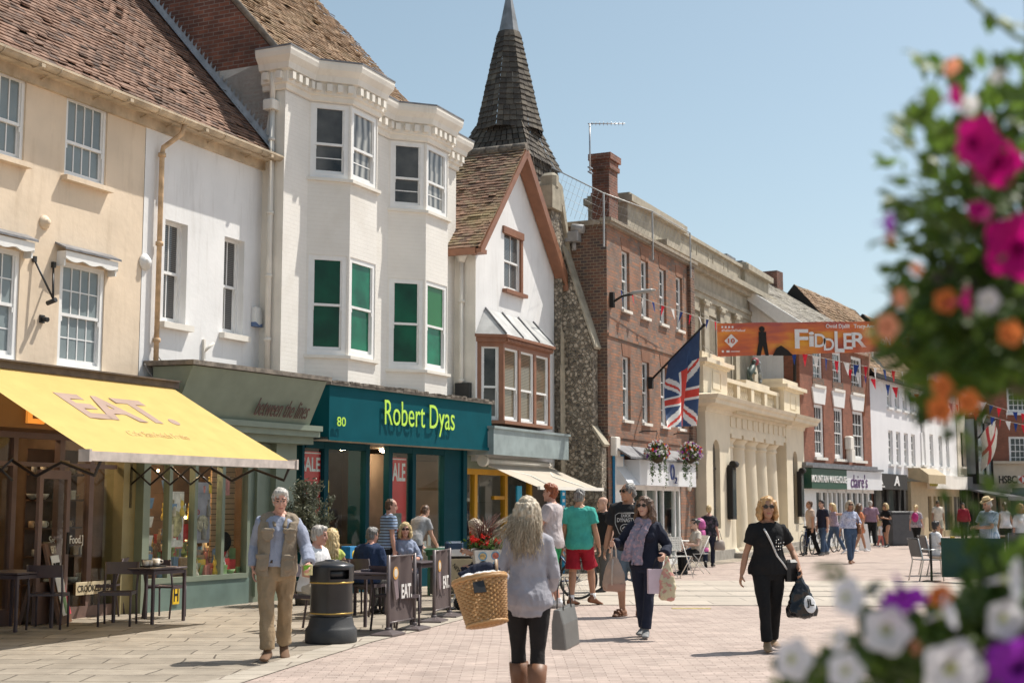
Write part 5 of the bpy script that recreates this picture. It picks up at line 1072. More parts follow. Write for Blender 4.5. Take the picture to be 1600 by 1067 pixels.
f = MB(); f.box(1.3, HX, .05, .056, .3, 2.05); f.build('shop_pane', PANE, H_)
for u, v, lab in ((1326, 690, 'upper of two white alarm boxes between brick house windows'), (1328, 710, 'lower of two white alarm boxes between brick house windows')):
    x, z = FH_.loc(u, v, -.1); f = MB(T(*FH_.w(x, 0, z), FH_.rot)); f.bbox(-.25, .25, -.25, -.001, -.3, .22, .05); tag(f.build('alarm_box', OFFWHITE), lab, 'alarm box')
# -- I, J white rendered row; K cream; L red brick bank
FI = Front(FH_.w(HX + .0, .05), 30)
I_ = fthing('white_house', 'white rendered house with tile roof above the black fronted shop', 'house', FI)
gi = lambda u, v, y=0: FI.loc(u, v, y)
i0, i1, i2 = 0.05, gi(1441, 640)[0], gi(1491, 640)[0]; zI = 6.9
icol = [gi(u, 640)[0] for u in (1390, 1402, 1414, 1425)]; jcol = [gi(u, 700)[0] for u in (1441.5, 1454, 1468, 1479)]
WHITEI = mat('grey_white_render', (.75, .74, .75), .8, .05, 1)
b = MB(); ww = .72
b.wall([(i0, 2.8), (i1, 2.8), (i1, zI), (i0, zI)], [(x - ww / 2, x + ww / 2, 3.3, 4.75) for x in icol] + [(x - ww / 2, x + ww / 2, 5.75, 6.75) for x in icol], 0, .14)
b.poly([(i0, 0, 0), (i0, 7, 0), (i0, 7, zI), (i0, 0, zI)]); b.build('wall', WHITEI, I_)
for x in icol:
    sash(I_, x - ww / 2, 3.3, ww, 1.45, .07, None, (2, 2), (2, 2), .5, pm=PANE, fw=.08, bar=.035, sill=(.08, .1, .1)); sash(I_, x - ww / 2, 5.75, ww, 1.0, .07, None, (2, 1), (2, 1), .5, pm=PANE_W, fw=.08, bar=.035, sill=(.08, .1, .1))
def roof_simple(par, x0, x1, z, pitch, ln, mt, seed, y=-.3, name='roof'):
    r = MB(); v_ = Vector((0, cos(radians(pitch)), sin(radians(pitch)))); tiles(r, (x0, y, z), (1, 0, 0), v_, x1 - x0, ln, .3, .2, .02, .035, seed=seed, wob=.06); r.cm = 1; underlay(r, (x0, y, z), (1, 0, 0), v_, x1 - x0, ln); t = Vector((0, y, z)) + v_ * ln
    r.poly([(x0, t.y, t.z), (x1, t.y, t.z), (x1, t.y * 2 + .3, z), (x0, t.y * 2 + .3, z)]); r.poly([(x0, y, z), (x0, t.y * 2 + .3, z), (x0, t.y, t.z)]); r.poly([(x1, y, z), (x1, t.y * 2 + .3, z), (x1, t.y, t.z)]); return r.build(name, [mt, DARK], par)
roof_simple(I_, i0 - .2, i1, zI + .05, 50, 5.2, TILE_C, 91)
f = MB(); f.box(i0 - .2, i1, -.4, -.25, zI - .1, zI + .08); f.box(i0 + .1, i0 + .3, .2, .4, 2.8, zI); f.build('gutter', DARK, I_)
f = MB(); f.box(i0 - .1, gi(1416, 755, -.3)[0], -.35, .05, 2.2, 2.85); fi = f.build('shop_fascia', DARK, I_)
lettering('lettering', 'A', fi, WPAP, gi(1366, 750, -.35)[0], gi(1379, 750, -.35)[0], 2.4, 2.75, -.355, .02, .03, .15); lettering('lettering', 'accessories', fi, WPAP, gi(1364, 760, -.35)[0], gi(1382, 760, -.35)[0], 2.27, 2.35, -.355, .02, .01)
lettering('lettering', 'A', fi, WPAP, gi(1396, 750, -.35)[0], gi(1405, 750, -.35)[0], 2.36, 2.78, -.355, .02, .03, .15)
TAN = mat('tan_timber', (.42, .33, .2), .6, .1)
f = MB(); f.box(i0, i1, .05, .12, 0, 2.2); f.build('shop_pane', PANE_D, I_)
f = MB()
for u in (1366, 1386, 1404, 1413, 1425): x = gi(u, 810)[0]; f.box(x - .16, x + .16, -.06, .1, 0, 2.2)
f.box(i0, i1, -.05, .1, 0, .35); f.build('shop_frame', DARK, I_)
f = MB(); x0 = gi(1419, 740)[0]; f.prism([(0, 2.75), (-.9, 2.5), (-.9, 2.9), (-.5, 3.2), (0, 3.2)], gi(1447, 740)[0] - x0, 'x', x0); f.box(x0, gi(1445, 740)[0], -.1, 0.1, 0, 2.6); f.build('shop_bay', TAN, I_)
J_ = fthing('white_house', 'white rendered house with four tall windows above a cream shop sign', 'house', FI, 0, .0)
b = MB(); b.wall([(i1, 2.9), (i2, 2.9), (i2, 7.3), (i1, 7.3)], [(x - ww / 2, x + ww / 2, 3.4, 4.9) for x in jcol] + [(x - ww / 2, x + ww / 2, 5.9, 6.9) for x in jcol], -.05, .14)
b.poly([(i1, -.05, 2.9), (i1, 7, 2.9), (i1, 7, 7.3), (i1, -.05, 7.3)]); b.build('wall', WHITE, J_)
for x in jcol: sash(J_, x - ww / 2, 3.4, ww, 1.5, .03, None, (2, 2), (2, 2), .5, pm=PANE, fw=.08, bar=.035, sill=(.08, .16, .1)); sash(J_, x - ww / 2, 5.9, ww, 1.0, .03, None, (2, 1), (2, 1), .5, pm=PANE_W, fw=.08, bar=.035, sill=(.08, .16, .1))
roof_simple(J_, i1, i2 + .2, 7.4, 48, 4.5, TILE_D, 95)
f = MB(); f.box(i1, i2 + .1, -.5, .05, 2.3, 2.95); fj = f.build('shop_fascia', OFFWHITE, J_); lettering('lettering', 'bille', fj, mat('olive_letters', (.3, .28, .02), .5), gi(1452, 742, -.5)[0], gi(1464, 742, -.5)[0], 2.4, 2.9, -.505, .03, .03)
f = MB(); f.box(i1, i2, .05, .12, .0, 2.3); f.build('shop_pane', PANE_D, J_)
f = MB()
for u in (1445, 1455, 1462, 1472, 1487): x = gi(u, 800)[0]; f.box(x - .2, x + .2, -.08, .1, 0, 2.3)
f.box(i1, i2, -.1, .1, 1.95, 2.3); f.box(i1, i2, -.08, .1, 0, .3); f.build('shop_frame', TAN, J_)
FK = Front(FI.w(i2 + .05, -.1), 27)
K_ = fthing('cream_house', 'cream rendered house with dark window slots and a flag, above the dark cafe', 'house', FK)
gk = lambda u, v, y=0: FK.loc(u, v, y)
k1 = gk(1547, 650)[0]; kcol = [gk(u, 700)[0] for u in (1504, 1513.5, 1523)]; zK = 7.4
b = MB(); b.wall([(0, 2.9), (k1, 2.9), (k1, zK), (0, zK)], [(x - .5, x + .5, 3.5, 5.3) for x in kcol] + [(x - .5, x + .5, 6.2, 7.1) for x in kcol], 0, .15); b.poly([(0, 0, 0), (0, 8, 0), (0, 8, zK), (0, 0, zK)]); b.poly([(0, 8, 0), (k1, 8, 0), (k1, 8, zK), (0, 8, zK)]); b.build('wall', mat('pale_cream_render', (.72, .66, .54), .8, .05, 1), K_)
for x in kcol: sash(K_, x - .5, 3.5, 1.0, 1.8, .08, None, (1, 1), (1, 1), .5, fm=DARK, pm=PANE_D, fw=.1, sill=(.08, .1, .1, OFFWHITE)); sash(K_, x - .5, 6.2, 1.0, .9, .08, None, (1, 1), (1, 1), .5, fm=DARK, pm=PANE_D, fw=.1)
roof_simple(K_, -.2, k1 + .2, zK + .1, 45, 5.0, TILE_C, 99)
f = MB(); ox0, oz0 = gk(1530, 755, -.6); ox1, oz1 = gk(1549, 655, -.6); f.box(ox0, ox1, -.6, 0, oz0 + .0, oz0 + .5); f.box(ox0, ox1, -.6, 0, oz1 - .25, oz1)
for x in (ox0, (ox0 + ox1) / 2, ox1 - .15): f.box(x, x + .15, -.6, -.45, oz0, oz1)
f.box(ox0, ox1, -.58, -.5, (oz0 + oz1) / 2, (oz0 + oz1) / 2 + .15); f.cm = 1; f.box(ox0 + .02, ox1 - .02, -.5, 0, oz0 + .3, oz1 - .1); f.build('oriel', [DARK, PANE_W], K_)
f = MB(); f.box(0, k1, -.3, .1, 2.35, 3.0); f.build('shop_fascia', mat('dark_grey_fascia', (.12, .12, .125), .5, .1), K_)
f = MB(); f.box(0, k1, .05, .1, 0, 2.35); f.cm = 1
for x in (0, 1.5, 3.5, 5.5, 7.5): f.box(x, x + .2, -.05, .12, 0, 2.35)
f.build('shop_window', [PANE_D, DARK], K_)
aw = thing('awning', 'dark grey awning over the far cafe front', 'awning', FK.P, FK.rot); f = MB(); f.prism([(-.1, 2.4), (-2.3, 1.95), (-2.3, 1.85), (-.1, 2.34)], k1 - .6, 'x', .1); f.prism([(-2.33, 1.98), (-2.3, 1.98), (-2.3, 1.75), (-2.33, 1.75)], k1 - .6, 'x', .1); f.build('canvas', mat('charcoal_canvas', (.085, .085, .09), .8, .1), aw)
pf = thing('flag', 'white flag with red cross furled on a pole at the cream house', 'flag', FK.P, FK.rot); f = MB(); xa_, za_ = gk(1519, 694, -.1); xb_, zb_ = gk(1557, 654, -1.9); f.tube([(xa_, -.1, za_), (xb_, -1.9, zb_)], .05, 6); f.build('pole', DARK, pf)
f = MB(); n = 24; A0, B0 = Vector((xa_, -.1, za_)).lerp(Vector((xb_, -1.9, zb_)), .35), Vector((xb_, -1.9, zb_))
ids = [[f.p(B0.lerp(A0, t) + Vector((-.5 * c * (1 - t) * .6, .06 * sin(5 * c + 3 * t), -(1.9 + 1.0 * (1 - t)) * c * (.25 + .75 * t ** .5)))) for t in [i / 10 for i in range(11)]] for c in [j / n for j in range(n + 1)]]
for j in range(n):
    for i in range(10): f.cm = 1 if i in (4, 5) or j in (11, 12, 13) else 0; f.face([ids[j][i], ids[j][i + 1], ids[j + 1][i + 1], ids[j + 1][i]], True)
f.build('cloth', [mat('flag_cream', (.78, .75, .7), .8), mat('flag_cross_red', (.55, .05, .06), .8)], pf)
LP = gnd(1548, 831); FL = Front((LP.x - .6, LP.y), 86)
L_ = fthing('bank', 'red brick bank with white Georgian windows and stone ground floor closing the street', 'bank', FL)
gl = lambda u, v, y=0: FL.loc(u, v, y)
lcol = [gl(1594, 690)[0], gl(1594, 690)[0] + 3.0, gl(1594, 690)[0] + 6.0, gl(1594, 690)[0] + 9]
z0, z1 = gl(1594, 728)[1], gl(1594, 682)[1]; y0_, y1_ = gl(1594, 645)[1], gl(1594, 605)[1]
b = MB(); lw = 1.35; b.wall([(-1, 3.95), (22, 3.95), (22, 9.2), (-1, 9.2)], [(x - lw / 2, x + lw / 2, z0, z1) for x in lcol] + [(x - lw / 2, x + lw / 2, y0_, y1_) for x in lcol], 0, .12); b.poly([(-1, 0, 0), (-1, 8, 0), (-1, 8, 9.2), (-1, 0, 9.2)]); b.build('wall', BRICK_H, L_)
for x in lcol: sash(L_, x - lw / 2, z0, lw, z1 - z0, .05, None, (4, 2), (4, 2), .5, pm=PANE, fw=.12, bar=.04, sill=(.1, .1, .12)); sash(L_, x - lw / 2, y0_, lw, y1_ - y0_, .05, None, (4, 2), (4, 2), .5, pm=PANE, fw=.12, bar=.04, sill=(.1, .1, .12))
roof_simple(L_, -1.3, 22, 9.2, 40, 6, TILE_D, 101)
STN = mat('bank_stone', (.55, .47, .36), .8, .08, 2)
f = MB(); f.box(-1, 22, -.25, .05, 2.75, 3.85); f.box(-1.1, 22, -.45, .05, 3.85, 4.0); f.box(-1, 22, -.2, .05, 2.5, 2.75)
for u in (1545, 1567.5): x = gl(u, 790)[0]; f.box(x - .3, x + .3, -.3, .05, 0, 2.5); f.box(x - .4, x + .4, -.36, .05, 2.25, 2.5)
for x in (7, 10, 13, 16): f.box(x - .3, x + .3, -.3, .05, 0, 2.5)
fs_ = f.build('stone_front', STN, L_)
f = MB(); f.box(-1, 22, .0, .05, 0, 2.5); f.build('shop_pane', mat('bank_glass', (.12, .18, .15), .15, .4, .8), L_)
xh0, zh0 = gl(1561, 755, -.25); xh1, zh1 = gl(1588, 743, -.25); lettering('lettering', 'HSBC', fs_, DARK, xh0, xh1, zh0, zh1, -.255, .03, .012)
f = MB(); x0, z_ = gl(1591, 755, -.25); s = zh1 - zh0; f.box(x0, x0 + 2 * s, -.27, -.252, zh0, zh1); f.cm = 1; c = x0 + s; zc = (zh0 + zh1) / 2
f.prism([(x0 + .5 * s, zh1), (c, zc), (c + .5 * s, zh1)], .012, 'y', -.285); f.prism([(x0 + .5 * s, zh0), (c + .5 * s, zh0), (c, zc)], .012, 'y', -.285); f.prism([(x0 - .0, zc), (x0 + .5 * s, zh0), (x0 + .5 * s, zh1)], .012, 'y', -.285); f.prism([(x0 + 2 * s, zc), (x0 + 1.5 * s, zh1), (x0 + 1.5 * s, zh0)], .012, 'y', -.285)
f.build('emblem', [WPAP, mat('bank_red', (.6, .02, .03), .4)], L_)
# -- cafe awning
def cloth_mat(name, col, trans=.35, rough=.8, var=.05, scale=3, streak=.15, stain=None):
    m = mat(name, col, rough, var, scale, streak=streak, stain=stain or [k * .6 for k in col], spec=.2)
    nt = m.node_tree; b = nt.nodes['Principled BSDF']; tr = nn(nt, 'ShaderNodeBsdfTranslucent'); src = b.inputs['Base Color'].links[0].from_socket
    nt.links.new(src, tr.inputs[0]); mx = nn(nt, 'ShaderNodeMixShader', i_0=trans); nt.links.new(b.outputs[0], mx.inputs[1]); nt.links.new(tr.outputs[0], mx.inputs[2]); nt.links.new(mx.outputs[0], nt.nodes['Material Output'].inputs[0]); return m
YCAN = cloth_mat('yellow_canvas', (.88, .65, .24), .4, streak=.4, stain=(.78, .52, .18))
aw = thing('awning', 'large yellow cafe awning with faded EAT lettering and black folding arms', 'awning', FA.P, FA.rot)
TY, TZ, BY, BZ = -.76, 3.33, -2.85, 2.2; TX0, TX1, BX0, BX1 = -4.25, -.2, -4.18, -.14
f = MB(); nx, ny = 34, 14
def can(i, j): s, t = i / nx, j / ny; a = Vector((TX0 + (TX1 - TX0) * s, TY, TZ)); c = Vector((BX0 + (BX1 - BX0) * s, BY, BZ)); return a.lerp(c, t) + Vector((0, 0, -.014 * sin(pi * t) + .006 * sin(s * 60) * sin(pi * t)))
ids = [[f.p(can(i, j)) for i in range(nx + 1)] for j in range(ny + 1)]
for j in range(ny):
    for i in range(nx): f.face([ids[j + 1][i], ids[j + 1][i + 1], ids[j][i + 1], ids[j][i]], True)
can_o = f.build('canvas', YCAN, aw)
f = MB(); f.box(BX0 - .06, BX1 + .06, BY - .06, BY + .04, BZ - .1, BZ + .01); f.box(BX0 - .1, BX0 - .06, BY - .08, BY + .08, BZ - .11, BZ + .03); f.box(BX1 + .06, BX1 + .1, BY - .08, BY + .08, BZ - .11, BZ + .03); f.build('front_bar', mat('greyed_white_bar', (.55, .47, .42), .6, .2, 8, streak=.4, stain=(.3, .24, .2)), aw)
f = MB(); f.box(TX0 - 4, TX1 + .12, -.84, .0, TZ - .03, TZ + .06); f.box(TX0 - 4, TX1 + .1, -.9, -.0, TZ + .06, TZ + .08); f.build('cassette', mat('awning_cassette', (.12, .09, .07), .7, .3, 6), aw)
for x0 in (-.15, -4.0):
    f = MB()
    A0, A1 = Vector((x0, -.05, 2.02)), Vector((x0 + .02, -1.5, 2.02)); n = 4
    for k in range(n):
        a, c = A0.lerp(A1, k / n), A0.lerp(A1, (k + 1) / n); u_ = Vector((0, 0, .13)); f.tube([a + u_, c - u_], .016, 5); f.tube([a - u_, c + u_], .016, 5)
    f.tube([A1 + Vector((0, 0, .1)), A1 + Vector((.02, -.35, -.08)), (x0 + .02, BY + .6, BZ - .1), (x0 + .02, BY + .1, BZ - .26), (x0 + .02, BY, BZ - .05)], .022, 6); f.box(x0 - .03, x0 + .03, -.06, .0, 1.55, 2.2)
    f.build('folding_arm', mat('black_bar', (.02, .015, .015), .35, .1), aw)
sl = Vector((0, TY - BY, TZ - BZ)); sln = sl.length; ez_ = sl / sln; ey_ = Vector((1, 0, 0)).cross(ez_) * -1
Mcan = Matrix(((1, 0, 0, 0), (0, ey_.y, ez_.y, BY), (0, ey_.z, ez_.z, BZ), (0, 0, 0, 1)))
def on_can(u, v):
    d = ray(u, v); r_ = Matrix.Rotation(-FA.rot, 3, 'Z'); dl = r_ @ d; ol = r_ @ (Vector((0, 0, EYE)) - FA.P); P0 = Vector((0, BY, BZ)); n = ey_
    t = (P0 - ol).dot(n) / dl.dot(n); q = ol + dl * t - P0; return q.x, q.dot(ez_)
MAUVEL = mat('faded_mauve_print', (.36, .25, .20), .8, .08, 3)
s0, t0 = on_can(82, 612); s1, t1 = on_can(286, 664)
lettering('lettering', 'EAT.', can_o, MAUVEL, s0, s1, t1, t0, .006, .004, .035, M=Mcan); bpy.data.objects[can_o.children[-1].name].location.z += .0
s2, t2 = on_can(194, 672); s3, t3 = on_can(298, 685)
lettering('lettering', 'Cafe Sandwich Fruits', can_o, mat('faint_script_print', (.66, .47, .2), .8), s2, s3, t3 - .02, t3 + .13, .006, .004, -.006, .25, M=Mcan)
# beige awning
aw = thing('awning', 'plain beige awning over the mustard framed shop', 'awning', FD.P, FD.rot); f = MB(); n = 10
pts = [[f.p((x, -.2 - 1.25 * t, 2.47 - .52 * t - .02 * sin(pi * t))) for t in [k / n for k in range(n + 1)]] for x in (.12, 1.2, 2.4, 3.62)]
for a, c in zip(pts[:-1], pts[1:]):
    for k in range(n): f.face([a[k + 1], c[k + 1], c[k], a[k]], True)
f.build('canvas', cloth_mat('beige_canvas', (.62, .55, .46), .25), aw); f = MB(); f.box(.1, 3.75, -1.5, -1.44, 1.9, 1.97); f.tube([(.05, -.2, 2.5), (3.7, -.2, 2.5)], .07, 8); f.tube([(.0, -.22, 2.5), (.1, -.22, 2.5)], .12, 12); f.tube([(.25, -.25, 2.4), (1.2, -.8, 2.2), (.9, -1.42, 1.96)], .025, 6); f.tube([(3.4, -.25, 2.4), (2.4, -.8, 2.2), (2.8, -1.42, 1.96)], .025, 6); f.build('front_bar', OFFWHITE, aw)
# -- cafe tables and chairs
CHM = mat('purple_brown_metal', (.075, .055, .062), .42, .12, 6, bump=.05)
def rods(b, lst, r=.014, n=6):
    for p in lst: b.tube(p, r, n)
def chair_proto():
    r = thing('cafe_chair', 'x', 'chair', group='dark metal cafe chairs')
    b = MB(); n = 8
    for k in range(5):   # slatted curved seat
        y0 = -.2 + k * .084; b.rings([[(-.21 + .42 * i / n, y, .445 - .02 * sin(pi * (k + (0 if y == y0 else 1)) / 5) - .006 * (1 - (2 * i / n - 1) ** 2)) for i in range(n + 1)] for y in (y0, y0 + .078)], False, False, False, closed=False)
    b.box(-.21, .21, -.2, -.185, .40, .445); b.box(-.21, .21, .2, .212, .42, .445); b.box(-.215, -.2, -.2, .2, .405, .45); b.box(.2, .215, -.2, .2, .405, .45); b.build('seat', CHM, r)
    b = MB(); b.rings([[(-.215 + .43 * i / n, .26 + .04 * (z - .68) / .14 + .03 * (1 - (2 * i / n - 1) ** 2), z) for i in range(n + 1)] for z in (.66, .82)], False, False, False, closed=False); b.rings([[(-.215 + .43 * i / n, .272 + .04 * (z - .68) / .14 + .03 * (1 - (2 * i / n - 1) ** 2), z) for i in range(n + 1)] for z in (.82, .66)], False, False, False, closed=False); b.build('backrest', CHM, r)
    for s in (-1, 1):
        b = MB(); b.tube([(s * .205, -.19, .44), (s * .205, -.2, .0)], .0155, 6); b.build('leg', CHM, r)
        b = MB(); b.tube([(s * .215, .305, .82), (s * .21, .2, .44), (s * .21, .27, 0)], .0155, 6); b.build('leg', CHM, r)
    return r
CH0 = chair_proto(); used = []
def place(proto, P, rz, lab):
    if proto.name not in used: used.append(proto.name); o = proto; o.location = P; o.rotation_euler = (0, 0, rz); o['label'] = lab; return o
    return dup(proto, P, rz, lab)
def table_proto():
    r = thing('cafe_table', 'x', 'table', group='dark metal cafe tables'); b = MB(); b.bbox(-.36, .36, -.36, .36, .715, .74, .008); b.build('tabletop', CHM, r)
    b = MB()
    for s in (-1, 1): b.box(-.33, .33, s * .33 - .012, s * .33 + .012, .655, .70); b.box(s * .33 - .012, s * .33 + .012, -.33, .33, .655, .70)
    b.build('apron', CHM, r)
    for a in (-1, 1):
        for c in (-1, 1): b = MB(); b.box(a * .33 - .018, a * .33 + .018, c * .33 - .018, c * .33 + .018, 0, .70); b.build('leg', CHM, r)
    return r
TB0 = table_proto(); fr_ = FA.rot
def G3(u, v): q = gnd(u, v); return Vector((q.x, q.y, .012))
tabs = [((232, 972), .0, 'dark metal cafe table with white cups in front of the green pillar'), ((20, 984), .05, 'dark metal cafe table under the awning near the open brown door'), ((590, 985), .1, 'dark metal cafe table behind the black litter bin'), ((640, 955), .05, 'dark metal cafe table where the woman in sunglasses sits'), ((540, 958), .05, 'dark metal cafe table between the seated grey-haired man and the blonde woman')]
T_O = [place(TB0, G3(*p), fr_ + a, l) for p, a, l in tabs]
chs = [((182, 978), fr_ + radians(-60), 'dark metal chair pulled out at the near side of the table with cups'), ((258, 965), fr_ + radians(100), 'dark metal chair beside the green stall riser, facing the cups'), ((160, 962), fr_ + radians(-150), 'dark metal chair behind the table with cups, by the glass door'),
       ((75, 982), fr_ + radians(120), 'dark metal chair under the awning turned away from the open door'), ((40, 962), fr_ + radians(175), 'dark metal chair tucked behind the table under the awning'),
       ((484, 985), fr_ + radians(-95), 'dark metal chair under the man in pale shorts'), ((516, 966), fr_ + radians(-10), 'dark metal chair under the blonde woman in lime top'), ((572, 962), fr_ + radians(30), 'dark metal chair under the man in navy shirt'), ((632, 938), fr_ + radians(190), 'dark metal chair under the woman in sunglasses'), ((620, 985), fr_ + radians(80), 'empty dark metal chair between the bin and the EAT barrier')]
CH_O = [place(CH0, G3(*p), a, l) for p, a, l in chs]
CUPM = mat('white_china', (.72, .66, .6), .25, .04); tr_ = T_O[0].location
b = MB(); b.bbox(-.17, .17, -.12, .12, .0, .015, .005); b.M = None; tag(b.build('tray', DARK, None, tr_ + Vector((.02, .0, .742)), fr_), 'dark serving tray on the table with white cups', 'tray')
cm_ = MB(); cm_.lathe([(.025, 0), (.04, .01), (.045, .075), (.04, .075), (.034, .015)], 12); cm_.tube([(.043, 0, .02), (.07, 0, .03), (.068, 0, .055), (.044, 0, .06)], .006, 5); cme = cm_.mesh('cup', CUPM)
for k, (dx, dy, s, lab) in enumerate(((-.12, .0, 1, 'white cup lying nearest the corner of the tray'), (-.02, .02, 1, 'white cup at the middle of the tray'), (.08, -.03, .7, 'small white milk pot on the tray'), (.13, .03, 1.3, 'tall white mug on the tray'))):
    o = link(bpy.data.objects.new('cup', cme)); o.location = tr_ + Matrix.Rotation(fr_, 3, 'Z') @ Vector((dx, dy, 0)) + Vector((.02, 0, .757)); o.scale = (s, s, s if s < 1.2 else 1.2); o.rotation_euler = (0, 0, R.uniform(0, 6)); tag(o, lab, 'cup', 'cups on the tray')
pb = MB(); pb.bbox(-.1, .1, -.07, .07, 0, .03, .005); tag(pb.build('magazine', mat('dark_cover', (.09, .08, .1), .4, .3), None, T_O[2].location + Vector((-.1, -.1, .742)), 1), 'dark folded menu lying on the table behind the bin', 'menu')
pb = MB(); pb.lathe([(.1, 0), (.12, .012), (.11, .014)], 14); pb.cm = 1; pb.sphere((0, 0, .03), .06, 10, 6, (1, .7, .5)); tag(pb.build('plate', [CUPM, mat('food', (.5, .3, .12), .7, .3, 20)], None, T_O[3].location + Vector((-.1, .05, .742))), 'white plate of food on the table by the woman in sunglasses', 'plate')
# -- litter bin
BINM = mat('black_gloss_plastic', (.018, .018, .02), .32, .2, 5, bump=.06, bscale=40, coat=.1); GOLD = mat('gold_band', (.45, .30, .08), .35, .1, metal=.6)
P = G3(517, 1004); bn = thing('litter_bin', 'round black litter bin with two gold bands beside the cafe tables', 'litter bin', P, radians(12))
b = MB(); b.lathe([(.30, 0), (.305, .02), (.3, .15), (.285, .17), (.27, .19), (.255, .26), (.245, .28), (.245, .30)], 40); b.build('plinth', mat('worn_black_plastic', (.035, .035, .036), .6, .3, 4, bump=.2, streak=.3, stain=(.1, .095, .09)), bn)
b = MB(); b.lathe([(.24, .30), (.245, .32), (.25, .335), (.25, .36), (.245, .66), (.25, .68), (.255, .70)], 40); b.build('body', BINM, bn)
b = MB(); n = 40
def hood_ring(r, z): return [(r * cos(2 * pi * k / n), r * sin(2 * pi * k / n), z) for k in range(n)]
zs = [.70, .735, .84, .865]; ids = [[b.p(q) for q in hood_ring(.26 if z > .7 else .255, z)] for z in zs]
for j in range(3):
    for k in range(n):
        a = 360 * (k + .5) / n
        if j == 1 and (262 < a < 318 or 82 < a < 138): continue
        b.face([ids[j][k], ids[j][(k + 1) % n], ids[j + 1][(k + 1) % n], ids[j + 1][k]], True)
b.rings([hood_ring(r, z) for r, z in ((.26, .865), (.258, .885), (.24, .90), (.15, .93), (.09, .94), (.085, .95), (.03, .952))], True, False)
b.lathe([(.2, .70), (.2, .88)], 24); b.build('hood', BINM, bn)
b = MB(); b.lathe([(.252, .33), (.256, .332), (.256, .345), (.252, .347)], 40, caps=False); b.build('band', GOLD, bn); b = MB(); b.lathe([(.257, .682), (.26, .684), (.26, .698), (.257, .70)], 40, caps=False); b.build('band', GOLD, bn)
# -- EAT barriers
BANM = cloth_mat('taupe_banner', (.115, .088, .085), .1); POST = mat('taupe_post', (.14, .115, .115), .35, .1, metal=.2)
def barrier(p0, p1, lab):
    A0, B0 = G3(*p0), G3(*p1); d = B0 - A0; L_ = d.length; rz = atan2(d.y, d.x); r = thing('cafe_barrier', lab, 'barrier', A0, rz, 'cafe barriers')
    for x in (0, L_):
        b = MB(); b.rings([[(x + w * a, w * c, z) for a, c in ((-1, -.75), (1, -.75), (1, .75), (-1, .75))] for w, z in ((.2, 0), (.2, .02), (.15, .035), (.05, .06))], False); b.build('foot', POST, r)
        b = MB(); b.tube([(x, 0, .05), (x, 0, .97)], .024, 10); b.lathe([(.04, .05), (.04, .09)], 10, (x, 0, 0)); b.build('post', POST, r)
    for z in (.95, .14): b = MB(); b.tube([(0, 0, z), (L_, 0, z)], .012, 6); b.build('rail', POST, r)
    b = MB(); n, m = 20, 10; f = lambda s, t: .015 * sin(s * 14 + t * 2) * (1 - .5 * t) + .03 * sin(pi * s) * sin(pi * t)
    ids = [[b.p((.05 + (L_ - .1) * i / n, f(i / n, j / m), .95 - .8 * j / m)) for i in range(n + 1)] for j in range(m + 1)]
    for j in range(m):
        for i in range(n): b.face([ids[j + 1][i], ids[j + 1][i + 1], ids[j][i + 1], ids[j][i]], True)
    o = b.build('banner', BANM, r)
    lettering('lettering', 'EAT.', o, mat('white_print', (.62, .6, .57), .7), L_ * .38, L_ * .78, .42, .6, -.04, .004, .03)
    b = MB(Matrix.Translation((L_ * .2, -.035, .62)) @ Matrix.Rotation(-.25, 4, 'Y')); b.cm = 0; b.prism([(-.05, -.2), (.04, -.2), (.06, .13), (-.07, .13)], .004, 'y', 0); b.cm = 1; b.M = b.M @ Matrix.Translation((0, -.002, .13)) @ Matrix.Rotation(pi / 2, 4, 'X'); b.lathe([(.08, 0), (.08, .006)], 16); b.cm = 2; b.lathe([(.055, .006), (.05, .009)], 14); b.build('printed_cup', [mat('cup_print', (.19, .14, .15), .7), mat('cup_rim', (.6, .3, .06), .6), mat('cup_foam', (.6, .55, .48), .6)], o)
    return r
barrier((606, 993), (647, 984), 'taupe EAT barrier banner nearer the litter bin'); barrier((678, 972), (702, 964), 'taupe EAT barrier banner farther from the litter bin, by the news cart')
# -- olive tree in pot
OLV = tint_mat('olive_leaf', [(.07, .075, .05), (.13, .14, .09), (.2, .21, .14), (.1, .11, .065), (.32, .32, .24)], .5, .4, 0, trans=.2)
def bush_tree(P, lab, h0, rx, rz_, nl, leaf, mt, seed, s=.03):
    r = thing('olive_tree', lab, 'tree', P); rr = random.Random(seed)
    b = MB(); b.lathe([(.17, 0), (.21, .3), (.23, .32), (.23, .36), (.2, .36)], 18); b.build('pot', mat('grey_pot', (.12, .11, .10), .7, .2, 6), r)
    tk = MB(); tk.tube([(0, 0, .3), (.02, .01, .7), (0, 0, h0 + .1)], [.04, .032, .025], 8); lf = MB(); tips = []
    for k in range(60):
        th, ph = rr.uniform(0, 2 * pi), rr.uniform(-.9, 1.5); e = Vector((cos(th) * cos(ph) * rx, sin(th) * cos(ph) * rx, sin(ph) * rz_)) * rr.uniform(.75, 1.12) + Vector((0, 0, h0 + rz_ * .8))
        a = Vector((0, 0, h0 * rr.uniform(.85, 1.3))); m_ = a.lerp(e, .5) + Vector((rr.gauss(0, .04), rr.gauss(0, .04), .04)); tk.tube([a, m_, e], [.012, .008, .003], 4)
        for i in range(nl // 60):
            t = rr.uniform(.35, 1.05); q = (a.lerp(m_, t * 2) if t < .5 else m_.lerp(e, t * 2 - 1)) + Vector((rr.gauss(0, .035), rr.gauss(0, .035), rr.gauss(0, .035))); quadleaf(lf, q, rr, s, .32)
    tk.build('trunk', mat('olive_bark', (.12, .1, .08), .9, .3, 12, bump=.5), r); lf.build('crown', mt, r); return r
bush_tree(G3(478, 945), 'bushy grey-green olive tree in pot between the two shopfronts', .84, .42, .6, 7200, 0, OLV, 5, .034)
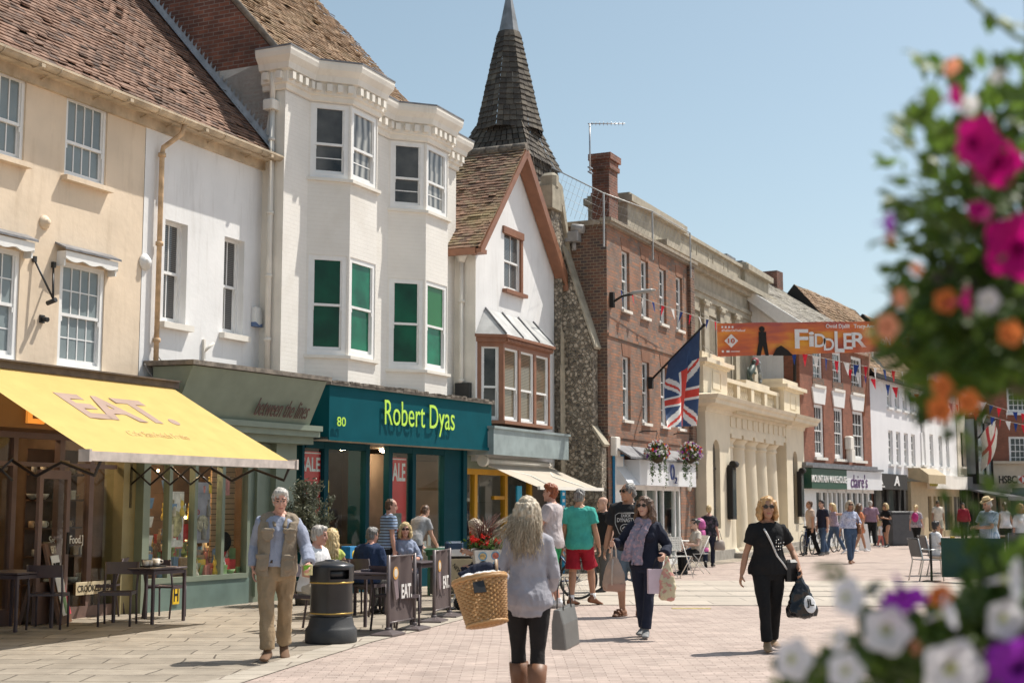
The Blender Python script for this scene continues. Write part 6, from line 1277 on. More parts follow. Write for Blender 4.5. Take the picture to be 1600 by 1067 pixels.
# -- news cart with flower box
NC = G3(728, 950); nc = thing('news_cart', 'black news cart with cream triangular board and white spoked wheels', 'cart', NC, radians(18))
BLK = mat('black_vinyl', (.02, .02, .02), .5, .2, 6)
b = MB(); b.prism([(-.52, .18), (-.05, .18), (.45, .66), (.45, .76), (-.52, .76)], .03, 'y', -.3); bo = b.build('board', mat('board_cream', (.60, .49, .30), .6, .06), nc)
b = MB(); b.prism([(-.12, .14), (.02, .14), (.5, .62), (.5, .74)], .035, 'y', -.304); b.build('board_band', mat('board_green', (.02, .06, .03), .6), nc)
for txt, x, z, a, w in (('NEWS', -.22, .60, -50, .2), ('STUDENTS', -.28, .34, 60, .3), ('MORE', -.52, .5, 10, .16)):
    lettering('lettering', txt, bo, BLK, -w / 2, w / 2, -.03, .03, 0, .003, .01, M=Matrix.Translation((x, -.303, z)) @ Matrix.Rotation(radians(-a), 4, 'Y'))
lettering('lettering', 'from Every Day From 9am', bo, WPAP, -.27, .25, -.02, .025, 0, .003, .0, M=Matrix.Translation((.22, -.306, .42)) @ Matrix.Rotation(radians(-45), 4, 'Y'))
b = MB(); b.tube([(.25, -.304, .70), (.0, -.304, .70)], .006, 4); b.tube([(.0, -.304, .70), (.05, -.304, .73)], .006, 4); b.tube([(.0, -.304, .70), (.05, -.304, .67)], .006, 4); b.build('arrow', BLK, bo)
for x in (-.3, .55):
    b = MB(Matrix.Translation((x, -.32, .13)) @ Matrix.Rotation(pi / 2, 4, 'X')); b.lathe([(.115, -.02), (.13, -.01), (.13, .02), (.115, .03)], 22, caps=False); b.cm = 1; b.lathe([(.11, -.005), (.095, 0), (.095, .01), (.11, .02)], 22, caps=False); b.lathe([(.025, 0), (.025, .03)], 10)
    for k in range(5): a = 2 * pi * k / 5; b.tube([(0, 0, .015), (.1 * cos(a), .1 * sin(a), .015)], .012, 5)
    b.build('wheel', [BLK, WOODWHITE], nc)
b = MB(); b.box(-.5, .55, -.25, .35, .2, .3); b.bbox(-.45, .1, -.2, .3, .72, .84, .03); b.box(-.5, -.42, -.2, .3, .3, .8); b.tube([(.35, 0, .3), (.45, 0, .75), (.4, 0, 1.0)], .025, 6); b.tube([(.4, -.25, 1.0), (.35, 0, 1.03), (.4, .25, 1.0)], .018, 6); b.bbox(.2, .5, -.1, .2, .62, .85, .03); b.build('chassis', BLK, nc)
b = MB(); b.box(-.4, .0, -.22, -.2, .8, .9); b.box(.02, .12, -.21, -.19, .78, .92); b.build('strap', WPAP, nc)
sb = MB(T(*gnd(709, 937), .3)); sb.bbox(-.15, .15, -.08, .08, .62, .98, .03); tag(sb.build('bag', mat('navy_bag', (.02, .05, .1), .6, .2)), 'navy shoulder bag on the news cart by the teal pillar', 'bag')
gt = MB(T(*gnd(692, 930), .1)); gt.bbox(-.3, .3, -.2, .2, .7, .80, .02); gt.bbox(-.33, .33, -.23, .23, .78, .82, .01)
for sx in (-.25, .25): gt.box(sx - .02, sx + .02, -.15, .15, 0, .7)
tag(gt.build('crate_table', mat('green_crate', (.02, .1, .04), .5, .2)), 'green plastic crate on stand outside the teal shop', 'crate')
pb = MB(T(*(gnd(697, 930) + Vector((0, 0, .83))), .2)); pb.box(-.15, .1, -.08, .1, 0, .02); tag(pb.build('booklet', WPAP), 'pale leaflet lying on the green crate', 'leaflet')
FBp = G3(763, 958) + Vector((0, 0, .62)); fb_ = thing('flower_box', 'white box with round stickers and red flowers on the news cart', 'flower box', FBp, radians(10))
b = MB(); b.rings([[(w * a, d * c, z) for a, c in ((-1, -1), (1, -1), (1, 1), (-1, 1))] for w, d, z in ((.2, .14, 0), (.235, .16, .3))], False); bx = b.build('box', mat('white_card', (.7, .68, .62), .5, .05), fb_)
STK = [mat('sticker_' + n, c, .5, .6, 30) for n, c in (('orange', (.5, .35, .15)), ('red', (.45, .12, .08)), ('dark', (.07, .06, .05)), ('blue', (.1, .3, .5)))]
for k, (x, z) in enumerate(((-.11, .21), (.08, .22), (-.1, .08), (.1, .08))):
    b = MB(Matrix.Translation((x, -.148 - z * .06, z)) @ Matrix.Rotation(pi / 2 + .07, 4, 'X')); b.lathe([(.065, 0), (.065, .004)], 18); b.cm = 1; b.lathe([(.05, .0045), (.05, .006)], 16); b.build('sticker', [(mat('sticker_rim', (.1, .35, .55), .5) if k != 2 else BLK), STK[k]], bx)
lf, fl = MB(), MB(); rr = random.Random(77)
for k in range(500): quadleaf(lf, Vector((rr.gauss(0, .14), rr.gauss(0, .09), .33 + abs(rr.gauss(0, .07)))), rr, .035)
for k in range(26):
    c = Vector((rr.uniform(-.28, .22), rr.uniform(-.15, .12), rr.uniform(.38, .52)))
    for j in range(12): quadleaf(fl, c + Vector((rr.gauss(0, .02), rr.gauss(0, .02), rr.gauss(0, .018))), rr, .026)
lf.build('foliage', LEAFM, fb_); fl.build('blossom', PETR, fb_)
gr_ = MB()
for k in range(60):
    a, l = rr.uniform(0, 6.3), rr.uniform(.25, .55); b0 = Vector((rr.uniform(-.12, .05), rr.uniform(-.05, .08), .32)); o_ = Vector((cos(a), sin(a), 0)); gr_.tube([b0, b0 + o_ * .06 + Vector((0, 0, l * .7)), b0 + o_ * rr.uniform(.12, .3) + Vector((0, 0, l))], [.006, .005, .001], 3)
gr_.build('red_grass', mat('purple_grass', (.16, .055, .04), .6, .3), fb_)
# -- bicycle
def bicycle(P, rz, lab, group=None):
    r = thing('bicycle', lab, 'bicycle', P, rz, group); RB = .335
    for x in (-.52, .53):
        b = MB(Matrix.Translation((x, 0, RB)) @ Matrix.Rotation(pi / 2, 4, 'X')); n = 32
        b.rings([[((RB - .02 + .018 * cos(t)) * cos(2 * pi * k / n), (RB - .02 + .018 * cos(t)) * sin(2 * pi * k / n), .018 * sin(t)) for k in range(n)] for t in [2 * pi * j / 8 for j in range(9)]], True, False, False)
        w = b.build('wheel', mat('tyre_rubber', (.02, .02, .02), .7), r)
        s = MB(Matrix.Translation((x, 0, RB)) @ Matrix.Rotation(pi / 2, 4, 'X')); s.lathe([(RB - .045, -.012), (RB - .035, 0), (RB - .045, .012)], 32, caps=False); s.lathe([(.022, -.04), (.022, .04)], 10)
        for k in range(28): a = 2 * pi * k / 28; s.tube([(.02 * cos(a + .5 * (-1) ** k), .02 * sin(a + .5 * (-1) ** k), .03 * (-1) ** k), ((RB - .04) * cos(a), (RB - .04) * sin(a), 0)], .0018, 3)
        s.build('rim', STEEL, w)
    b = MB(); bb, st, hd, rw, fw_ = Vector((.0, 0, .28)), Vector((-.17, 0, .78)), Vector((.36, 0, .82)), Vector((-.52, 0, RB)), Vector((.53, 0, RB))
    for a, c in ((bb, st), (bb, hd - Vector((-.02, 0, .12))), (st, hd), (rw, bb), (rw, st)): b.tube([a, c], .016, 7)
    b.tube([hd + Vector((-.02, 0, .06)), hd + Vector((.04, 0, -.12)), fw_], .016, 7); b.build('frame', mat('bike_blue', (.02, .05, .14), .3, .1), r)
    b = MB(); b.sphere(st + Vector((-.03, 0, .1)), .1, 10, 6, (1.3, .75, .35)); b.tube([st, st + Vector((-.02, 0, .1))], .013, 6); b.build('saddle', BLK, r)
    b = MB(); h = hd + Vector((-.02, 0, .12)); b.tube([h + Vector((-.15, -.28, .02)), h + Vector((.0, -.2, .04)), h, h + Vector((.0, .2, .04)), h + Vector((-.15, .28, .02))], .014, 6); b.tube([hd, h], .014, 6); b.build('handlebar', STEEL, r)
    b = MB(Matrix.Translation(bb) @ Matrix.Rotation(pi / 2, 4, 'X')); b.lathe([(.09, -.05), (.09, -.045)], 18); b.M = None; b.tube([bb + Vector((0, -.06, 0)), bb + Vector((.12, -.06, -.12))], .012, 5); b.tube([bb + Vector((0, .06, 0)), bb + Vector((-.12, .06, .12))], .012, 5); b.box(.07, .17, -.13, -.06, .15, .17); b.box(-.17, -.07, .06, .13, .39, .41); b.tube([bb + Vector((0, -.05, .085)), rw + Vector((0, -.05, .04))], .006, 4); b.tube([bb + Vector((0, -.05, -.085)), rw + Vector((0, -.05, -.04))], .006, 4); b.build('crankset', BLK, r)
    b = MB(); b.tube([rw + Vector((-.1, -.06, .42)), rw + Vector((.25, -.06, .42))], .008, 5); b.tube([rw + Vector((-.1, .06, .42)), rw + Vector((.25, .06, .42))], .008, 5); b.tube([rw, rw + Vector((.02, .06, .42))], .006, 4); b.tube([rw, rw + Vector((-.1, -.06, .42))], .006, 4); b.build('rack', STEEL, r); return r
q = G3(856, 938); bicycle(q, pi + .12, 'dark blue bicycle held by the red-haired man')
for k, (u, v, rz, lab) in enumerate(((1262, 868, .9, 'parked bicycle against the cream pier end'), (1292, 864, .7, 'parked bicycle nearer the white shop window'), (1318, 861, .8, 'parked bicycle behind the walking young couple'))): bicycle(G3(u, v), rz + .2, lab, 'bicycles parked outside the far shops')
# -- white bistro set
WMET = mat('white_painted_metal', (.74, .71, .66), .4, .06)
def bistro(P, rz, lab):
    r = thing('bistro_chair', lab, 'chair', P, rz, 'white folding bistro chairs')
    for s in (-1, 1):
        b = MB(); b.tube([(s * .2, .22, .86), (s * .2, -.22, 0)], .011, 6); b.build('leg', WMET, r); b = MB(); b.tube([(s * .18, -.19, .46), (s * .18, .24, 0)], .011, 6); b.build('leg', WMET, r)
    b = MB()
    for k in range(9): x = -.19 + k * .045; b.box(x, x + .028, -.2, .2, .455, .465)
    for k in range(9): y = -.2 + k * .047; b.box(-.19, .2, y, y + .02, .458, .468)
    b.build('seat', WMET, r)
    b = MB()
    for k in range(9): x = -.19 + k * .045; b.box(x, x + .026, .19, .2, .60, .86)
    for k in range(6): z = .60 + k * .05; b.box(-.2, .2, .188, .203, z, z + .026)
    b.build('backrest', WMET, r); return r
for u, v, a, lab in ((1062, 903, .5, 'white mesh bistro chair nearer the camera outside the phone shop'), (1090, 897, -1.9, 'white mesh bistro chair holding the seated woman'), (1046, 890, 2.4, 'white mesh bistro chair behind the round white table')): bistro(G3(u, v), a, lab)
r = thing('bistro_table', 'round white bistro table outside the phone shop', 'table', G3(1070, 893)); b = MB(); b.lathe([(.33, .7), (.34, .715), (.33, .73)], 24); b.build('tabletop', WMET, r)
for k in range(3): a = 2.1 * k; b = MB(); b.tube([(.22 * cos(a), .22 * sin(a), 0), (0, 0, .4), (-.18 * cos(a), -.18 * sin(a), .7)], .012, 6); b.build('leg', WMET, r)
# -- street cafe on the sunny side
ALU = mat('brushed_aluminium', (.55, .54, .52), .3, .08, metal=.8); MESHG = mat('grey_mesh', (.12, .12, .125), .7, .1)
def alu_chair(P, rz, lab):
    r = thing('cafe_armchair', lab, 'chair', P, rz, 'aluminium chairs of the street cafe')
    for s in (-1, 1):
        b = MB(); b.tube([(s * .25, -.24, 0), (s * .25, -.22, .64), (s * .25, .2, .66)], .014, 6); b.build('leg', ALU, r); b = MB(); b.tube([(s * .23, .3, 0), (s * .23, .2, .42), (s * .23, .3, .88)], .014, 6); b.build('leg', ALU, r)
    b = MB(); b.box(-.22, .22, -.22, .2, .43, .445); b.build('seat', MESHG, r); b = MB(); b.poly([(-.22, .22, .5), (.22, .22, .5), (.22, .3, .86), (-.22, .3, .86)]); b.poly([(-.22, .235, .5), (-.22, .315, .86), (.22, .315, .86), (.22, .235, .5)]); b.tube([(-.23, .3, .88), (.23, .3, .88)], .014, 6); b.build('backrest', MESHG, r); return r
for u, v, a, lab in ((1449, 908, radians(-75), 'aluminium mesh chair nearer the camera beside the green windbreak'), (1462, 899, radians(-80), 'aluminium mesh chair under the boy in white'), (1548, 893, radians(160), 'aluminium mesh chair beyond the green windbreak, near the plaid shirt'), (1590, 890, radians(170), 'aluminium mesh chair near the woman in white waistcoat')): alu_chair(G3(u, v), a, lab)
wb0, wb1 = G3(1456, 909), G3(1640, 915); d = wb1 - wb0; wb = thing('windbreak', 'dark green canvas windbreak on black posts at the street cafe', 'windbreak', wb0, atan2(d.y, d.x))
b = MB(); b.tube([(0, 0, 0), (0, 0, .98)], .025, 8); b.box(-.15, .15, -.15, .15, 0, .02); b.build('post', DARK, wb); b = MB(); b.tube([(1.55, 0, 0), (1.55, 0, .98)], .025, 8); b.box(1.4, 1.7, -.15, .15, 0, .02); b.build('post', DARK, wb)
b = MB(); b.box(.22, 1.5, -.012, .012, .1, .9); b.build('panel', mat('bottle_green_canvas', (.006, .05, .038), .6, .1), wb)
for k, (u, v) in enumerate(((1500, 895), (1575, 880))): 
    r = thing('cafe_round_table', ('dark round table behind the green windbreak', 'dark round table beside the woman in white waistcoat')[k], 'table', G3(u, v)); b = MB(); b.lathe([(.4, .7), (.41, .72), (.4, .735)], 24); b.build('tabletop', mat('table_wood', (.2, .12, .07), .4, .15), r); b = MB(); b.lathe([(.25, 0), (.25, .02), (.035, .04), (.035, .7)], 14); b.build('pedestal', ALU, r)
b = MB(T(*(G3(1497, 895) + Vector((-.1, 0, .74))))); b.bbox(-.05, .05, -.03, .03, 0, .1, .008); tag(b.build('condiment_box', mat('yellow_box', (.8, .5, .03), .5)), 'yellow condiment box on the table behind the windbreak', 'box')
# grey pedestal / litter bin in the far street
P = G3(1402, 852); r = thing('litter_bin', 'square dark grey litter bin in the middle of the far street', 'litter bin', P, .35); b = MB(); b.bbox(-.5, .5, -.42, .42, .06, 1.22, .03); b.box(-.46, .46, -.38, .38, 0, .06); b.build('body', mat('slate_grey_metal', (.075, .075, .08), .5, .12), r); b = MB(); b.bbox(-.53, .53, -.45, .45, 1.225, 1.3, .02); b.build('lid', mat('slate_grey_metal', 0), r)
P = G3(1580, 850); r = thing('litter_bin', 'dark square litter bin between the two women beyond the windbreak', 'litter bin', P, .2); b = MB(); b.bbox(-.4, .4, -.4, .4, .05, 1.1, .03); b.build('body', mat('slate_grey_metal', 0), r); b = MB(); b.bbox(-.43, .43, -.43, .43, 1.1, 1.16, .02); b.build('lid', DARK, r)
# far street clutter: small signs
b = MB(T(*G3(1352, 860), .4)); b.prism([(-.25, 0), (.25, 0), (.12, .9), (-.12, .9)], .03, 'y', 0); tag(b.build('pavement_sign', WPAP), 'small white pavement sign by the far shop fronts', 'sign')
SL = gnd(860, 905); b = MB(T(*FD.w(3.95, -.4, 1.0), FD.rot)); b.box(-.12, .12, -.02, .02, 0, 1.05); b.cm = 1
for k in range(5): b.box(-.07, .06, -.024, -.02, .2 + .15 * k, .27 + .15 * k)
b.cm = 0; b.box(-.03, .03, -.02, .02, -1, 0); tag(b.build('banner_sign', [mat('sky_blue_sign', (.02, .35, .62), .5, .05), WPAP]), 'upright sky blue banner sign with white text beside the flint wall', 'sign')
b = MB(T(*FD.w(1.9, -.2, 1.2), FD.rot)); b.box(-.12, .12, -.02, .02, 0, .8); b.box(-.03, .03, -.02, .02, -1.2, 0); tag(b.build('banner_sign', mat('sky_blue_sign', 0)), 'shorter sky blue banner sign under the beige awning', 'sign')
# A-board and barista area under the yellow awning
ab = thing('a_board', 'brown A-board with milkshake poster beside the open cafe door', 'sign', FA.w(FA.loc(62, 900)[0], -.12, 0), FA.rot + .5)
b = MB(); b.prism([(-.3, 0), (-.24, 0), (.0, 1.05), (-.03, 1.08)], .56, 'x', -.28); b.prism([(.3, 0), (.24, 0), (0, 1.05), (.03, 1.08)], .56, 'x', -.28); b.build('frame', BROWN, ab)
Mb = Matrix.Translation((0, -.31, .02)) @ Matrix.Rotation(-.245, 4, 'X'); b = MB(Mb); b.box(-.2, .2, -.012, -.004, .1, .92); b.cm = 1; b.prism([(-.06, .12), (.06, .12), (.08, .4), (-.08, .4)], .006, 'y', -.019); b.cm = 2; b.prism([(.06, .1), (.2, .1), (.2, .5)], .004, 'y', -.0165); b.build('poster', [WPAP, mat('shake_green', (.25, .4, .2), .6, .3), mat('poster_pink', (.7, .08, .12), .6)], ab)
lettering('lettering', 'COOL AND THICK', ab, DARK, -.17, .17, .72, .82, -.014, .004, .01, M=Mb); lettering('lettering', 'EAT', ab, GOODS[0], -.12, .12, .95, 1.05, -.014, .004, .02, M=Mb)
cs = MB(T(*FA.w(FA.loc(145, 917, .03)[0], .03, .33), FA.rot)); cs.bbox(-.36, .36, -.015, .0, 0, .18, .004); cso = cs.build('name_board', mat('cream_board', (.6, .5, .34), .6, .05)); tag(cso, 'low cream name board reading CROOKED ITS by the glass', 'sign'); lettering('lettering', "CROOKED ITS'", cso, DARK, -.33, .33, .04, .14, -.016, .003, .01, M=T(*FA.w(FA.loc(145, 917, .03)[0], .03, .33), FA.rot))
# -- banner over the street and bunting
YB_ = 40.0
bt0, bt1, bb0, bb1 = at_y(1121, 505, YB_), at_y(1530, 500, YB_ + .0), at_y(1121, 557, YB_), at_y(1530, 545, YB_)
def sunset_mat():
    m, nt, b = base_mat('sunset_print'); L = nt.links.new; tc = nn(nt, 'ShaderNodeTexCoord'); mp = nn(nt, 'ShaderNodeMapping'); mp.inputs['Scale'].default_value = (.45, 1, 1.6); mp.inputs['Rotation'].default_value = (0, .35, 0); L(tc.outputs['Object'], mp.inputs[0])
    nz = nn(nt, 'ShaderNodeTexNoise'); nz.inputs['Scale'].default_value = 1.3; nz.inputs['Detail'].default_value = 4; L(mp.outputs[0], nz.inputs['Vector']); rp = nn(nt, 'ShaderNodeValToRGB'); L(nz.outputs[0], rp.inputs[0]); e = rp.color_ramp.elements
    e[0].position = .35; e[0].color = (.42, .09, .07, 1); e[1].position = .68; e[1].color = (.85, .42, .05, 1); k = e.new(.5); k.color = (.68, .17, .05, 1); L(rp.outputs[0], b.inputs['Base Color']); b.inputs['Roughness'].default_value = .6; return m
bw = thing('street_banner', 'wide orange sunset theatre banner strung high across the street', 'banner', bb0, 0)
W_, H_b = bb1.x - bb0.x, bt0.z - bb0.z; b = MB(); n = 30
ids = [[b.p((W_ * i / n, .05 * sin(i * .9), (bb1.z - bb0.z) * i / n + (H_b + ((bt1.z - bb1.z) - H_b) * i / n) * j / 4)) for i in range(n + 1)] for j in range(5)]
for j in range(4):
    for i in range(n): b.face([ids[j][i], ids[j][i + 1], ids[j + 1][i + 1], ids[j + 1][i]], True)
clo = b.build('cloth', sunset_mat(), bw); ux = lambda u: at_y(u, 530, YB_).x - bb0.x; uz = lambda v: at_y(1121, v, YB_).z - bb0.z
for t, u0, u1, v0, v1, bo_ in (('F', 1241, 1262, 545, 515, .02), ('i', 1263, 1271, 542, 519, .02), ('D', 1272, 1289, 543, 522, .015), ('D', 1286, 1302, 548, 529, .015), ('L', 1303, 1318, 551, 518, .02), ('E', 1317, 1331, 546, 521, .015), ('R', 1330, 1352, 543, 520, .02), ('oN THE ROoF', 1375, 1450, 540, 525, .01)):
    lettering('lettering', t, clo, WPAP, ux(u0), ux(u1), uz(v0), uz(v1), -.07, .02, bo_)
lettering('lettering', 'Omid Djalili   Tracy-Ann Oberman', clo, WPAP, ux(1290), ux(1398), uz(515), uz(507), -.07, .02, .01); lettering('lettering', '#FiddlerOnTheRoof', clo, WPAP, ux(1127), ux(1164), uz(519), uz(515), -.07, .02, .01)
b = MB(); c, z, s = ux(1142), uz(533), .2; b.prism([(c - s, z), (c, z - s), (c + s, z), (c, z + s)], .02, 'y', -.08)
for k in range(4): b.box(ux(1127) + .1 * k, ux(1127) + .1 * k + .05, -.08, -.06, uz(513), uz(510))
b.box(ux(1127), ux(1130), -.08, -.06, uz(551), uz(548)); b.box(ux(1134), ux(1139), -.08, -.06, uz(551), uz(548)); b.box(ux(1141), ux(1155), -.08, -.06, uz(550), uz(549)); b.build('printed_mark', WPAP, clo)
lettering('lettering', '10', clo, mat('print_red', (.55, .1, .04), .6), c - .1, c + .1, z - .07, z + .07, -.09, .01, .02)
b = MB(); x = ux(1190); zb = uz(556); b.prism([(x - .17, zb), (x - .05, zb), (x + .02, zb + .3), (x + .09, zb), (x + .19, zb), (x + .13, zb + .42), (x + .12, zb + .7), (x - .09, zb + .7), (x - .1, zb + .4)], .02, 'y', -.08); b.sphere((x, -.07, zb + .78), .085, 10, 8, (1, .2, 1)); b.prism([(x + .3, zb), (x + .9, zb), (x + .75, zb + .16), (x + .55, zb + .3), (x + .42, zb + .22)], .02, 'y', -.08); b.build('silhouette', DARK, clo)
CORD = mat('cord', (.4, .38, .34), .8); b = MB(); b.tube([bt0 - bb0, at_y(1097, 490, 38.7) - bb0], .012, 4); b.tube([(0, 0, 0), at_y(1098, 540, 38.6) - bb0], .012, 4); e0 = Vector((W_, 0, bt1.z - bb0.z)); b.tube([e0, e0 + Vector((8, 1, .3))], .012, 4); b.tube([(W_, 0, bb1.z - bb0.z), Vector((W_ + 8, 1, bb1.z - bb0.z - .2))], .012, 4); b.build('cord', CORD, bw)
PEN = [cloth_mat('pennant_' + n, c, .3, streak=0) for n, c in (('blue', (.02, .05, .22)), ('red', (.62, .02, .04)), ('white', (.74, .72, .7)))]
def bunting(P0, P1, sag, n, w, h, lab, c0=0):
    P0, P1 = Vector(P0), Vector(P1); r = thing('bunting', lab, 'bunting', P0, 0, 'red white and blue bunting'); d = P1 - P0; g = lambda t: d * t + Vector((0, 0, -sag * 4 * t * (1 - t)))
    b = MB(); b.tube([g(k / 24) for k in range(25)], .008, 4); b.build('cord', CORD, r); ms = []
    dn = Vector((d.x, d.y, 0)).normalized(); rr = random.Random(len(lab))
    for k in range(n):
        t = (k + .5) / n; q = g(t); a = rr.gauss(0, .2); dd = Matrix.Rotation(a, 3, 'Z') @ dn; sw = Vector((rr.gauss(0, .06), rr.gauss(0, .06), 0)); b = MB(); ww_ = w * rr.uniform(.75, 1.05)
        p = [q - dd * ww_ / 2, q + dd * ww_ / 2]; m_ = q + sw * .5 + Vector((0, .02, -h * .5)); b.poly([p[0], m_ - dd * ww_ / 4, m_ + dd * ww_ / 4, p[1]]); b.poly([m_ - dd * ww_ / 4, q + sw + Vector((0, 0, -h)), m_ + dd * ww_ / 4]); b.build('pennant', PEN[(k + c0) % 3], r)
    return r
bunting(at_y(962, 450, 32.8), at_y(1124, 504, YB_ - .1), .05, 11, .24, .3, 'bunting strung in front of the chequered brick house to the banner', 0)
bunting(at_y(1232, 547, 45), at_y(1600, 588, 60), .35, 28, .32, .46, 'upper bunting string crossing the far street below the banner', 0)
bunting(at_y(1322, 574, 50), at_y(1530, 638, 56), .2, 19, .3, .42, 'lower bunting string with smaller flags crossing the far street', 1)
bunting(at_y(1530, 626, 60), at_y(1640, 650, 62), .15, 9, .3, .42, 'bunting string in front of the bank, upper of the two', 2)
bunting(at_y(1520, 640, 58), at_y(1640, 668, 60), .15, 10, .3, .4, 'bunting string in front of the bank, lower of the two', 1)
pl_ = MB(); pl_.tube([at_y(1350, 650, 49), at_y(1359, 552, 49)], .035, 6); tag(pl_.build('pole', mat('rust_pole', (.3, .13, .08), .6)), 'thin rusty flag pole leaning in front of the far brick house', 'pole')
# -- people
def fabric(name, col, col2=None, kind=None, f=12.0, rough=.85, var=.16, bump=.5):
    if name in _mats: return _mats[name]
    m, nt, b = base_mat(name); L = nt.links.new; tc = nn(nt, 'ShaderNodeTexCoord'); out = None
    nz = nn(nt, 'ShaderNodeTexNoise'); nz.inputs['Scale'].default_value = 6; nz.inputs['Detail'].default_value = 5; L(tc.outputs['Object'], nz.inputs['Vector'])
    mr = nn(nt, 'ShaderNodeMapRange', i_1=.3, i_2=.7, i_3=1 - var, i_4=1 + var); L(nz.outputs[0], mr.inputs[0])
    hs = nn(nt, 'ShaderNodeHueSaturation'); L(mr.outputs[0], hs.inputs['Value']); hs.inputs['Color'].default_value = c4(col)
    if kind:
        mx = nn(nt, 'ShaderNodeMixRGB'); mx.inputs[1].default_value = c4(col); mx.inputs[2].default_value = c4(col2); fac = None
        if kind in ('stripe', 'plaid'):
            ws = []
            for ax in (('Z',) if kind == 'stripe' else ('Z', 'X')):
                w = nn(nt, 'ShaderNodeTexWave', bands_direction=ax); w.inputs['Scale'].default_value = f / 6.283 * 2; L(tc.outputs['Object'], w.inputs['Vector'])
                g = nn(nt, 'ShaderNodeMath', operation='GREATER_THAN', i_1=.62); L(w.outputs[0], g.inputs[0]); ws.append(g.outputs[0])
            fac = ws[0]
            if len(ws) > 1:
                a = nn(nt, 'ShaderNodeMath', operation='ADD'); L(ws[0], a.inputs[0]); L(ws[1], a.inputs[1]); h = nn(nt, 'ShaderNodeMath', operation='MULTIPLY', i_1=.5); L(a.outputs[0], h.inputs[0]); fac = h.outputs[0]
        else:
            n2 = nn(nt, 'ShaderNodeTexNoise'); n2.inputs['Scale'].default_value = f; n2.inputs['Detail'].default_value = 2; L(tc.outputs['Object'], n2.inputs['Vector']); g = nn(nt, 'ShaderNodeMapRange', i_1=.52, i_2=.58); L(n2.outputs[0], g.inputs[0]); fac = g.outputs[0]
        L(fac, mx.inputs[0]); L(mx.outputs[0], hs.inputs['Color'])
    L(hs.outputs[0], b.inputs['Base Color']); b.inputs['Roughness'].default_value = rough; b.inputs['Specular IOR Level'].default_value = .25
    n3 = nn(nt, 'ShaderNodeTexNoise'); n3.inputs['Scale'].default_value = 22; n3.inputs['Detail'].default_value = 3; L(tc.outputs['Object'], n3.inputs['Vector']); bp = nn(nt, 'ShaderNodeBump'); bp.inputs['Strength'].default_value = bump; bp.inputs['Distance'].default_value = .02; L(n3.outputs[0], bp.inputs['Height']); L(bp.outputs[0], b.inputs['Normal'])
    _mats[name] = m; return m
def hair_mat(name, c1, c2):
    if name in _mats: return _mats[name]
    m, nt, b = base_mat(name); L = nt.links.new; tc = nn(nt, 'ShaderNodeTexCoord'); mp = nn(nt, 'ShaderNodeMapping'); mp.inputs['Scale'].default_value = (55, 55, 7); L(tc.outputs['Object'], mp.inputs[0])
    nz = nn(nt, 'ShaderNodeTexNoise'); nz.inputs['Scale'].default_value = 1; nz.inputs['Detail'].default_value = 4; L(mp.outputs[0], nz.inputs['Vector']); rp = nn(nt, 'ShaderNodeValToRGB'); L(nz.outputs[0], rp.inputs[0]); e = rp.color_ramp.elements; e[0].position = .32; e[0].color = c4(c1); e[1].position = .68; e[1].color = c4(c2)
    L(rp.outputs[0], b.inputs['Base Color']); b.inputs['Roughness'].default_value = .45; bp = nn(nt, 'ShaderNodeBump'); bp.inputs['Strength'].default_value = .7; bp.inputs['Distance'].default_value = .01; L(nz.outputs[0], bp.inputs['Height']); L(bp.outputs[0], b.inputs['Normal']); _mats[name] = m; return m
def skin_mat(name, c):
    return mat('skin_' + name, c, .5, .1, 9, spec=.4)
SK = dict(fair=skin_mat('fair', (.56, .33, .24)), pink=skin_mat('pink', (.58, .31, .23)), tan=skin_mat('tan', (.42, .225, .14)), pale=skin_mat('pale', (.62, .40, .31)))
EYED = mat('eye_dark', (.03, .022, .02), .3); LIPS = mat('lips', (.36, .12, .10), .5); BROW = mat('brow_hair', (.14, .09, .06), .8); LENS = mat('dark_lens', (.012, .01, .01), .12, 0)
HAIRC = dict(grey=((.28, .25, .22), (.66, .62, .56)), white=((.33, .30, .27), (.62, .59, .54)), ashblond=((.26, .2, .13), (.66, .56, .42)), blond=((.36, .24, .1), (.75, .57, .3)), red=((.16, .035, .012), (.36, .1, .03)), brown=((.045, .022, .013), (.16, .085, .045)), dark=((.015, .012, .012), (.06, .05, .045)), ginger=((.34, .17, .06), (.68, .42, .18)), saltpep=((.05, .045, .042), (.3, .28, .26)), pink=((.3, .05, .25), (.6, .12, .3)))
PEND = []
def remesh_later(mb, name, mats, parent, vox, smooth=2, wr=0.0, wf=8.0, paint=None, seed=0, scale=1.0):
    PEND.append((mb, name, mats, parent, vox, smooth, wr, wf, paint, seed, scale))
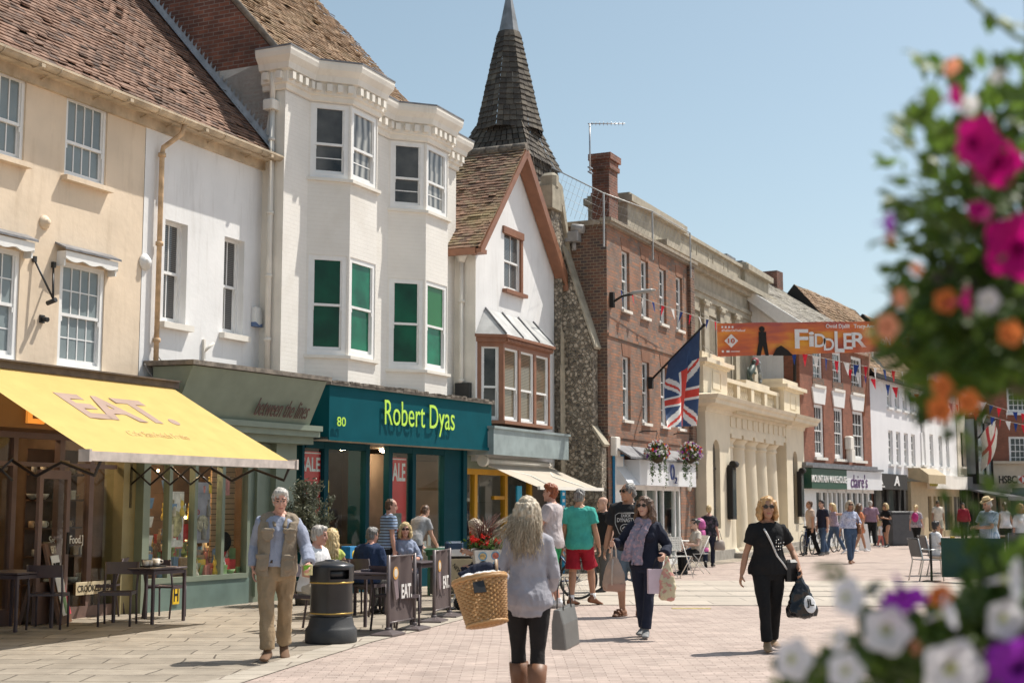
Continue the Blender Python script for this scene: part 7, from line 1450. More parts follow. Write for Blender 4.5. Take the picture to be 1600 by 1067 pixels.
def flush_people():
    tmp = []
    for it in PEND:
        mb = it[0]; me = bpy.data.meshes.new('tmp'); me.from_pydata([tuple(q) for q in mb.v], [], mb.f); o = bpy.data.objects.new('tmp', me); COL.objects.link(o)
        md = o.modifiers.new('r', 'REMESH'); md.mode = 'VOXEL'; md.voxel_size = it[4]
        if it[5]: s = o.modifiers.new('s', 'SMOOTH'); s.factor = .5; s.iterations = it[5]
        tmp.append(o)
    dg = bpy.context.evaluated_depsgraph_get(); dg.update()
    for o, (mb, name, mats, parent, vox, smooth, wr, wf, paint, seed, scale) in zip(tmp, PEND):
        me = bpy.data.meshes.new_from_object(o.evaluated_get(dg)); me.name = name; n = len(me.vertices)
        if wr and n:
            co = np.empty(n * 3, np.float32); me.vertices.foreach_get('co', co); no = np.empty(n * 3, np.float32); me.vertices.foreach_get('normal', no); co = co.reshape(-1, 3); no = no.reshape(-1, 3)
            w = np.array([noise.noise((c[0] * wf + seed, c[1] * wf, c[2] * wf * .8)) + .5 * (1 - abs(noise.noise((c[0] * wf * 2.1 + seed, c[1] * wf * 1.7, c[2] * wf * 1.1))) * 2) for c in co.tolist()], np.float32)
            co += no * (w * wr * 1.3)[:, None]; me.vertices.foreach_set('co', co.ravel())
        me.materials.clear()
        for m in mats: me.materials.append(m)
        k = len(me.polygons); mi = np.zeros(k, np.int32)
        if paint:
            c = np.empty(k * 3, np.float32); me.polygons.foreach_get('center', c); mi = paint(c.reshape(-1, 3)).astype(np.int32)
        me.polygons.foreach_set('material_index', mi); me.polygons.foreach_set('use_smooth', [True] * k); me.update()
        link(bpy.data.objects.new(name, me), parent)
    for o in tmp:
        me = o.data; bpy.data.objects.remove(o); bpy.data.meshes.remove(me)
    PEND.clear()
V = Vector
TM = [(.80, .10, .09, 0), (.86, .165, .115, .01), (.93, .172, .12, .012), (1.0, .165, .115, 0), (1.08, .157, .11, -.006), (1.16, .16, .114, -.01), (1.25, .17, .12, -.008), (1.34, .18, .122, 0), (1.41, .172, .106, .008), (1.455, .125, .082, .012), (1.485, .07, .062, .012)]
TF = [(.80, .10, .09, 0), (.86, .174, .12, .012), (.93, .18, .126, .016), (1.0, .164, .11, .006), (1.08, .138, .095, 0), (1.16, .137, .096, -.003), (1.25, .148, .108, -.008), (1.32, .153, .108, -.006), (1.385, .148, .094, .005), (1.43, .112, .076, .012), (1.465, .058, .056, .012)]
def lerp_t(T_, z):
    for a, b in zip(T_[:-1], T_[1:]):
        if a[0] <= z <= b[0]:
            t = (z - a[0]) / (b[0] - a[0]); return [a[i] + (b[i] - a[i]) * t for i in range(1, 4)]
    return list(T_[0][1:]) if z < T_[0][0] else list(T_[-1][1:])
def ik(a, c, l1, l2, hint):
    d = c - a; L = d.length
    if L > (l1 + l2) * .995: d *= (l1 + l2) * .995 / L; L = d.length
    x = (l1 * l1 - l2 * l2 + L * L) / (2 * L); h = sqrt(max(0, l1 * l1 - x * x)); u = d / L; p = hint - u * hint.dot(u); p = p.normalized() if p.length > 1e-5 else V((0, 1, 0))
    return a + u * x + p * h, a + d
def person(lab, P, rz, H, sex='m', skin='fair', hair=('short', 'brown'), top=None, bottom=None, shoes=None, vox=.016, pz=.95, px=0, py=0, lean=2, twist=0, side=0, feet=None, hands=None, head=(0, 0), bw=1.0, belly=0.0, hs=1.0, elb=None, glasses=None, knees=None, curl=.5, group=None, seed=1, pd=None, hdir=None):
    root = thing('person', lab, 'person', P, rz, group); root.scale = (1, 1, 1); s = H / 1.75; f = sex == 'f'; TT = TF if f else TM
    pel = V((px, py, pz)); RL, RT, RS = Matrix.Rotation(radians(lean), 3, 'X'), radians(twist), radians(side)
    def TR(p):
        q = V(p) - V((0, 0, .95))
        if q.z <= 0: return pel + q
        h = min(1, q.z / .4); return pel + Matrix.Rotation(RT * h, 3, 'Z') @ Matrix.Rotation(RS, 3, 'Y') @ (Matrix.Rotation(radians(lean) * min(1, .35 + q.z / .3), 3, 'X') @ q)
    feet = feet or dict(L=(.09, -.12, 0), R=(-.09, .12, 0)); hands = hands or dict(L=(.27, -.03, .80), R=(-.27, -.03, .80)); elb = elb or {}; knees = knees or {}
    shx, shz = (.146, 1.368) if f else (.170, 1.395); shx *= (bw + 1) / 2
    J = {}
    for k, sg in (('L', 1), ('R', -1)):
        hip = pel + V((sg * .092, 0, -.03)); ft = feet[k]; ank = V((ft[0], ft[1] + .03, (ft[2] if len(ft) > 2 else 0) + .085)); yaw = radians(ft[3]) if len(ft) > 3 else radians(8 * sg); pit = radians(ft[4]) if len(ft) > 4 else 0
        kn, ank = ik(hip, ank, .43, .415, V(knees.get(k, (sg * .12, -1, .25)))); sh = TR((sg * shx, .012, shz)); hw_ = V(hands[k]); el, wr = ik(sh, hw_, .285, .25, V(elb.get(k, (sg * .5, 1, -.2))))
        J[k] = dict(hip=hip, knee=kn, ank=ank, sh=sh, el=el, wr=wr, yaw=yaw, pit=pit, sg=sg)
    hc0 = TR((0, -.012, 1.632 if not f else 1.628)); nb = TR((0, .012, 1.45)); HM = Matrix.Translation(hc0) @ Matrix.Rotation(radians(head[0]), 4, 'Z') @ Matrix.Rotation(radians(head[1] + lean * .3), 4, 'X') @ Matrix.Scale(hs, 4)
    S_ = Matrix.Scale(s, 4)
    def torso(mb, z0, z1, inf, n=22, dz=.045, belly_=belly, flare=0):
        rs = []; zz_ = [z0 + (z1 - z0) * i / max(2, int((z1 - z0) / dz)) for i in range(max(2, int((z1 - z0) / dz)) + 1)]
        for z in zz_:
            w, d, yo = lerp_t(TT, z); w = w * bw + inf + flare * max(0, (z0 + .25 - z)) ; d = d * (.5 + bw / 2) + inf + flare * max(0, (z0 + .25 - z)); bl = belly_ * max(0, 1 - ((z - 1.06) / .17) ** 2); r = []
            for k in range(n):
                a = 2 * pi * k / n; c_, s_ = cos(a), sin(a); x = w * (abs(c_) ** .86) * (1 if c_ > 0 else -1); y = d * (abs(s_) ** .86) * (1 if s_ > 0 else -1)
                if s_ < 0: y -= bl * abs(s_)
                r.append(TR((x, y + yo, z)))
            rs.append(r)
        mb.rings(rs, True)
        if f and z1 > 1.3:
            for sg in (-1, 1): mb.sphere(TR((sg * .07, -.085, 1.25)), .062 + inf * .8, 12, 8)
    AR = (.045, .041, .034, .036, .032, .024) if f else (.053, .048, .040, .043, .037, .029); AR = [a * (.55 + bw * .45) for a in AR]
    def arm(mb, j, inf, frac=2.0, taper=0):
        a, e, w = j['sh'], j['el'], j['wr']; ins = TR((j['sg'] * (shx - .075), .012, shz - .005)); pts = [ins, a, a.lerp(e, .45), e, e.lerp(w, .35), e.lerp(w, .7), w]; rr_ = [AR[0] * .95, AR[0], AR[1], AR[2], AR[3], AR[4], AR[5]]
        if frac <= 1: pts = [ins, a, a.lerp(e, frac * .5), a.lerp(e, frac)]; rr_ = [AR[0] * .95, AR[0], AR[1] * 1.03, AR[1] * 1.08]
        elif frac < 2: q = frac - 1; pts = pts[:4] + [e.lerp(w, q * .5), e.lerp(w, q)]; rr_ = rr_[:4] + [AR[3], AR[4]]
        mb.tube(pts, [r_ + inf for r_ in rr_], 12, up=(0, -1, .1))
    LR = (.094, .08, .054, .054, .05, .035) if f else (.09, .076, .056, .058, .052, .038); LR = [a * (.6 + bw * .4) for a in LR]
    def leg(mb, j, inf, frac=2.0, minr=0, flare=0):
        h, k, a = j['hip'], j['knee'], j['ank']; pts = [h + V((0, 0, .03)), h.lerp(k, .12), h.lerp(k, .5), k, k.lerp(a, .28), k.lerp(a, .6), a]; rr_ = [LR[0] * .9, LR[0], LR[1], LR[2], LR[3], LR[4] * .9, LR[5]]
        if frac <= 1: pts = [pts[0], pts[1], h.lerp(k, frac * .6), h.lerp(k, frac)]; rr_ = [rr_[0], rr_[1], LR[1] * 1.02, LR[1] * .98 + flare]
        elif frac < 2: q = frac - 1; pts = pts[:4] + [k.lerp(a, q)]; rr_ = rr_[:4] + [LR[3] + flare]
        mb.tube(pts, [max(r_ + inf, minr if i > 2 else 0) for i, r_ in enumerate(rr_)], 14, up=(0, -1, .1))
    def foot(mb, j, inf, sole=0):
        a = j['ank']; R_ = Matrix.Rotation(j['yaw'], 3, 'Z') @ Matrix.Rotation(j['pit'], 3, 'X'); g = lambda x, y, z: a + R_ @ V((x, y, z)); rs = []
        for y, w, zt, zb in ((.075, .022, -.03, -.07), (.06, .034, .0, -.082), (.02, .036, .02, -.083), (-.03, .038, .01, -.08), (-.09, .043, -.025, -.08), (-.14, .044, -.045, -.082), (-.175, .034, -.055, -.08), (-.19, .015, -.062, -.076)):
            w += inf; zt += inf; zb -= inf * .4; zc, hz_ = (zt + zb) / 2, (zt - zb) / 2; rs.append([g(w * cos(t), y - inf * (1 if y < -.1 else -.6), zc + hz_ * sin(t)) for t in [2 * pi * i / 12 for i in range(12)]])
        mb.rings(rs, True); mb.tube([a + V((0, 0, .05)), a + R_ @ V((0, .01, -.04))], [LR[5] + inf * .8, .034 + inf * .8], 10)
    def handm(mb, j, cu):
        w = j['wr']; d = (w - j['el']).normalized(); sg = j['sg']; hd = (hdir or {}).get('L' if sg > 0 else 'R')
        if hd: d = V(hd).normalized()
        pn = V((-sg, 0, 0)) - d * d.dot(V((-sg, 0, 0)))
        if pn.length < .3: pn = V((0, 0, -1)) - d * d.dot(V((0, 0, -1)))
        pn.normalize(); fw_ = d.cross(pn) * -sg; fw_.normalize()      # towards the thumb side
        if fw_.dot(V((0, -1, .2))) < 0: fw_ = -fw_
        rs = []
        for t, wd, th in ((-.02, .024, .02), (.015, .033, .018), (.05, .041, .016), (.085, .041, .013), (.095, .036, .01)): c = w + d * t; rs.append([c + fw_ * wd * cos(a) + pn * th * sin(a) for a in [2 * pi * i / 12 for i in range(12)]])
        mb.rings(rs, True)
        for k, (of, ln) in enumerate(((.031, .078), (.011, .086), (-.010, .08), (-.03, .064))):
            c = w + d * .085 + fw_ * of; a = cu * (.9 + .12 * k); pts = [c - d * .02, c]; dd = d.copy()
            for sgm in (.45, .3, .25): a0 = a * (.55 if sgm == .45 else .75); dd = (dd * cos(a0) + (pn - dd * dd.dot(pn)).normalized() * sin(a0)).normalized(); c = c + dd * ln * sgm; pts.append(c.copy())
            mb.tube(pts, [.0105, .0105, .0098, .009, .0075], 8)
        c = w + d * .025 + fw_ * .028; td = (d * .7 + fw_ * .65 + pn * .35).normalized(); mb.tube([c - td * .01, c + td * .035, c + td * .035 + (td + d * .5 + pn * cu).normalized() * .03, c + td * .035 + (td + d * .5 + pn * cu).normalized() * .05], [.015, .0135, .011, .008], 8); j['palm'] = w + d * .075 + pn * .02; j['dir'] = d
    HP = [(-.120, .022, .03, -.062), (-.105, .040, .046, -.05), (-.075, .053, .066, -.03), (-.04, .062, .082, -.012), (0, .069, .093, .0), (.035, .072, .098, .006), (.07, .068, .092, .010), (.098, .05, .068, .012), (.116, .02, .03, .012)]
    def headm(mb, inf=0.0):
        mb.rings([[HM @ V(((w + inf) * cos(a), yo + (d + inf) * sin(a), z * (1 + inf * 3))) for a in [2 * pi * i / 18 for i in range(18)]] for z, w, d, yo in HP], True)
    # --- body
    b = MB(S_); torso(b, .80, TT[-1][0], 0); 
    b.tube([TR((0, .012, 1.40)), nb, HM @ V((0, .02, -.085)), HM @ V((0, .018, -.03))], [.07, .055 if not f else .046, .052 if not f else .043, .05], 14)
    headm(b)
    b.tube([HM @ V((0, -.088, .022)), HM @ V((0, -.106, -.012)), HM @ V((0, -.112, -.03)), HM @ V((0, -.092, -.038))], [.009, .011, .013, .012], 8)
    for sg in (-1, 1):
        b.sphere(HM @ V((sg * .073, .012, -.005)), .024 * hs, 8, 6, (.4, .75, 1.3)); b.tube([HM @ V((sg * .05, -.078, .032)), HM @ V((sg * .02, -.09, .03))], [.01, .011], 6)
        b.sphere(HM @ V((sg * .04, -.068, -.03)), .024, 8, 6)
    b.tube([HM @ V((-.022, -.088, -.062)), HM @ V((0, -.097, -.06)), HM @ V((.022, -.088, -.062))], [.008, .011, .008], 6); b.sphere(HM @ V((0, -.082, -.1)), .022, 8, 6)
    for sg in (-1, 1): b.tube([TR((sg * .035, .015, 1.485 - f * .02)), TR((sg * shx * .62, .014, shz + .03)), TR((sg * shx, .012, shz + .005))], [.045, .05 - f * .008, .05 - f * .008], 8)
    for k in 'LR': arm(b, J[k], 0); leg(b, J[k], 0); foot(b, J[k], 0); handm(b, J[k], curl[k] if isinstance(curl, dict) else curl)
    IH = (S_ @ HM).inverted(); A = np.array(IH)
    def paint(c):
        q = c @ A[:3, :3].T + A[:3, 3]; mi = np.zeros(len(c), int); ax = np.abs(q[:, 0]); fr_ = q[:, 1] < -.055
        mi[fr_ & (np.hypot(ax - .032, (q[:, 2] - .01) * 1.6) < .0135)] = 1; mi[fr_ & (np.abs(q[:, 2] - .036) < .006) & (ax > .014) & (ax < .05)] = 3; mi[fr_ & (q[:, 1] < -.07) & (np.abs(q[:, 2] + .0615) < .0075) & (ax < .024)] = 2; return mi
    remesh_later(b, 'body', [SK[skin], EYED, LIPS, BROW], root, vox * s if vox < .01 else vox, 1, paint=paint)
    # --- clothes
    def cloth(key, mb, m, wr=.006, wf=8, sm=3, pt=None, ms=None): remesh_later(mb, key, ms or [m], root, max(vox, .009), sm, wr * s, wf, pt, seed)
    if top:
        b = MB(S_); kd = top.get('kind', 'tee'); z0 = top.get('hem', .88); inf = top.get('inf', .014); torso(b, z0, top.get('neck', TT[-1][0] - .02), inf, belly_=belly, flare=top.get('flare', .05)); sl = top.get('sleeve', .55)
        for sg in (-1, 1): b.tube([TR((sg * .06, .015, TT[-1][0] - .035)), TR((sg * shx * .65, .014, shz + .028)), TR((sg * shx * (1 if sl > .1 else .75), .012, shz + .004))], [.035 + inf, .05 - f * .008 + inf, .05 - f * .008 + inf], 8)
        if sl > 0:
            for k in 'LR': arm(b, J[k], inf + top.get('sinf', .006), sl)
        if top.get('collar'): b.tube([TR((-.055, -.03, TT[-1][0] - .03)), TR((0, .07, TT[-1][0] + .0)), TR((.055, -.03, TT[-1][0] - .03)), TR((.0, -.09, TT[-1][0] - .07))], [.018, .02, .018, .012], 6)
        cloth(top.get('name', 'shirt'), b, top['mat'], top.get('wr', .007))
    if bottom:
        b = MB(S_); torso(b, .80, bottom.get('waist', 1.02), bottom.get('inf', .008), belly_=0)
        for k in 'LR': leg(b, J[k], bottom.get('linf', .012), bottom.get('len', 1.95), bottom.get('minr', 0), bottom.get('flare', 0))
        cloth(bottom.get('name', 'trousers'), b, bottom['mat'], bottom.get('wr', .006), 7)
    if shoes:
        for k in 'LR': b = MB(S_); foot(b, J[k], .009); remesh_later(b, 'shoe', [shoes], root, max(.009, vox), 1)
        if pd:
            b = MB(S_)
            for k in 'LR': a = J[k]['ank']; b.tube([a + V((0, 0, -.02)), a + V((0, .0, .07))], [LR[5] + .006, LR[5] + .008], 10)
            b.build('socks', pd, root)
    hk, hcname = hair; hm_ = hair_mat('hair_' + hcname, *HAIRC[hcname]) if hk != 'bald' else None
    if hk != 'bald':
        b = MB(S_); rr = random.Random(seed); SPH = lambda c, r, q: b.sphere(HM @ V(c), r * hs, 14, 10, q)
        if hk in ('short', 'crop', 'recede'):
            e = .0 if hk == 'crop' else .006
            SPH((0, .022, .036), .1, (.79 + e * 8, .97 + e * 5, .87 + e * 6)); SPH((0, .045, -.02), .08, (.92, .8, .95))
            if hk == 'short': SPH((0, -.018, .085), .07, (.95, .98, .55)); [SPH((sx * .066, .0, .025), .03, (.6, .9, 1.5)) for sx in (-1, 1)]
        elif hk == 'quiff': SPH((0, .022, .04), .1, (.8, .98, .95)); SPH((0, -.015, .1), .075, (.98, 1.05, .55)); SPH((0, .04, -.02), .075, (.9, .8, .9))
        elif hk in ('bob', 'wavy'):
            SPH((0, .02, .04), .1, (.88, 1.0, .9)); SPH((0, -.008, .088), .07, (.95, .9, .5))
            ln = .15 if hk == 'bob' else .24
            for k in range(13):
                a = pi * (-.12 + 1.24 * k / 12); x, y = .083 * cos(a), .02 + .09 * sin(a); o_ = V((x, y - .02, 0)).normalized() * (.02 if hk == 'bob' else .035); b.tube([HM @ V((x * .9, y * .9, .07)), HM @ V((x * 1.08, y * 1.05, 0)), HM @ (V((x * 1.05, y, -ln * .6)) + o_ * .8), HM @ (V((x, y, -ln)) + o_ * rr.uniform(.4, 1.2))], [.025, .03, .032, .014], 8)
        elif hk in ('long', 'tail'):
            SPH((0, .022, .04), .1, (.86, 1.0, .9)); SPH((0, -.008, .088), .07, (.95, .9, .5))
            if hk == 'tail': b.tube([HM @ V((0, .1, .05)), HM @ V((0, .17, .02)), HM @ V((0, .16, -.12)), HM @ V((0, .15, -.2))], [.03, .035, .03, .008], 8)
            else:
                for k in range(12):
                    a = pi * (0 + k / 11); x, y = .082 * cos(a), .03 + .085 * sin(a); b.tube([HM @ V((x * .9, y * .9, .07)), HM @ V((x * 1.05, y * 1.05, 0)), HM @ V((x * 1.1, y + .02, -.15)), HM @ V((x * 1.1 + rr.gauss(0, .02), y + .04, -.33 + rr.gauss(0, .03)))], [.025, .032, .034, .012], 8)
        elif hk == 'bun': SPH((0, .022, .036), .1, (.82, .99, .9)); SPH((0, .11, .05), .045, (1, 1, 1)); SPH((0, -.008, .088), .07, (.95, .9, .45))
        if b.v: remesh_later(b, 'hair', [hm_], root, max(.009, vox), 2, .010 * s, 30, None, seed)
    if glasses:
        b = MB(S_); y = -.102
        for sg in (-1, 1):
            if glasses == 'dark': b.rings([[HM @ V((sg * .034 + .028 * cos(a), yy_ + .012 * abs(cos(a)) * .4, .012 + .02 * sin(a))) for a in [2 * pi * i / 12 for i in range(12)]] for yy_ in (y, y + .008)], True)
            else: b.rings([[HM @ V((sg * .034 + q * cos(a), y, .012 + q * .75 * sin(a))) for a in [2 * pi * i / 14 for i in range(14)]] for q in (.026, .029)], False, False, False)
            b.tube([HM @ V((sg * .062, y + .005, .016)), HM @ V((sg * .078, .01, .014))], .0035, 5)
        b.tube([HM @ V((-.008, y, .016)), HM @ V((.008, y, .016))], .004, 5); b.build('sunglasses' if glasses == 'dark' else 'glasses', LENS if glasses == 'dark' else mat('wire_frame', (.25, .22, .2), .3, metal=.5), root)
    MW = Matrix.Translation(P) @ Matrix.Rotation(rz, 4, 'Z') @ S_
    return dict(root=root, J=J, M=MW, HM=HM, TR=TR, S=S_, s=s, lt=lambda z: lerp_t(TT, z), bw=bw)
def Wp(pr, q): return pr['M'] @ V(q)
def band_on_torso(pr, pts, w, name, m, off=.02):
    """flat strap over the torso; pts = (angle deg, z) with 270 = front"""
    b = MB(pr['S']); out = []
    for a, z in pts:
        W, D, yo = pr['lt'](z); a = radians(a); W = W * pr['bw'] + off; D += off; out.append(pr['TR']((W * cos(a), D * sin(a) + yo, z)))
    b.tube(out, w, 6); return b.build(name, m, pr['root'])
def seat_pose(**k):
    d = dict(pz=.54, lean=4, feet=dict(L=(.1, -.42, 0), R=(-.1, -.42, 0)), hands=dict(L=(.16, -.33, .72), R=(-.16, -.33, .72))); d.update(k); return d
JEAN = fabric('denim_blue', (.055, .09, .155), (.068, .108, .18), 'blotch', 9); JEAND = fabric('denim_dark', (.02, .025, .045)); BLACKC = fabric('black_cloth', (.012, .012, .013)); KHAKI = fabric('khaki_cotton', (.30, .215, .13)); VESTM = fabric('taupe_vest', (.255, .205, .15)); BLUESH = fabric('blue_shirt', (.30, .325, .41)); GREYK = fabric('grey_lilac_knit', (.36, .35, .385)); CHAR = fabric('charcoal_leggings', (.022, .02, .02)); NAVYK = fabric('navy_knit', (.018, .021, .038)); TEALT = fabric('turquoise_tee', (.06, .36, .30)); REDS = fabric('crimson_shorts', (.30, .012, .025)); LILT = fabric('lilac_grey_tee', (.50, .44, .44)); BROWNL = mat('brown_leather', (.19, .075, .03), .45, .2, 10); TANL = mat('tan_leather', (.32, .2, .11), .5, .2, 10)
WHT = fabric('white_cotton', (.74, .73, .73)); GRYT = fabric('grey_trousers', (.085, .08, .075)); BLKL = mat('black_leather', (.015, .014, .014), .4, .1, 8)
# 1 the walking man in the khaki waistcoat
P1 = person('older grey-haired man in khaki waistcoat and blue shirt walking past the bin', G3(429, 1031), .08, 1.76, 'm', 'pink', ('short', 'white'), dict(mat=BLUESH, sleeve=1.95, hem=.95, collar=1, sinf=.012, name='shirt', wr=.011), dict(mat=KHAKI, linf=.016, minr=.06, inf=.012, wr=.013), mat('tan_suede', (.16, .085, .045), .8, .2, 9), vox=.0085, feet=dict(L=(.07, .24, .03, 12, 22), R=(-.06, -.2, 0, -6)), hands=dict(L=(.35, -.22, .98), R=(-.24, .06, .93)), elb=dict(R=(-.45, 1, -.3), L=(.3, 1, 0)), twist=9, side=2, head=(10, 14), glasses='wire', belly=.02, bw=.97, curl=dict(L=1.0, R=.5), seed=3)
def waistcoat(pr, m):
    b = MB(pr['S']); n = 30; zs = [.845 + .047 * k for k in range(13)]
    def ring(o, z):
        W, D, yo = pr['lt'](z); W, D = W * pr['bw'] + o, D + o; gap = 17 if z < 1.2 else 17 + (z - 1.2) * 70; a0, a1 = -90 + gap, 270 - gap - 4; fl = max(0, .98 - z) * .22
        return [pr['TR']((W * cos(radians(a0 + (a1 - a0) * k / n)) * (1 + fl), (D * (1 + fl) + .025 * max(0, 1 - ((z - 1.06) / .2) ** 2) * (1 if 200 < (a0 + (a1 - a0) * k / n) or (a0 + (a1 - a0) * k / n) < -20 else 0)) * sin(radians(a0 + (a1 - a0) * k / n)) + yo, z)) for k in range(n + 1)]
    loops = []
    for z in zs: a, c = ring(.047, z), ring(.030, z); loops.append(a + c[::-1])
    b.rings(loops, True, True, True)
    for sg in (-1, 1):
        b.tube([pr['TR']((sg * .165, -.005, 1.385)), pr['TR']((sg * .12, .008, 1.43)), pr['TR']((sg * .06, .03, 1.475))], [.072, .075, .05], 10)
        for z, h, x in ((.98, .15, .135), (1.27, .12, .115)):
            W, D, yo = pr['lt'](z); o = pr['TR']((sg * x, -(D + .062) * .92 + yo, z)); b.sphere(o, .062, 10, 6, (1, .3, 1.1 * h / .13)); b.box(o.x - .065, o.x + .065, o.y - .02, o.y + .02, o.z + h * .36, o.z + h * .62)
        b.tube([pr['TR']((sg * .05, -.13, 1.36)), pr['TR']((sg * .075, -.045, 1.47)), pr['TR']((0, .075, 1.49))], [.022, .028, .024], 6)
    remesh_later(b, 'waistcoat', [m], pr['root'], .009, 2, .008, 9, None, 8)
waistcoat(P1, VESTM)
b = MB(P1['S']); b.rings([[P1['TR'](((P1['lt'](1.0)[0] * 1.04 + o) * cos(a), (P1['lt'](1.0)[1] + o + .012) * sin(a), z)) for a in [2 * pi * k / 24 for k in range(24)]] for o, z in ((.022, .985), (.03, .988), (.03, 1.02), (.022, 1.023))], True, False, False); b.build('belt', mat('dark_belt', (.05, .03, .02), .4), P1['root'])
b = MB(P1['S']); w = P1['J']['L']['wr'].lerp(P1['J']['L']['el'], .06); b.tube([w + V((0, 0, .008)), w - V((0, 0, .008))], .036, 12); b.build('watch', DARK, P1['root'])
q = Wp(P1, P1['J']['L']['palm']); b = MB(T(*q, .3)); b.bbox(-.035, .045, -.03, .03, -.06, .05, .006); b.cm = 1; b.box(-.04, .02, -.034, .034, -.02, .04); tag(b.build('snack_packet', [mat('packet_cream', (.7, .6, .3), .3), mat('packet_green', (.22, .5, .03), .3)]), 'small green and cream packet in the hand of the waistcoat man', 'packet')
# 2 the woman with the wicker basket
P2 = person('woman with long grey hair seen from behind carrying a wicker basket', G3(826, 1112), pi + .05, 1.66, 'f', 'pink', ('long', 'ashblond'), dict(mat=GREYK, sleeve=1.95, hem=.77, inf=.012, sinf=.006, name='jumper', wr=.011, flare=.10), dict(mat=CHAR, linf=.008, inf=.0, waist=.92, wr=.002), mat('boot_leather', (.2, .09, .045), .5, .2, 8), vox=.0085, feet=dict(L=(.06, -.16, 0), R=(-.05, .12, 0)), hands=dict(L=(.2, -.3, 1.06), R=(-.2, -.24, .98)), elb=dict(L=(.35, 1, -.3), R=(-.3, 1, -.3)), head=(-14, -4), bw=1.0, seed=5)
b = MB(P2['S'])
for k in 'LR': j = P2['J'][k]; b.tube([j['knee'].lerp(j['ank'], .3), j['knee'].lerp(j['ank'], .55), j['ank']], [.082, .078, .062], 14)
b.build('boot_shafts', mat('boot_leather', 0), P2['root'])
hb = MB(P2['S']); rr = random.Random(9); HM = P2['HM']
for k in range(900):
    th = rr.uniform(-.15, 1.15) * pi; st = rr.random(); x0, y0 = .085 * cos(th), .025 + .09 * sin(th); wind = (.2 if rr.random() < .16 else .035) * rr.random(); ln = rr.uniform(.2, .46); sx = -1 if False else 1
    p0 = HM @ V((x0 * .55, y0 * .75, .1 - .02 * st)); p1 = HM @ V((x0 * 1.08, y0 * 1.08, .02 * st)); p2 = HM @ V((x0 * 1.25 + wind * .6 + rr.gauss(0, .015), y0 + .05 + rr.gauss(0, .02), -ln * .5 + wind * .25)); p3 = HM @ V((x0 * 1.05 + wind * 1.3 + rr.gauss(0, .04), y0 + .055 + rr.gauss(0, .03), -ln + wind * .6)); hb.tube([p0, p1, p1.lerp(p2, .55) + V((rr.gauss(0, .008), 0, 0)), p2, p2.lerp(p3, .5) + V((rr.gauss(0, .02), rr.gauss(0, .01), 0)), p3], [.002, .003, .003, .003, .0025, .0006], 3)
hb.build('loose_hair', hair_mat('hair_ashblond', *HAIRC['ashblond']), P2['root'])
def wicker_mat():
    m, nt, b = base_mat('wicker'); L = nt.links.new; at = nn(nt, 'ShaderNodeAttribute', attribute_name='tint'); rp = nn(nt, 'ShaderNodeValToRGB'); L(at.outputs['Fac'], rp.inputs[0]); e = rp.color_ramp.elements; e[0].color = (.26, .12, .04, 1); e[1].color = (.62, .36, .15, 1); L(rp.outputs[0], b.inputs['Base Color']); b.inputs['Roughness'].default_value = .5; return m
WICK = wicker_mat()
bp_ = at_y(760, 905, 10.55); bk = thing('wicker_basket', 'oval wicker basket with dark leather patch hung on the arm of grey-haired woman', 'basket', bp_ - V((0, 0, .30)), .1)
bk.rotation_euler = (radians(-14), radians(-9), .1)
b = MB(); rows, n = 19, 40; rr = random.Random(3)
def brad(t): return (.150 + .052 * t, .115 + .045 * t)
for j in range(rows):
    t = j / rows; z = -.03 + .33 * t + .0; a_, c_ = brad(t)
    for k in range(n):
        t0, t1 = 2 * pi * k / n, 2 * pi * (k + 1) / n; o = .010 * (1 if (k // 1 + j) % 2 else -1); o1 = .010 * (1 if (k + 1 + j) % 2 else -1); b.ct = .55 + .3 * ((k + j) % 2) + rr.uniform(-.2, .15)
        zz0 = lambda tt: z + .02 * t * sin(tt) * 0; g = lambda tt, oo, zc: ((a_ + oo) * cos(tt), (c_ + oo) * sin(tt), zc); h = .33 / rows
        b.face([b.p(g(t0, o, z)), b.p(g(t1, o1, z)), b.p(g(t1, o1 + .003, z + h * .5)), b.p(g(t0, o + .003, z + h * .5))], True); b.face([b.p(g(t0, o + .003, z + h * .5)), b.p(g(t1, o1 + .003, z + h * .5)), b.p(g(t1, o1, z + h)), b.p(g(t0, o, z + h))], True)
b.ct = .7
for zc, rad in ((.30, .014), (.315, .011), (-.03, .012)):
    a_, c_ = brad(1 if zc > .1 else 0); b.tube([((a_ + .004) * cos(2 * pi * k / 40), (c_ + .004) * sin(2 * pi * k / 40), zc + .004 * (k % 2)) for k in range(41)], rad, 6)
for k in range(9): a_, c_ = brad(0); f_ = (k + .5) / 9; b.ct = .3 + .5 * (k % 2); b.tube([(a_ * f_ * cos(2 * pi * i / 30), c_ * f_ * sin(2 * pi * i / 30), -.035) for i in range(31)], .009, 5)
b.build('basketwork', WICK, bk); 
b = MB(); b.prism([(-.045, -.04), (.05, -.045), (.045, .05), (-.04, .04)], .012, 'y', -.165); b.M = None; bo = b.build('leather_patch', BLKL, bk); bo.location = (-.06, -.018, .2); bo.rotation_euler = (radians(-8), 0, .22)
b = MB(); b.tube([(.13, -.08, .3), (.15, -.03, .43), (.15, .05, .43), (.13, .1, .3)], .012, 6); b.build('handle', TANL, bk)
b = MB()
for k in range(40): a = 2 * pi * k / 40; b.sphere((.13 * cos(a) * rr.uniform(.2, 1.1), .1 * sin(a) * rr.uniform(.2, 1), .3 + rr.uniform(0, .025)), .05, 8, 6, (1.2, 1, .7))
rb = thing('cloth_bundle', 'white cotton bag with dark coat folded in the wicker basket', 'bag', bk.location, .1); rb.rotation_euler = bk.rotation_euler; remesh_later(b, 'bag', [WHT], rb, .012, 3, .01, 14)
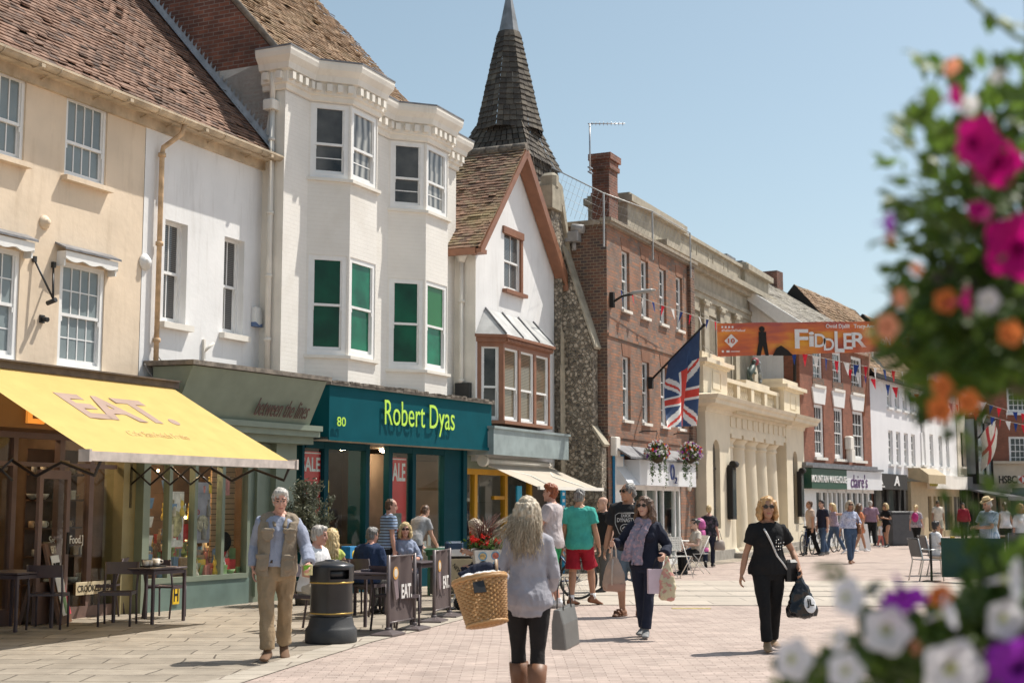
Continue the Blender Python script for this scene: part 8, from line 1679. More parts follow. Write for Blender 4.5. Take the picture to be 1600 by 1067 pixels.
b = MB(); b.tube([(-.14, .02, .36), (-.02, 0, .385), (.1, .0, .375), (.16, .03, .36)], [.03, .045, .045, .03], 10); b.tube([(-.1, .06, .37), (.12, .06, .37)], [.04, .04], 10); remesh_later(b, 'coat', [NAVYK], rb, .012, 3, .012, 14)
hbp = at_y(884, 975, 10.5); hbg = thing('handbag', 'structured grey handbag hanging from the grey-haired woman on its long straps', 'handbag', hbp - V((0, 0, .165)), radians(64)); hbg.rotation_euler = (0, radians(-6), radians(64)); hbg.scale = (.84, .84, .95)
b = MB(); b.rings([[(w * a, d * c, z) for a, c in ((-1, -.9), (-.9, -1), (.9, -1), (1, -.9), (1, .9), (.9, 1), (-.9, 1), (-1, .9))] for w, d, z in ((.15, .065, 0), (.16, .072, .01), (.165, .06, .2), (.17, .03, .31), (.168, .026, .312))], False); b.build('body', mat('grey_leather', (.14, .135, .125), .45, .1, 12, bump=.1), hbg); b = MB()
for y in (-.03, .03): b.tube([(-.09, y, .30), (-.06, y, .45), (0, y * .6, .55), (.06, y, .45), (.09, y, .30)], .006, 6)
b.build('strap', BLKL, hbg)
# 3 the woman in black
P3 = person('woman with ginger-blonde hair in black tee and sunglasses carrying a black carrier bag', G3(1203, 1017), .05, 1.68, 'f', 'tan', ('bob', 'ginger'), dict(mat=BLACKC, hem=.86, inf=.018, sleeve=.6, sinf=.016, name='tee', wr=.011, flare=.06), dict(mat=BLACKC, linf=.008, inf=.008), TANL, vox=.0085, feet=dict(L=(.08, .16, 0), R=(-.06, -.16, 0)), hands=dict(L=(.34, -.08, .93), R=(-.31, .0, .86)), head=(-4, 2), glasses='dark', bw=1.12, belly=.02, curl=dict(L=1.1, R=.7), seed=7)
band_on_torso(P3, [(250, 1.39), (262, 1.3), (275, 1.2), (290, 1.08), (312, .96), (335, .88)], .011, 'strap', mat('pale_strap', (.6, .58, .56), .5), .055)
b = MB(P3['S']); rr = random.Random(4); W, D, yo = P3['lt'](1.24)
for k in range(14): x, z = .05 + .03 * (k % 4) + rr.uniform(-.008, .008), 1.16 + .035 * (k // 4) + rr.uniform(-.008, .008); q = P3['TR']((x, -.178 + .3 * max(0, x - .08) * .5, z)); b.sphere(q, .008, 6, 4, (1, .5, 1))
b.build('stud', mat('shiny_stud', (.75, .72, .68), .2, metal=.8), P3['root'])
q = Wp(P3, (.27, -.04, .78)); b = MB(T(*q, .5)); b.bbox(-.09, .09, -.05, .05, 0, .24, .03); o = b.build('shoulder_bag', BLKL); tag(o, 'small dark grey shoulder bag at the hip of woman in black', 'handbag')
q = Wp(P3, P3['J']['L']['palm']); r = thing('carrier_bag', 'glossy black plastic carrier bag with white oval emblem', 'carrier bag', q - V((0, 0, .47)), .15); b = MB()
b.rings([[(w * cos(a) + sk, d * sin(a), z) for a in [2 * pi * k / 18 for k in range(18)]] for w, d, z, sk in ((.09, .06, .0, .02), (.165, .1, .02, .02), (.17, .105, .1, .02), (.135, .085, .22, .015), (.075, .05, .34, .01), (.03, .025, .43, 0), (.022, .02, .5, 0))], True); remesh_later(b, 'body', [mat('black_plastic_film', (.012, .012, .014), .18, .1)], r, .01, 1, .016, 11)
b = MB(Matrix.Translation((.075, -.098, .15)) @ Matrix.Rotation(.12, 4, 'Z') @ Matrix.Rotation(-.3, 4, 'X')); b.sphere((0, 0, 0), .085, 16, 10, (.85, .12, 1.15)); eo = b.build('emblem', WHT, r); lettering('lettering', 'JL', eo, DARK, -.045, .04, -.045, .055, -.011, .008, .02, M=b.M)
# 4 the woman with the scarf
P4 = person('brown-haired woman in navy jumper and lilac scarf carrying shopping bags', G3(1010, 996), -.3, 1.69, 'f', 'fair', ('wavy', 'brown'), dict(mat=NAVYK, hem=.85, inf=.018, sleeve=1.9, sinf=.014, name='jumper', wr=.01), dict(mat=JEAND, linf=.008, inf=.008), mat('grey_canvas_shoe', (.2, .2, .2), .7, .3, 20), vox=.0085, feet=dict(L=(.02, -.16, 0), R=(-.07, .14, 0)), hands=dict(L=(.27, -.16, 1.02), R=(-.36, -.28, 1.16)), elb=dict(R=(-.7, .5, -.9), L=(.25, 1, -.2)), head=(-12, 0), glasses='dark', bw=1.05, curl=1.1, seed=9)
b = MB(P4['S']); TR = P4['TR']
for k in range(3): z = 1.43 + .022 * k; b.tube([TR((.1 * cos(a), .012 + .098 * sin(a) - (.01 if sin(a) < 0 else 0), z + .03 * sin(a) + .012 * sin(3 * a + k))) for a in [2 * pi * i / 20 for i in range(21)]], .03, 8)
for pts, w in (([(-.05, -.12, 1.42), (-.12, -.165, 1.28), (-.17, -.185, 1.12), (-.2, -.2, .95)], (.05, .06, .075, .09)), ([(.06, -.12, 1.42), (.0, -.185, 1.28), (-.05, -.2, 1.1), (-.07, -.21, .9)], (.05, .06, .065, .08))):
    b.rings([[TR((p[0] + w[i] * cos(a) * .9, p[1] + .018 * sin(a) + .012 * sin(5 * a), p[2])) for a in [2 * pi * k / 14 for k in range(14)]] for i, p in enumerate(pts)], True)
remesh_later(b, 'scarf', [fabric('lilac_scarf', (.26, .235, .30), (.42, .29, .33), 'blotch', 26)], P4['root'], .009, 2, .01, 16)
q = Wp(P4, P4['J']['R']['palm']); r = thing('handbag', 'large beige slouchy shoulder bag held up by the scarf woman', 'handbag', q - V((-.02, 0, .56)), -.4); r.scale = (.8, .8, .9); b = MB()
b.rings([[(w * cos(a), d * sin(a), z) for a in [2 * pi * k / 20 for k in range(20)]] for w, d, z in ((.13, .07, 0), (.165, .09, .02), (.18, .1, .12), (.15, .085, .25), (.085, .055, .37), (.05, .03, .42), (.03, .02, .45))], True); remesh_later(b, 'body', [mat('beige_leather', (.40, .285, .22), .55, .1, 8)], r, .01, 2, .012, 9)
b = MB(); b.tube([(-.04, 0, .4), (-.03, 0, .55), (0, 0, .64), (.03, 0, .55), (.04, 0, .4)], .014, 6); b.tube([(0, -.1, .08), (0, -.095, .25), (0, -.05, .42)], .014, 6); b.lathe([(.02, 0), (.02, .01)], 8, (0, -.1, .12)); b.build('strap', mat('pale_strap_leather', (.52, .43, .36), .5), r); b = MB(); b.rings([[(w * cos(a), d * sin(a), z) for a in [2 * pi * k / 20 for k in range(20)]] for w, d, z in ((.135, .074, -.004), (.172, .095, .02), (.186, .104, .1))], True, True, False); b.build('base_panel', mat('beige_pink_leather', (.36, .22, .17), .55), r)
q = Wp(P4, P4['J']['L']['palm']); r = thing('paper_bag', 'pale pink paper bag hanging from the hand of the scarf woman', 'paper bag', q - V((.07, 0, .42)), .1); b = MB(); b.box(-.1, .1, -.045, .045, 0, .29); b.build('body', mat('pink_paper', (.66, .53, .60), .6), r); b = MB(); b.tube([(-.05, -.04, .29), (-.0, -.02, .42), (.05, -.04, .29)], .005, 5); b.build('handle', DARK, r)
r = thing('fabric_bag', 'floral cream fabric bag in front of the pink paper bag', 'fabric bag', q - V((-.06, .05, .5)), -.2); b = MB(); b.rings([[(w * cos(a), d * sin(a), z) for a in [2 * pi * k / 14 for k in range(14)]] for w, d, z in ((.07, .03, 0), (.1, .05, .04), (.095, .05, .2), (.06, .035, .36), (.02, .015, .47), (.015, .012, .52))], True); remesh_later(b, 'body', [fabric('floral_cloth', (.62, .55, .38), (.6, .3, .25), 'blotch', 18)], r, .011, 1, .012, 12)
# 5 the man in the printed black tee
DBLUE = fabric('faded_denim', (.11, .145, .18), (.125, .165, .2), 'blotch', 8)
P5 = person('tall man in black printed tee and denim shorts looking sideways', G3(984, 963), -.28, 1.90, 'm', 'tan', ('crop', 'saltpep'), dict(mat=fabric('washed_black_tee', (.022, .022, .024)), hem=.86, inf=.024, sleeve=.7, sinf=.024, name='tee', wr=.01), dict(mat=DBLUE, name='shorts', len=1.05, linf=.03, flare=.03, inf=.016), None, vox=.0095, feet=dict(L=(.12, .0, 0, 25), R=(-.1, -.02, 0, -25)), hands=dict(L=(.3, -.02, .82), R=(-.33, -.03, .82)), head=(-48, 0), glasses='dark', bw=1.12, belly=.03, seed=11)
b = MB(P5['S'])
for k in 'LR':
    j = P5['J'][k]; a = j['ank']; Rm = Matrix.Rotation(j['yaw'], 3, 'Z'); g = lambda x, y, z: a + Rm @ V((x, y, z))
    b.rings([[g(w * cos(t), y, -.078 + .012 * sin(t)) for t in [2 * pi * i / 10 for i in range(10)]] for y, w in ((.08, .03), (.03, .043), (-.08, .05), (-.16, .048), (-.205, .02))], True)
    for y in (-.06, -.12): b.tube([g(-.05, y, -.07), g(-.03, y - .01, -.025 if y < -.1 else -.005), g(.03, y - .01, -.025 if y < -.1 else -.005), g(.05, y, -.07)], .016, 6)
b.build('sandals', BROWNL, P5['root'])
PRW = mat('grey_print', (.5, .5, .49), .8)
def torso_M(pr, z, off, ang=0): W, D, yo = pr['lt'](z); return pr['S'] @ Matrix.Translation(pr['TR']((0, -(D + off) + yo, z))) @ Matrix.Rotation(ang, 4, 'Z') @ Matrix.Rotation(-.06, 4, 'X')
Mp = torso_M(P5, 1.22, .05)
lettering('printed_text', 'DUCK', P5['root'], PRW, -.065, .065, .085, .125, -.005, .006, .015, M=Mp); lettering('printed_text', 'DYNASTY', P5['root'], PRW, -.12, .12, .02, .075, -.005, .006, .012, M=Mp)
b = MB(Mp); b.tube([(-.1, -.008, .14), (.1, -.008, .14), (.145, -.008, .11), (.145, -.008, .0), (.09, -.008, -.13), (0, -.008, -.17), (-.09, -.008, -.13), (-.145, -.008, .0), (-.145, -.008, .11), (-.1, -.008, .14)], .004, 4); b.tube([(.075 * cos(t), -.008, -.06 + .055 * sin(t)) for t in [2 * pi * i / 18 for i in range(19)]], .005, 4); b.tube([(-.05, -.01, -.07), (-.02, -.01, -.04), (.0, -.01, -.055), (.02, -.01, -.04), (.05, -.01, -.07)], .008, 5); b.tube([(-.03, -.01, -.085), (.03, -.01, -.085)], .006, 5); b.build('printed_badge', PRW, P5['root'])
# 6 turquoise tee
person('man in turquoise tee and crimson shorts walking away', G3(906, 946), pi - .3, 1.83, 'm', 'tan', ('short', 'saltpep'), dict(mat=TEALT, hem=.84, inf=.022, sleeve=.62, sinf=.02, name='tee', wr=.009), dict(mat=REDS, name='shorts', len=.88, linf=.024, flare=.02, inf=.014), BROWNL, vox=.0095, feet=dict(L=(.1, .1, 0, -20, 0), R=(-.17, -.18, .02, -40, 12)), hands=dict(L=(.27, .0, .84), R=(-.3, -.06, .84)), head=(-10, 12), bw=1.08, pd=WHT, seed=13)
# 7 red hair
person('young red-haired man in lilac-grey tee and green shorts with a bicycle', G3(864, 949), -pi / 2 - .45, 1.90, 'm', 'pink', ('quiff', 'red'), dict(mat=LILT, hem=.84, inf=.02, sleeve=.62, sinf=.016, name='tee', wr=.009), dict(mat=fabric('bright_green_shorts', (.02, .28, .10)), name='shorts', len=.85, linf=.024, flare=.02, inf=.014), WHT, vox=.0095, feet=dict(L=(.1, .1, 0), R=(-.08, -.1, 0)), hands=dict(L=(.22, -.3, .98), R=(-.28, -.3, 1.0)), head=(0, 0), bw=.98, seed=15)
# 8 shaven head
person('shaven-headed bearded man in black tee and grey trousers', G3(945, 925), -pi / 2 + .55, 1.72, 'm', 'fair', ('bald', 'brown'), dict(mat=BLACKC, hem=.86, inf=.02, sleeve=.6, name='tee'), dict(mat=GRYT, linf=.014, inf=.012), BLKL, vox=.011, feet=dict(L=(.1, -.14, 0), R=(-.1, .12, 0)), head=(-25, 6), seed=17)
# --- people at the cafe tables
PA = CH_O[5]
def sit(ch, rz, **k):
    ch.rotation_euler = (0, 0, rz); return ch.location.copy()
p = sit(CH_O[5], pi / 2 - .5); person('grey-haired seated man in white top and pale shorts with crossed legs', p, pi / 2 - .5, 1.74, 'm', 'pink', ('short', 'grey'), dict(mat=WHT, hem=.9, inf=.018, sleeve=.6, name='tee'), dict(mat=fabric('stone_shorts', (.48, .42, .34)), name='shorts', len=.95, linf=.022, inf=.014), BLKL, vox=.0105, **seat_pose(feet=dict(L=(.02, -.36, .28, 0, -20), R=(-.1, -.34, 0)), lean=10), head=(20, 6), seed=21)
p = sit(CH_O[6], pi + .25); person('seated blonde woman in lime top with her back to the street', p, pi + .25, 1.64, 'f', 'tan', ('long', 'blond'), dict(mat=fabric('lime_top', (.5, .55, .14)), hem=.9, inf=.014, sleeve=.2, name='top'), dict(mat=JEAND), BLKL, vox=.0105, **seat_pose(), seed=23)
p = sit(CH_O[7], pi - .45); person('seated grey-haired man in navy shirt with his back to the street', p, pi - .45, 1.66, 'm', 'pink', ('short', 'saltpep'), dict(mat=fabric('navy_shirt', (.022, .038, .085)), hem=.9, inf=.022, sleeve=1.2, name='shirt', collar=1, wr=.012), dict(mat=GRYT), BLKL, vox=.0105, **seat_pose(lean=12), head=(-10, 8), glasses='wire', bw=1.1, seed=25)
p = sit(CH_O[8], .12); person('seated blonde woman in sunglasses and blue checked blouse facing the street', p, .12, 1.68, 'f', 'pink', ('bob', 'blond'), dict(mat=fabric('blue_check', (.05, .085, .2), (.5, .53, .6), 'plaid', 55), hem=.9, inf=.018, sleeve=1.3, name='blouse', collar=1), dict(mat=JEAND), BLKL, vox=.0095, **seat_pose(lean=2), head=(0, 2), glasses='dark', seed=27)
person('standing man in pale blue striped polo by the teal shop doorway', G3(603, 938), pi / 2 + .45, 1.68, 'm', 'pink', ('crop', 'brown'), dict(mat=fabric('striped_polo', (.32, .42, .58), (.12, .12, .15), 'stripe', 20), hem=.88, inf=.02, sleeve=.62, sinf=.016, name='polo', collar=1), dict(mat=BLACKC, linf=.02, inf=.014), BLKL, vox=.0105, hands=dict(L=(.24, -.12, .85), R=(-.26, -.05, .82)), lean=6, head=(-20, 8), belly=.03, seed=29)
p = G3(768, 956); sc_ = thing('mobility_scooter', 'mobility scooter with grey backrest behind the flower box', 'scooter', p, -pi / 2 + .3); b = MB(); b.bbox(-.22, .22, -.45, .35, .15, .3, .04); b.box(-.04, .04, .0, .1, .3, .6); b.build('body', BLK, sc_); b = MB(); b.bbox(-.23, .23, -.2, .22, .58, .68, .04); b.bbox(-.22, .22, .2, .3, .66, 1.15, .04); b.build('seat', mat('grey_vinyl', (.3, .3, .3), .5), sc_)
for x in (-.24, .24):
    for y in (-.4, .28): b = MB(Matrix.Translation((x, y, .12)) @ Matrix.Rotation(pi / 2, 4, 'Y')); b.lathe([(.08, -.03), (.12, -.025), (.12, .025), (.08, .03)], 16); b.build('wheel', BLK, sc_)
person('seated woman with curly hair in white striped top on the scooter by the flowers', p, -pi / 2 + .3, 1.62, 'f', 'fair', ('wavy', 'ashblond'), dict(mat=fabric('fine_stripe', (.66, .64, .68), (.3, .28, .36), 'stripe', 40), hem=.9, sleeve=.6, inf=.018), dict(mat=JEAND), BLKL, vox=.011, **seat_pose(pz=.74, feet=dict(L=(.1, -.36, .2), R=(-.1, -.36, .2)), lean=24, hands=dict(L=(.16, -.4, .95), R=(-.16, -.4, .95))), head=(0, 20), seed=31)
person('person in grey tee bending over the display at the teal shop', G3(646, 925), pi - .6, 1.66, 'm', 'fair', ('crop', 'brown'), dict(mat=fabric('mid_grey_tee', (.3, .3, .31)), sleeve=.6), dict(mat=JEAND), BLKL, vox=.013, lean=30, head=(0, 20), hands=dict(L=(.2, -.45, .9), R=(-.2, -.45, .9)), seed=33)
person('cafe worker in black standing in the dim doorway behind the glass', FA.w(xa(48), 1.3, .02), .2, 1.75, 'm', 'tan', ('short', 'dark'), dict(mat=BLACKC, sleeve=.6), dict(mat=BLACKC), BLKL, vox=.014, seed=35)
# --- middle distance
person('woman with cropped blonde hair in dark patterned tee walking away with handbag', G3(1109, 886), pi - .25, 1.56, 'f', 'pink', ('crop', 'blond'), dict(mat=fabric('dark_pattern', (.03, .03, .035), (.1, .08, .1), 'blotch', 14), hem=.86, inf=.02, sleeve=.8, sinf=.016), dict(mat=JEAND), BLKL, vox=.013, feet=dict(L=(.09, .25, .06, 0, 35), R=(-.07, -.14, 0)), bw=1.1, seed=37)
b = MB(T(*(G3(1125, 886) + V((0, 0, .42))), .3)); b.rings([[(w * cos(a), d * sin(a), z) for a in [2 * pi * k / 12 for k in range(12)]] for w, d, z in ((.13, .06, 0), (.16, .08, .03), (.14, .06, .2), (.09, .03, .26))], True); b.tube([(-.07, 0, .24), (0, 0, .5), (.07, 0, .24)], .01, 5); tag(b.build('handbag', mat('taupe_bag', (.3, .25, .21), .6, .1)), 'taupe handbag carried by woman with cropped blonde hair', 'handbag')
person('dark-haired woman in cream and black top seated on white mesh chair', G3(1090, 897), -pi / 2 + .3, 1.64, 'f', 'pale', ('bun', 'dark'), dict(mat=fabric('cream_knit', (.55, .49, .42)), sleeve=.5, hem=.9, inf=.018), dict(mat=BLACKC), BLKL, vox=.012, **seat_pose(), seed=39)
bpy.data.objects['bistro_chair.001'].rotation_euler = (0, 0, -pi / 2 + .3)
person('person with bright pink and purple headscarf seated behind dark-haired woman', G3(1098, 890), -pi / 2, 1.62, 'f', 'fair', ('bob', 'pink'), dict(mat=fabric('pink_top', (.5, .12, .3)), sleeve=.6), dict(mat=JEAN), BLKL, vox=.013, **seat_pose(), seed=41)
person('bearded man in beige tee and black trousers walking by the far shops', G3(1268, 868), -pi / 2 + .1, 1.68, 'm', 'tan', ('crop', 'brown'), dict(mat=fabric('beige_tee', (.5, .38, .30)), sleeve=.6, inf=.02), dict(mat=BLACKC, linf=.014), BLKL, vox=.014, feet=dict(L=(.08, .2, 0), R=(-.08, -.22, 0)), head=(0, 0), seed=43)
person('young man in dark navy tee and jeans beside the beige tee man', G3(1287, 868), -pi / 2 + .5, 1.70, 'm', 'fair', ('quiff', 'dark'), dict(mat=NAVYK, sleeve=.6, inf=.018), dict(mat=JEAN, linf=.014), mat('grey_trainer', (.2, .19, .18), .7), vox=.014, feet=dict(L=(.1, -.16, 0), R=(-.1, .2, .02)), seed=45)
person('blonde young woman in striped vest and ripped jeans striding along', G3(1305, 866), -pi / 2 + .25, 1.62, 'f', 'fair', ('long', 'blond'), dict(mat=fabric('multi_stripe', (.45, .36, .4), (.12, .1, .2), 'stripe', 26), sleeve=.05, hem=.95), dict(mat=JEAN, linf=.008), WHT, vox=.014, feet=dict(L=(.06, .32, .03, 0, 25), R=(-.06, -.3, 0)), hands=dict(L=(.2, .3, 1.15), R=(-.25, -.2, .9)), lean=6, seed=47)
PJ = person('woman in sunglasses, floral blouse and blue jeans walking towards the camera', G3(1330, 881), .08, 1.68, 'f', 'tan', ('bob', 'ashblond'), dict(mat=fabric('floral_blouse', (.52, .55, .68), (.3, .33, .5), 'blotch', 30), sleeve=1.5, hem=.98, inf=.016, sinf=.014, collar=1, name='blouse'), dict(mat=JEAN, linf=.014, minr=.06), BROWNL, vox=.0125, feet=dict(L=(.05, .14, 0), R=(-.05, -.1, 0)), hands=dict(L=(.25, -.12, 1.05), R=(-.28, .05, .84)), glasses='dark', seed=49)
q = Wp(PJ, (.24, .02, .95)); b = MB(T(*q, .2)); b.bbox(-.05, .06, -.1, .1, -.12, .16, .03); b.tube([(0, -.05, .15), (-.06, 0, .46), (0, .05, .15)], .012, 5); tag(b.build('handbag', BROWNL), 'brown shoulder bag on the woman in floral blouse', 'handbag')
person('person in short pale dress behind the woman in jeans', G3(1344, 864), pi / 2 + .3, 1.6, 'f', 'tan', ('long', 'brown'), dict(mat=fabric('orange_top', (.55, .2, .1)), sleeve=.5, hem=.7, flare=.2), None, WHT, vox=.015, feet=dict(L=(.05, -.3, 0), R=(-.05, .25, .02)), seed=51)
person('balding man in mauve short-sleeved shirt and black trousers from behind', G3(1362, 853), pi + .1, 1.70, 'm', 'pink', ('recede', 'white'), dict(mat=fabric('mauve_shirt', (.30, .19, .25)), sleeve=.7, inf=.03, sinf=.03, hem=.93), dict(mat=BLACKC, linf=.025), BLKL, vox=.015, bw=1.15, hands=dict(L=(.32, 0, .8), R=(-.32, 0, .8)), seed=53)
b = MB(T(*(G3(1348, 853) + V((0, 0, .25))))); b.rings([[(w * cos(a), d * sin(a), z) for a in [2 * pi * k / 12 for k in range(12)]] for w, d, z in ((.1, .05, 0), (.15, .08, .05), (.12, .06, .3), (.03, .02, .5))], True); tag(b.build('carrier_bag', mat('orange_plastic', (.75, .15, .03), .35)), 'orange carrier bag held by the man in mauve shirt', 'carrier bag')
person('woman with short blonde hair in black dress by the dark shop', G3(1386, 855), -pi / 2 + .6, 1.62, 'f', 'tan', ('bob', 'blond'), dict(mat=BLACKC, sleeve=.6, hem=.6, flare=.15), None, BLKL, vox=.015, hands=dict(L=(.15, -.25, 1.15), R=(-.2, -.25, 1.1)), glasses='dark', seed=55)
person('toddler with fair curls in white top and coral leggings', G3(1376, 855), pi / 2 - .4, .95, 'f', 'pale', ('bob', 'blond'), dict(mat=WHT, sleeve=.5, hem=.78, flare=.2), dict(mat=fabric('coral_leggings', (.6, .2, .17))), WHT, vox=.012, hs=1.45, bw=1.15, feet=dict(L=(.08, -.2, 0), R=(-.08, .16, 0)), seed=57)
PB = person('blonde woman with magenta backpack, patterned top and black leggings', G3(1433, 857), pi - .5, 1.56, 'f', 'pink', ('tail', 'blond'), dict(mat=fabric('speckled_top', (.42, .38, .4), (.2, .16, .2), 'blotch', 30), sleeve=.7, hem=.84, inf=.025, flare=.12), dict(mat=BLACKC, len=1.5), BLKL, vox=.015, bw=1.15, feet=dict(L=(.05, -.2, 0), R=(-.05, .2, .02)), seed=59)
b = MB(PB['S']); b.sphere((0, .2, 1.24), .15, 12, 8, (.95, .62, 1.3)); b.sphere((0, .28, 1.16), .09, 10, 6, (1, .6, 1)); bo = b.build('backpack', mat('magenta_nylon', (.42, .015, .16), .5, .1), None, PB['root'].location, pi - .5); tag(bo, 'magenta backpack worn by the blonde woman in the far street', 'backpack')
person('man in cream polo, stone shorts and sunglasses strolling by tan shopfront', G3(1467, 845), .0, 1.72, 'm', 'tan', ('short', 'dark'), dict(mat=fabric('cream_polo', (.66, .60, .5)), sleeve=.65, inf=.025, collar=1), dict(mat=fabric('stone_shorts2', (.45, .42, .33)), len=.95, linf=.03, flare=.02, name='shorts'), WHT, vox=.016, glasses='dark', seed=61)
person('man in dark red shirt outside the dark cafe', G3(1507, 845), -.4, 1.62, 'm', 'tan', ('short', 'dark'), dict(mat=fabric('dark_red_shirt', (.25, .02, .035)), sleeve=1.9, inf=.025), dict(mat=BLACKC), BLKL, vox=.016, seed=63)
p = bpy.data.objects['cafe_armchair.001'].location.copy(); bpy.data.objects['cafe_armchair.001'].rotation_euler = (0, 0, pi / 2 + .1); bpy.data.objects['cafe_armchair'].rotation_euler = (0, 0, pi / 2 + .2)
person('seated dark-haired boy in white tee on an aluminium chair', p, pi / 2 + .1, 1.6, 'm', 'tan', ('short', 'dark'), dict(mat=WHT, sleeve=.6, inf=.02), dict(mat=fabric('stone_shorts', 0), len=.95, name='shorts'), WHT, vox=.012, **seat_pose(pz=.52), seed=65)
PS = person('man in straw hat and blue plaid shirt looking down at his phone', G3(1549, 902), -pi / 2 + .35, 1.69, 'm', 'pink', ('short', 'grey'), dict(mat=fabric('blue_plaid', (.5, .56, .62), (.1, .19, .3), 'plaid', 40), sleeve=.75, inf=.03, sinf=.026, hem=.82), dict(mat=GRYT), BLKL, vox=.012, bw=1.12, belly=.05, hands=dict(L=(.12, -.34, 1.12), R=(-.12, -.36, 1.1)), head=(0, 14), seed=67)
b = MB(PS['S']); HM = PS['HM'] @ Matrix.Translation((0, .015, .075)) @ Matrix.Rotation(.1, 4, 'X'); b.rings([[HM @ V((r_ * cos(a) * .9, r_ * sin(a), z + .02 * abs(cos(a)) * (1 if r_ > .12 else 0))) for a in [2 * pi * k / 24 for k in range(24)]] for r_, z in ((.165, 0), (.16, .01), (.098, .012), (.096, .07), (.085, .105), (.05, .118), (.015, .11))], True); b.cm = 1; b.rings([[HM @ V((r_ * cos(a) * .9, r_ * sin(a), z)) for a in [2 * pi * k / 24 for k in range(24)]] for r_, z in ((.101, .012), (.1, .045))], True, False, False); tag(b.build('straw_hat', [mat('straw', (.62, .47, .25), .8, .15, 60, bump=.4, bscale=150), mat('hat_band', (.2, .12, .06), .7)], None, PS['root'].location, PS['root'].rotation_euler.z), 'pale straw hat worn by man in blue plaid shirt', 'hat')
person('dark-haired woman in white vest with black bag from behind', G3(1573, 866), pi - .2, 1.64, 'f', 'tan', ('tail', 'brown'), dict(mat=WHT, sleeve=.05, inf=.015), dict(mat=BLACKC), BLKL, vox=.014, seed=69)
person('short-haired woman in white blouse and dark waistcoat among the cafe tables', G3(1597, 880), .3, 1.6, 'f', 'pink', ('bob', 'ginger'), dict(mat=WHT, sleeve=1.2, inf=.02, collar=1), dict(mat=JEAND), BLKL, vox=.013, seed=71)
person('person in dark top behind the straw hat man', G3(1541, 868), .5, 1.70, 'm', 'tan', ('short', 'dark'), dict(mat=BLACKC, sleeve=.6), dict(mat=JEAND), BLKL, vox=.016, seed=73)
flush_people()
# -- blurred flowers close to the camera
LEAFF = tint_mat('petunia_leaf', [(.04, .075, .013), (.085, .15, .022), (.16, .25, .04), (.06, .11, .02)], .45, .45, 0, trans=.55)
STEM = mat('green_stem', (.10, .16, .04), .6)
def pet(name, c, c2):
    return [cloth_mat('petal_' + name, c, .45, .6, .12, 30, 0), cloth_mat('throat_' + name, c2, .3, .6, .1, 30, 0)]
PET = dict(m=pet('magenta', (.62, .008, .22), (.3, .0, .12)), o=pet('orange', (.75, .22, .06), (.22, .03, .01)), w=pet('white', (.78, .77, .80), (.6, .62, .3)), v=pet('violet', (.36, .04, .52), (.12, .01, .2)), p=pet('peach', (.8, .34, .2), (.4, .08, .03)))
def inpoly(x, y, P):
    r_ = False; j = len(P) - 1
    for i in range(len(P)):
        if (P[i][1] > y) != (P[j][1] > y) and x < (P[j][0] - P[i][0]) * (y - P[i][1]) / (P[j][1] - P[i][1]) + P[i][0]: r_ = not r_
        j = i
    return r_
def leaf(mb, q, d, n, L_, rr):
    d = d.normalized(); s_ = d.cross(n).normalized() * L_ * .3; n = s_.cross(d).normalized(); mb.ct = rr.random(); a = q; e = q + d * L_ - n * L_ * .15; m1, m2 = q + d * L_ * .38, q + d * L_ * .7
    i = [mb.p(x) for x in (a, m1 + s_ - n * .1 * L_, m2 + s_ * .75, e, m2 - s_ * .75, m1 - s_ - n * .1 * L_, m1 + n * .05 * L_, m2 + n * .04 * L_)]
    for f_ in ((0, 1, 6), (1, 2, 7, 6), (2, 3, 7), (7, 3, 4), (6, 7, 4, 5), (0, 6, 5)): mb.face([i[k] for k in f_], True)
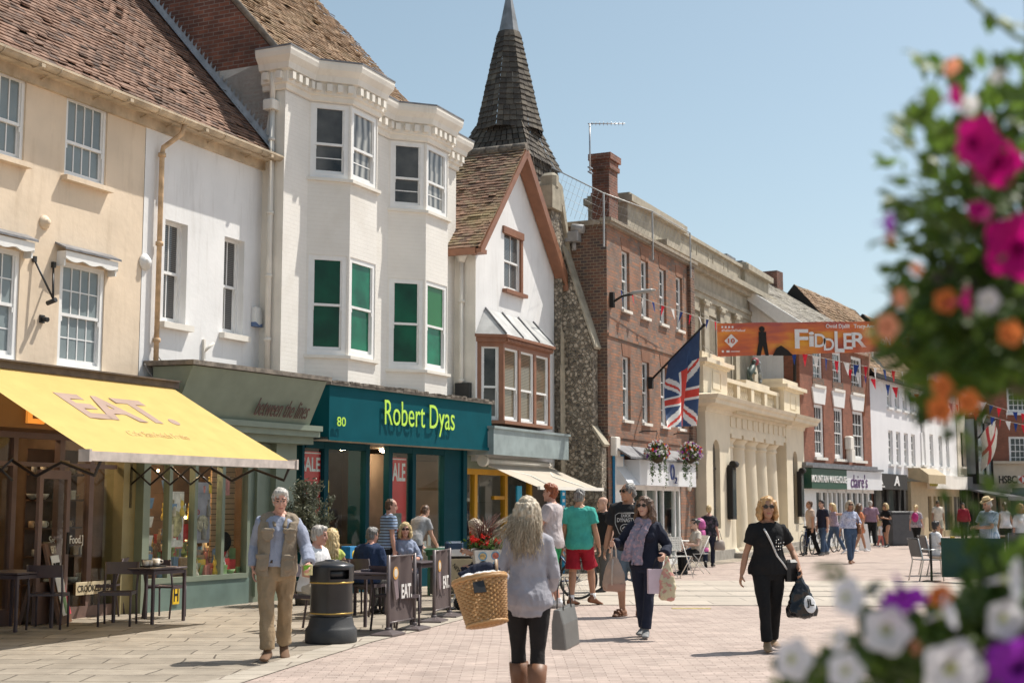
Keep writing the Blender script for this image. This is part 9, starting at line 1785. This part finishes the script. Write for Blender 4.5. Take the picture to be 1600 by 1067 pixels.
def planter(lab, root_px, Y0, polys, flowers, seed, hub):
    rr = random.Random(seed); H_ = at_y(*hub, Y0 + .25); r = thing('flower_basket', lab, 'flower basket', H_); lf, st = MB(Matrix.Translation(-H_)), MB(Matrix.Translation(-H_))
    for P, n, y0, y1, ls in polys:
        xs_, ys_ = [p[0] for p in P], [p[1] for p in P]; k = 0
        while k < n:
            u, v = rr.uniform(min(xs_), max(xs_)), rr.uniform(min(ys_), max(ys_))
            if not inpoly(u, v, P): continue
            k += 1; q = at_y(u, v, rr.uniform(y0, y1)); out = (q - H_).normalized(); d = (out + V((rr.gauss(0, .6), rr.gauss(0, .6), rr.gauss(0, .6) + .1))); leaf(lf, q, d, V((rr.gauss(0, .6), rr.gauss(-.3, .5), 1)), ls * rr.uniform(.6, 1.3), rr)
            if k % 9 == 0: m_ = q.lerp(H_, .45) + V((0, 0, -.03)); st.tube([q, q.lerp(m_, .5) + V((0, 0, .01)), m_], [.0015, .002, .0025], 4)
    for stp in root_px: st.tube([at_y(*p_) for p_ in stp], .0035, 5); [leaf(lf, at_y(*stp[0]).lerp(at_y(*stp[-1]), k / 8), V((rr.gauss(0, 1), rr.gauss(0, .5), rr.gauss(0, 1))), V((0, -.5, 1)), .035, rr) for k in range(9)]
    lf.build('foliage', LEAFF, r); st.build('stem', STEM, r)
    for u, v, rad, c, yaw, pit in flowers:
        q = at_y(u, v, Y0 + rr.uniform(-.15, -.07)); R_ = rad * (.82 if c == 'w' else .78 if c in 'op' else .95) * q.y / FPX; M = Matrix.Translation(q - H_) @ Matrix.Rotation(radians(yaw), 4, 'Z') @ Matrix.Rotation(radians(pit), 4, 'X'); b = MB(M); n = 30; rs = []
        for t, dp in ((.12, .75), (.25, .35), (.6, .06), (.85, -.02), (1.0, .03)): rs.append([(R_ * t * (1 + (.1 * t * cos(5 * a) if t > .3 else 0)) * cos(a), R_ * (dp + .06 * t * sin(10 * a + seed)), R_ * t * (1 + (.1 * t * cos(5 * a) if t > .3 else 0)) * sin(a)) for a in [2 * pi * k / n for k in range(n)]])
        b.cm = 1; b.rings(rs[:2], True, True, False); b.cm = 0; b.rings(rs[1:], True, False, False); b.cm = 0; b.tube([(0, R_ * .7, 0), (0, R_ * 1.5, -R_ * .2)], [R_ * .14, R_ * .06], 6); b.build('flower', PET[c], r)
    b = MB(); b.lathe([(.03, -.2), (.14, -.14), (.19, 0), (.18, 0), (.1, -.1)], 16); b.build('bowl', mat('moss_lining', 0), r); return r
UP = [(1440, 95), (1490, 100), (1560, 110), (1640, 60), (1700, 300), (1680, 640), (1590, 600), (1540, 640), (1500, 610), (1440, 650), (1420, 560), (1370, 545), (1395, 430), (1400, 330), (1390, 260), (1430, 200)]
UPI = [(1470, 200), (1640, 120), (1690, 400), (1660, 620), (1590, 590), (1470, 590), (1410, 520), (1430, 380)]
UPL = [(1385, 540), (1400, 480), (1420, 440), (1600, 470), (1600, 600), (1470, 600), (1410, 575)]
planter('hanging mass of magenta and orange petunias at the upper edge of the view', [[(1512, -5, 1.7), (1545, 25, 1.7), (1590, 60, 1.75), (1650, 70, 1.85)], [(1475, 690, 1.7), (1480, 640, 1.7), (1500, 560, 1.78), (1600, 470, 1.9)]], 1.7, [(UP, 620, 1.6, 1.95, .036), (UPI, 620, 1.75, 2.15, .036), (UPL, 260, 1.62, 1.9, .036)],
        [(1530, 222, 46, 'm', 20, 10), (1556, 256, 42, 'm', -25, 25), (1594, 385, 58, 'm', -15, 5), (1494, 150, 20, 'm', 40, 0), (1512, 470, 24, 'm', 60, 0), (1530, 328, 22, 'm', 0, -30), (1488, 105, 20, 'p', 30, 40), (1387, 510, 26, 'p', 15, 5), (1407, 466, 20, 'p', 30, 0), (1478, 470, 24, 'o', -10, 0), (1473, 604, 23, 'o', 10, -5), (1470, 640, 27, 'o', 0, -10), (1513, 628, 24, 'o', -20, 5), (1393, 372, 18, 'p', 50, 0), (1352, 545, 15, 'p', 60, 10), (1390, 348, 18, 'v', 50, 10), (1580, 520, 26, 'o', 0, 0), (1432, 420, 15, 'p', 20, 0), (1560, 120, 16, 'w', 0, 40), (1515, 165, 20, 'w', 10, 30), (1545, 470, 22, 'w', 0, 10)], 5, (1660, 420))
LO = [(1228, 1075), (1290, 1010), (1360, 985), (1390, 950), (1470, 955), (1500, 915), (1550, 885), (1600, 850), (1700, 830), (1700, 1100), (1228, 1100)]
SPR = [(1470, 900), (1485, 690), (1530, 690), (1600, 800), (1600, 900)]
LOI = [(1380, 1090), (1420, 1000), (1490, 960), (1560, 910), (1700, 850), (1700, 1100)]
planter('mass of white and violet petunias at the lower edge of the view', [[(1310, 880, 1.7), (1330, 930, 1.7), (1400, 1010, 1.75)], [(1215, 1020, 1.7), (1260, 1020, 1.7), (1380, 1080, 1.75)]], 1.7, [(LO, 650, 1.6, 1.9, .036), (LOI, 900, 1.75, 2.1, .036), (SPR, 45, 1.65, 1.85, .03)],
        [(1327, 932, 36, 'w', 25, -5), (1241, 1030, 38, 'w', 15, 0), (1322, 1048, 34, 'w', 0, 0), (1386, 985, 44, 'w', -10, 5), (1372, 925, 18, 'w', 70, -20), (1412, 938, 38, 'v', 5, 55), (1485, 955, 34, 'w', 60, -15), (1572, 968, 40, 'w', 10, 10), (1590, 905, 40, 'w', 55, 0), (1490, 1048, 58, 'w', 0, 10), (1595, 1048, 56, 'v', -10, 10), (1470, 930, 24, 'o', 0, 20), (1312, 1000, 24, 'w', 45, 10), (1428, 1010, 14, 'p', 0, 0), (1400, 960, 14, 'v', 0, 0)], 8, (1620, 1080))
pq = at_y(1790, 700, 2.0); b = MB(); b.tube([(pq.x, pq.y, 0), (pq.x, pq.y, 2.6)], .04, 10); b.tube([(pq.x, pq.y, 2.45), (pq.x - .22, pq.y - .05, 2.5)], .015, 6); b.tube([(pq.x - .16, pq.y - .05, 2.5), (pq.x - .16, pq.y - .05, 1.9)], .004, 4); b.tube([(pq.x, pq.y, 1.33), (pq.x - .2, pq.y, 1.36)], .015, 6)
tag(b.build('planter_post', mat('post_green', (.01, .05, .03), .4)), 'dark green post that carries the flower baskets', 'post')
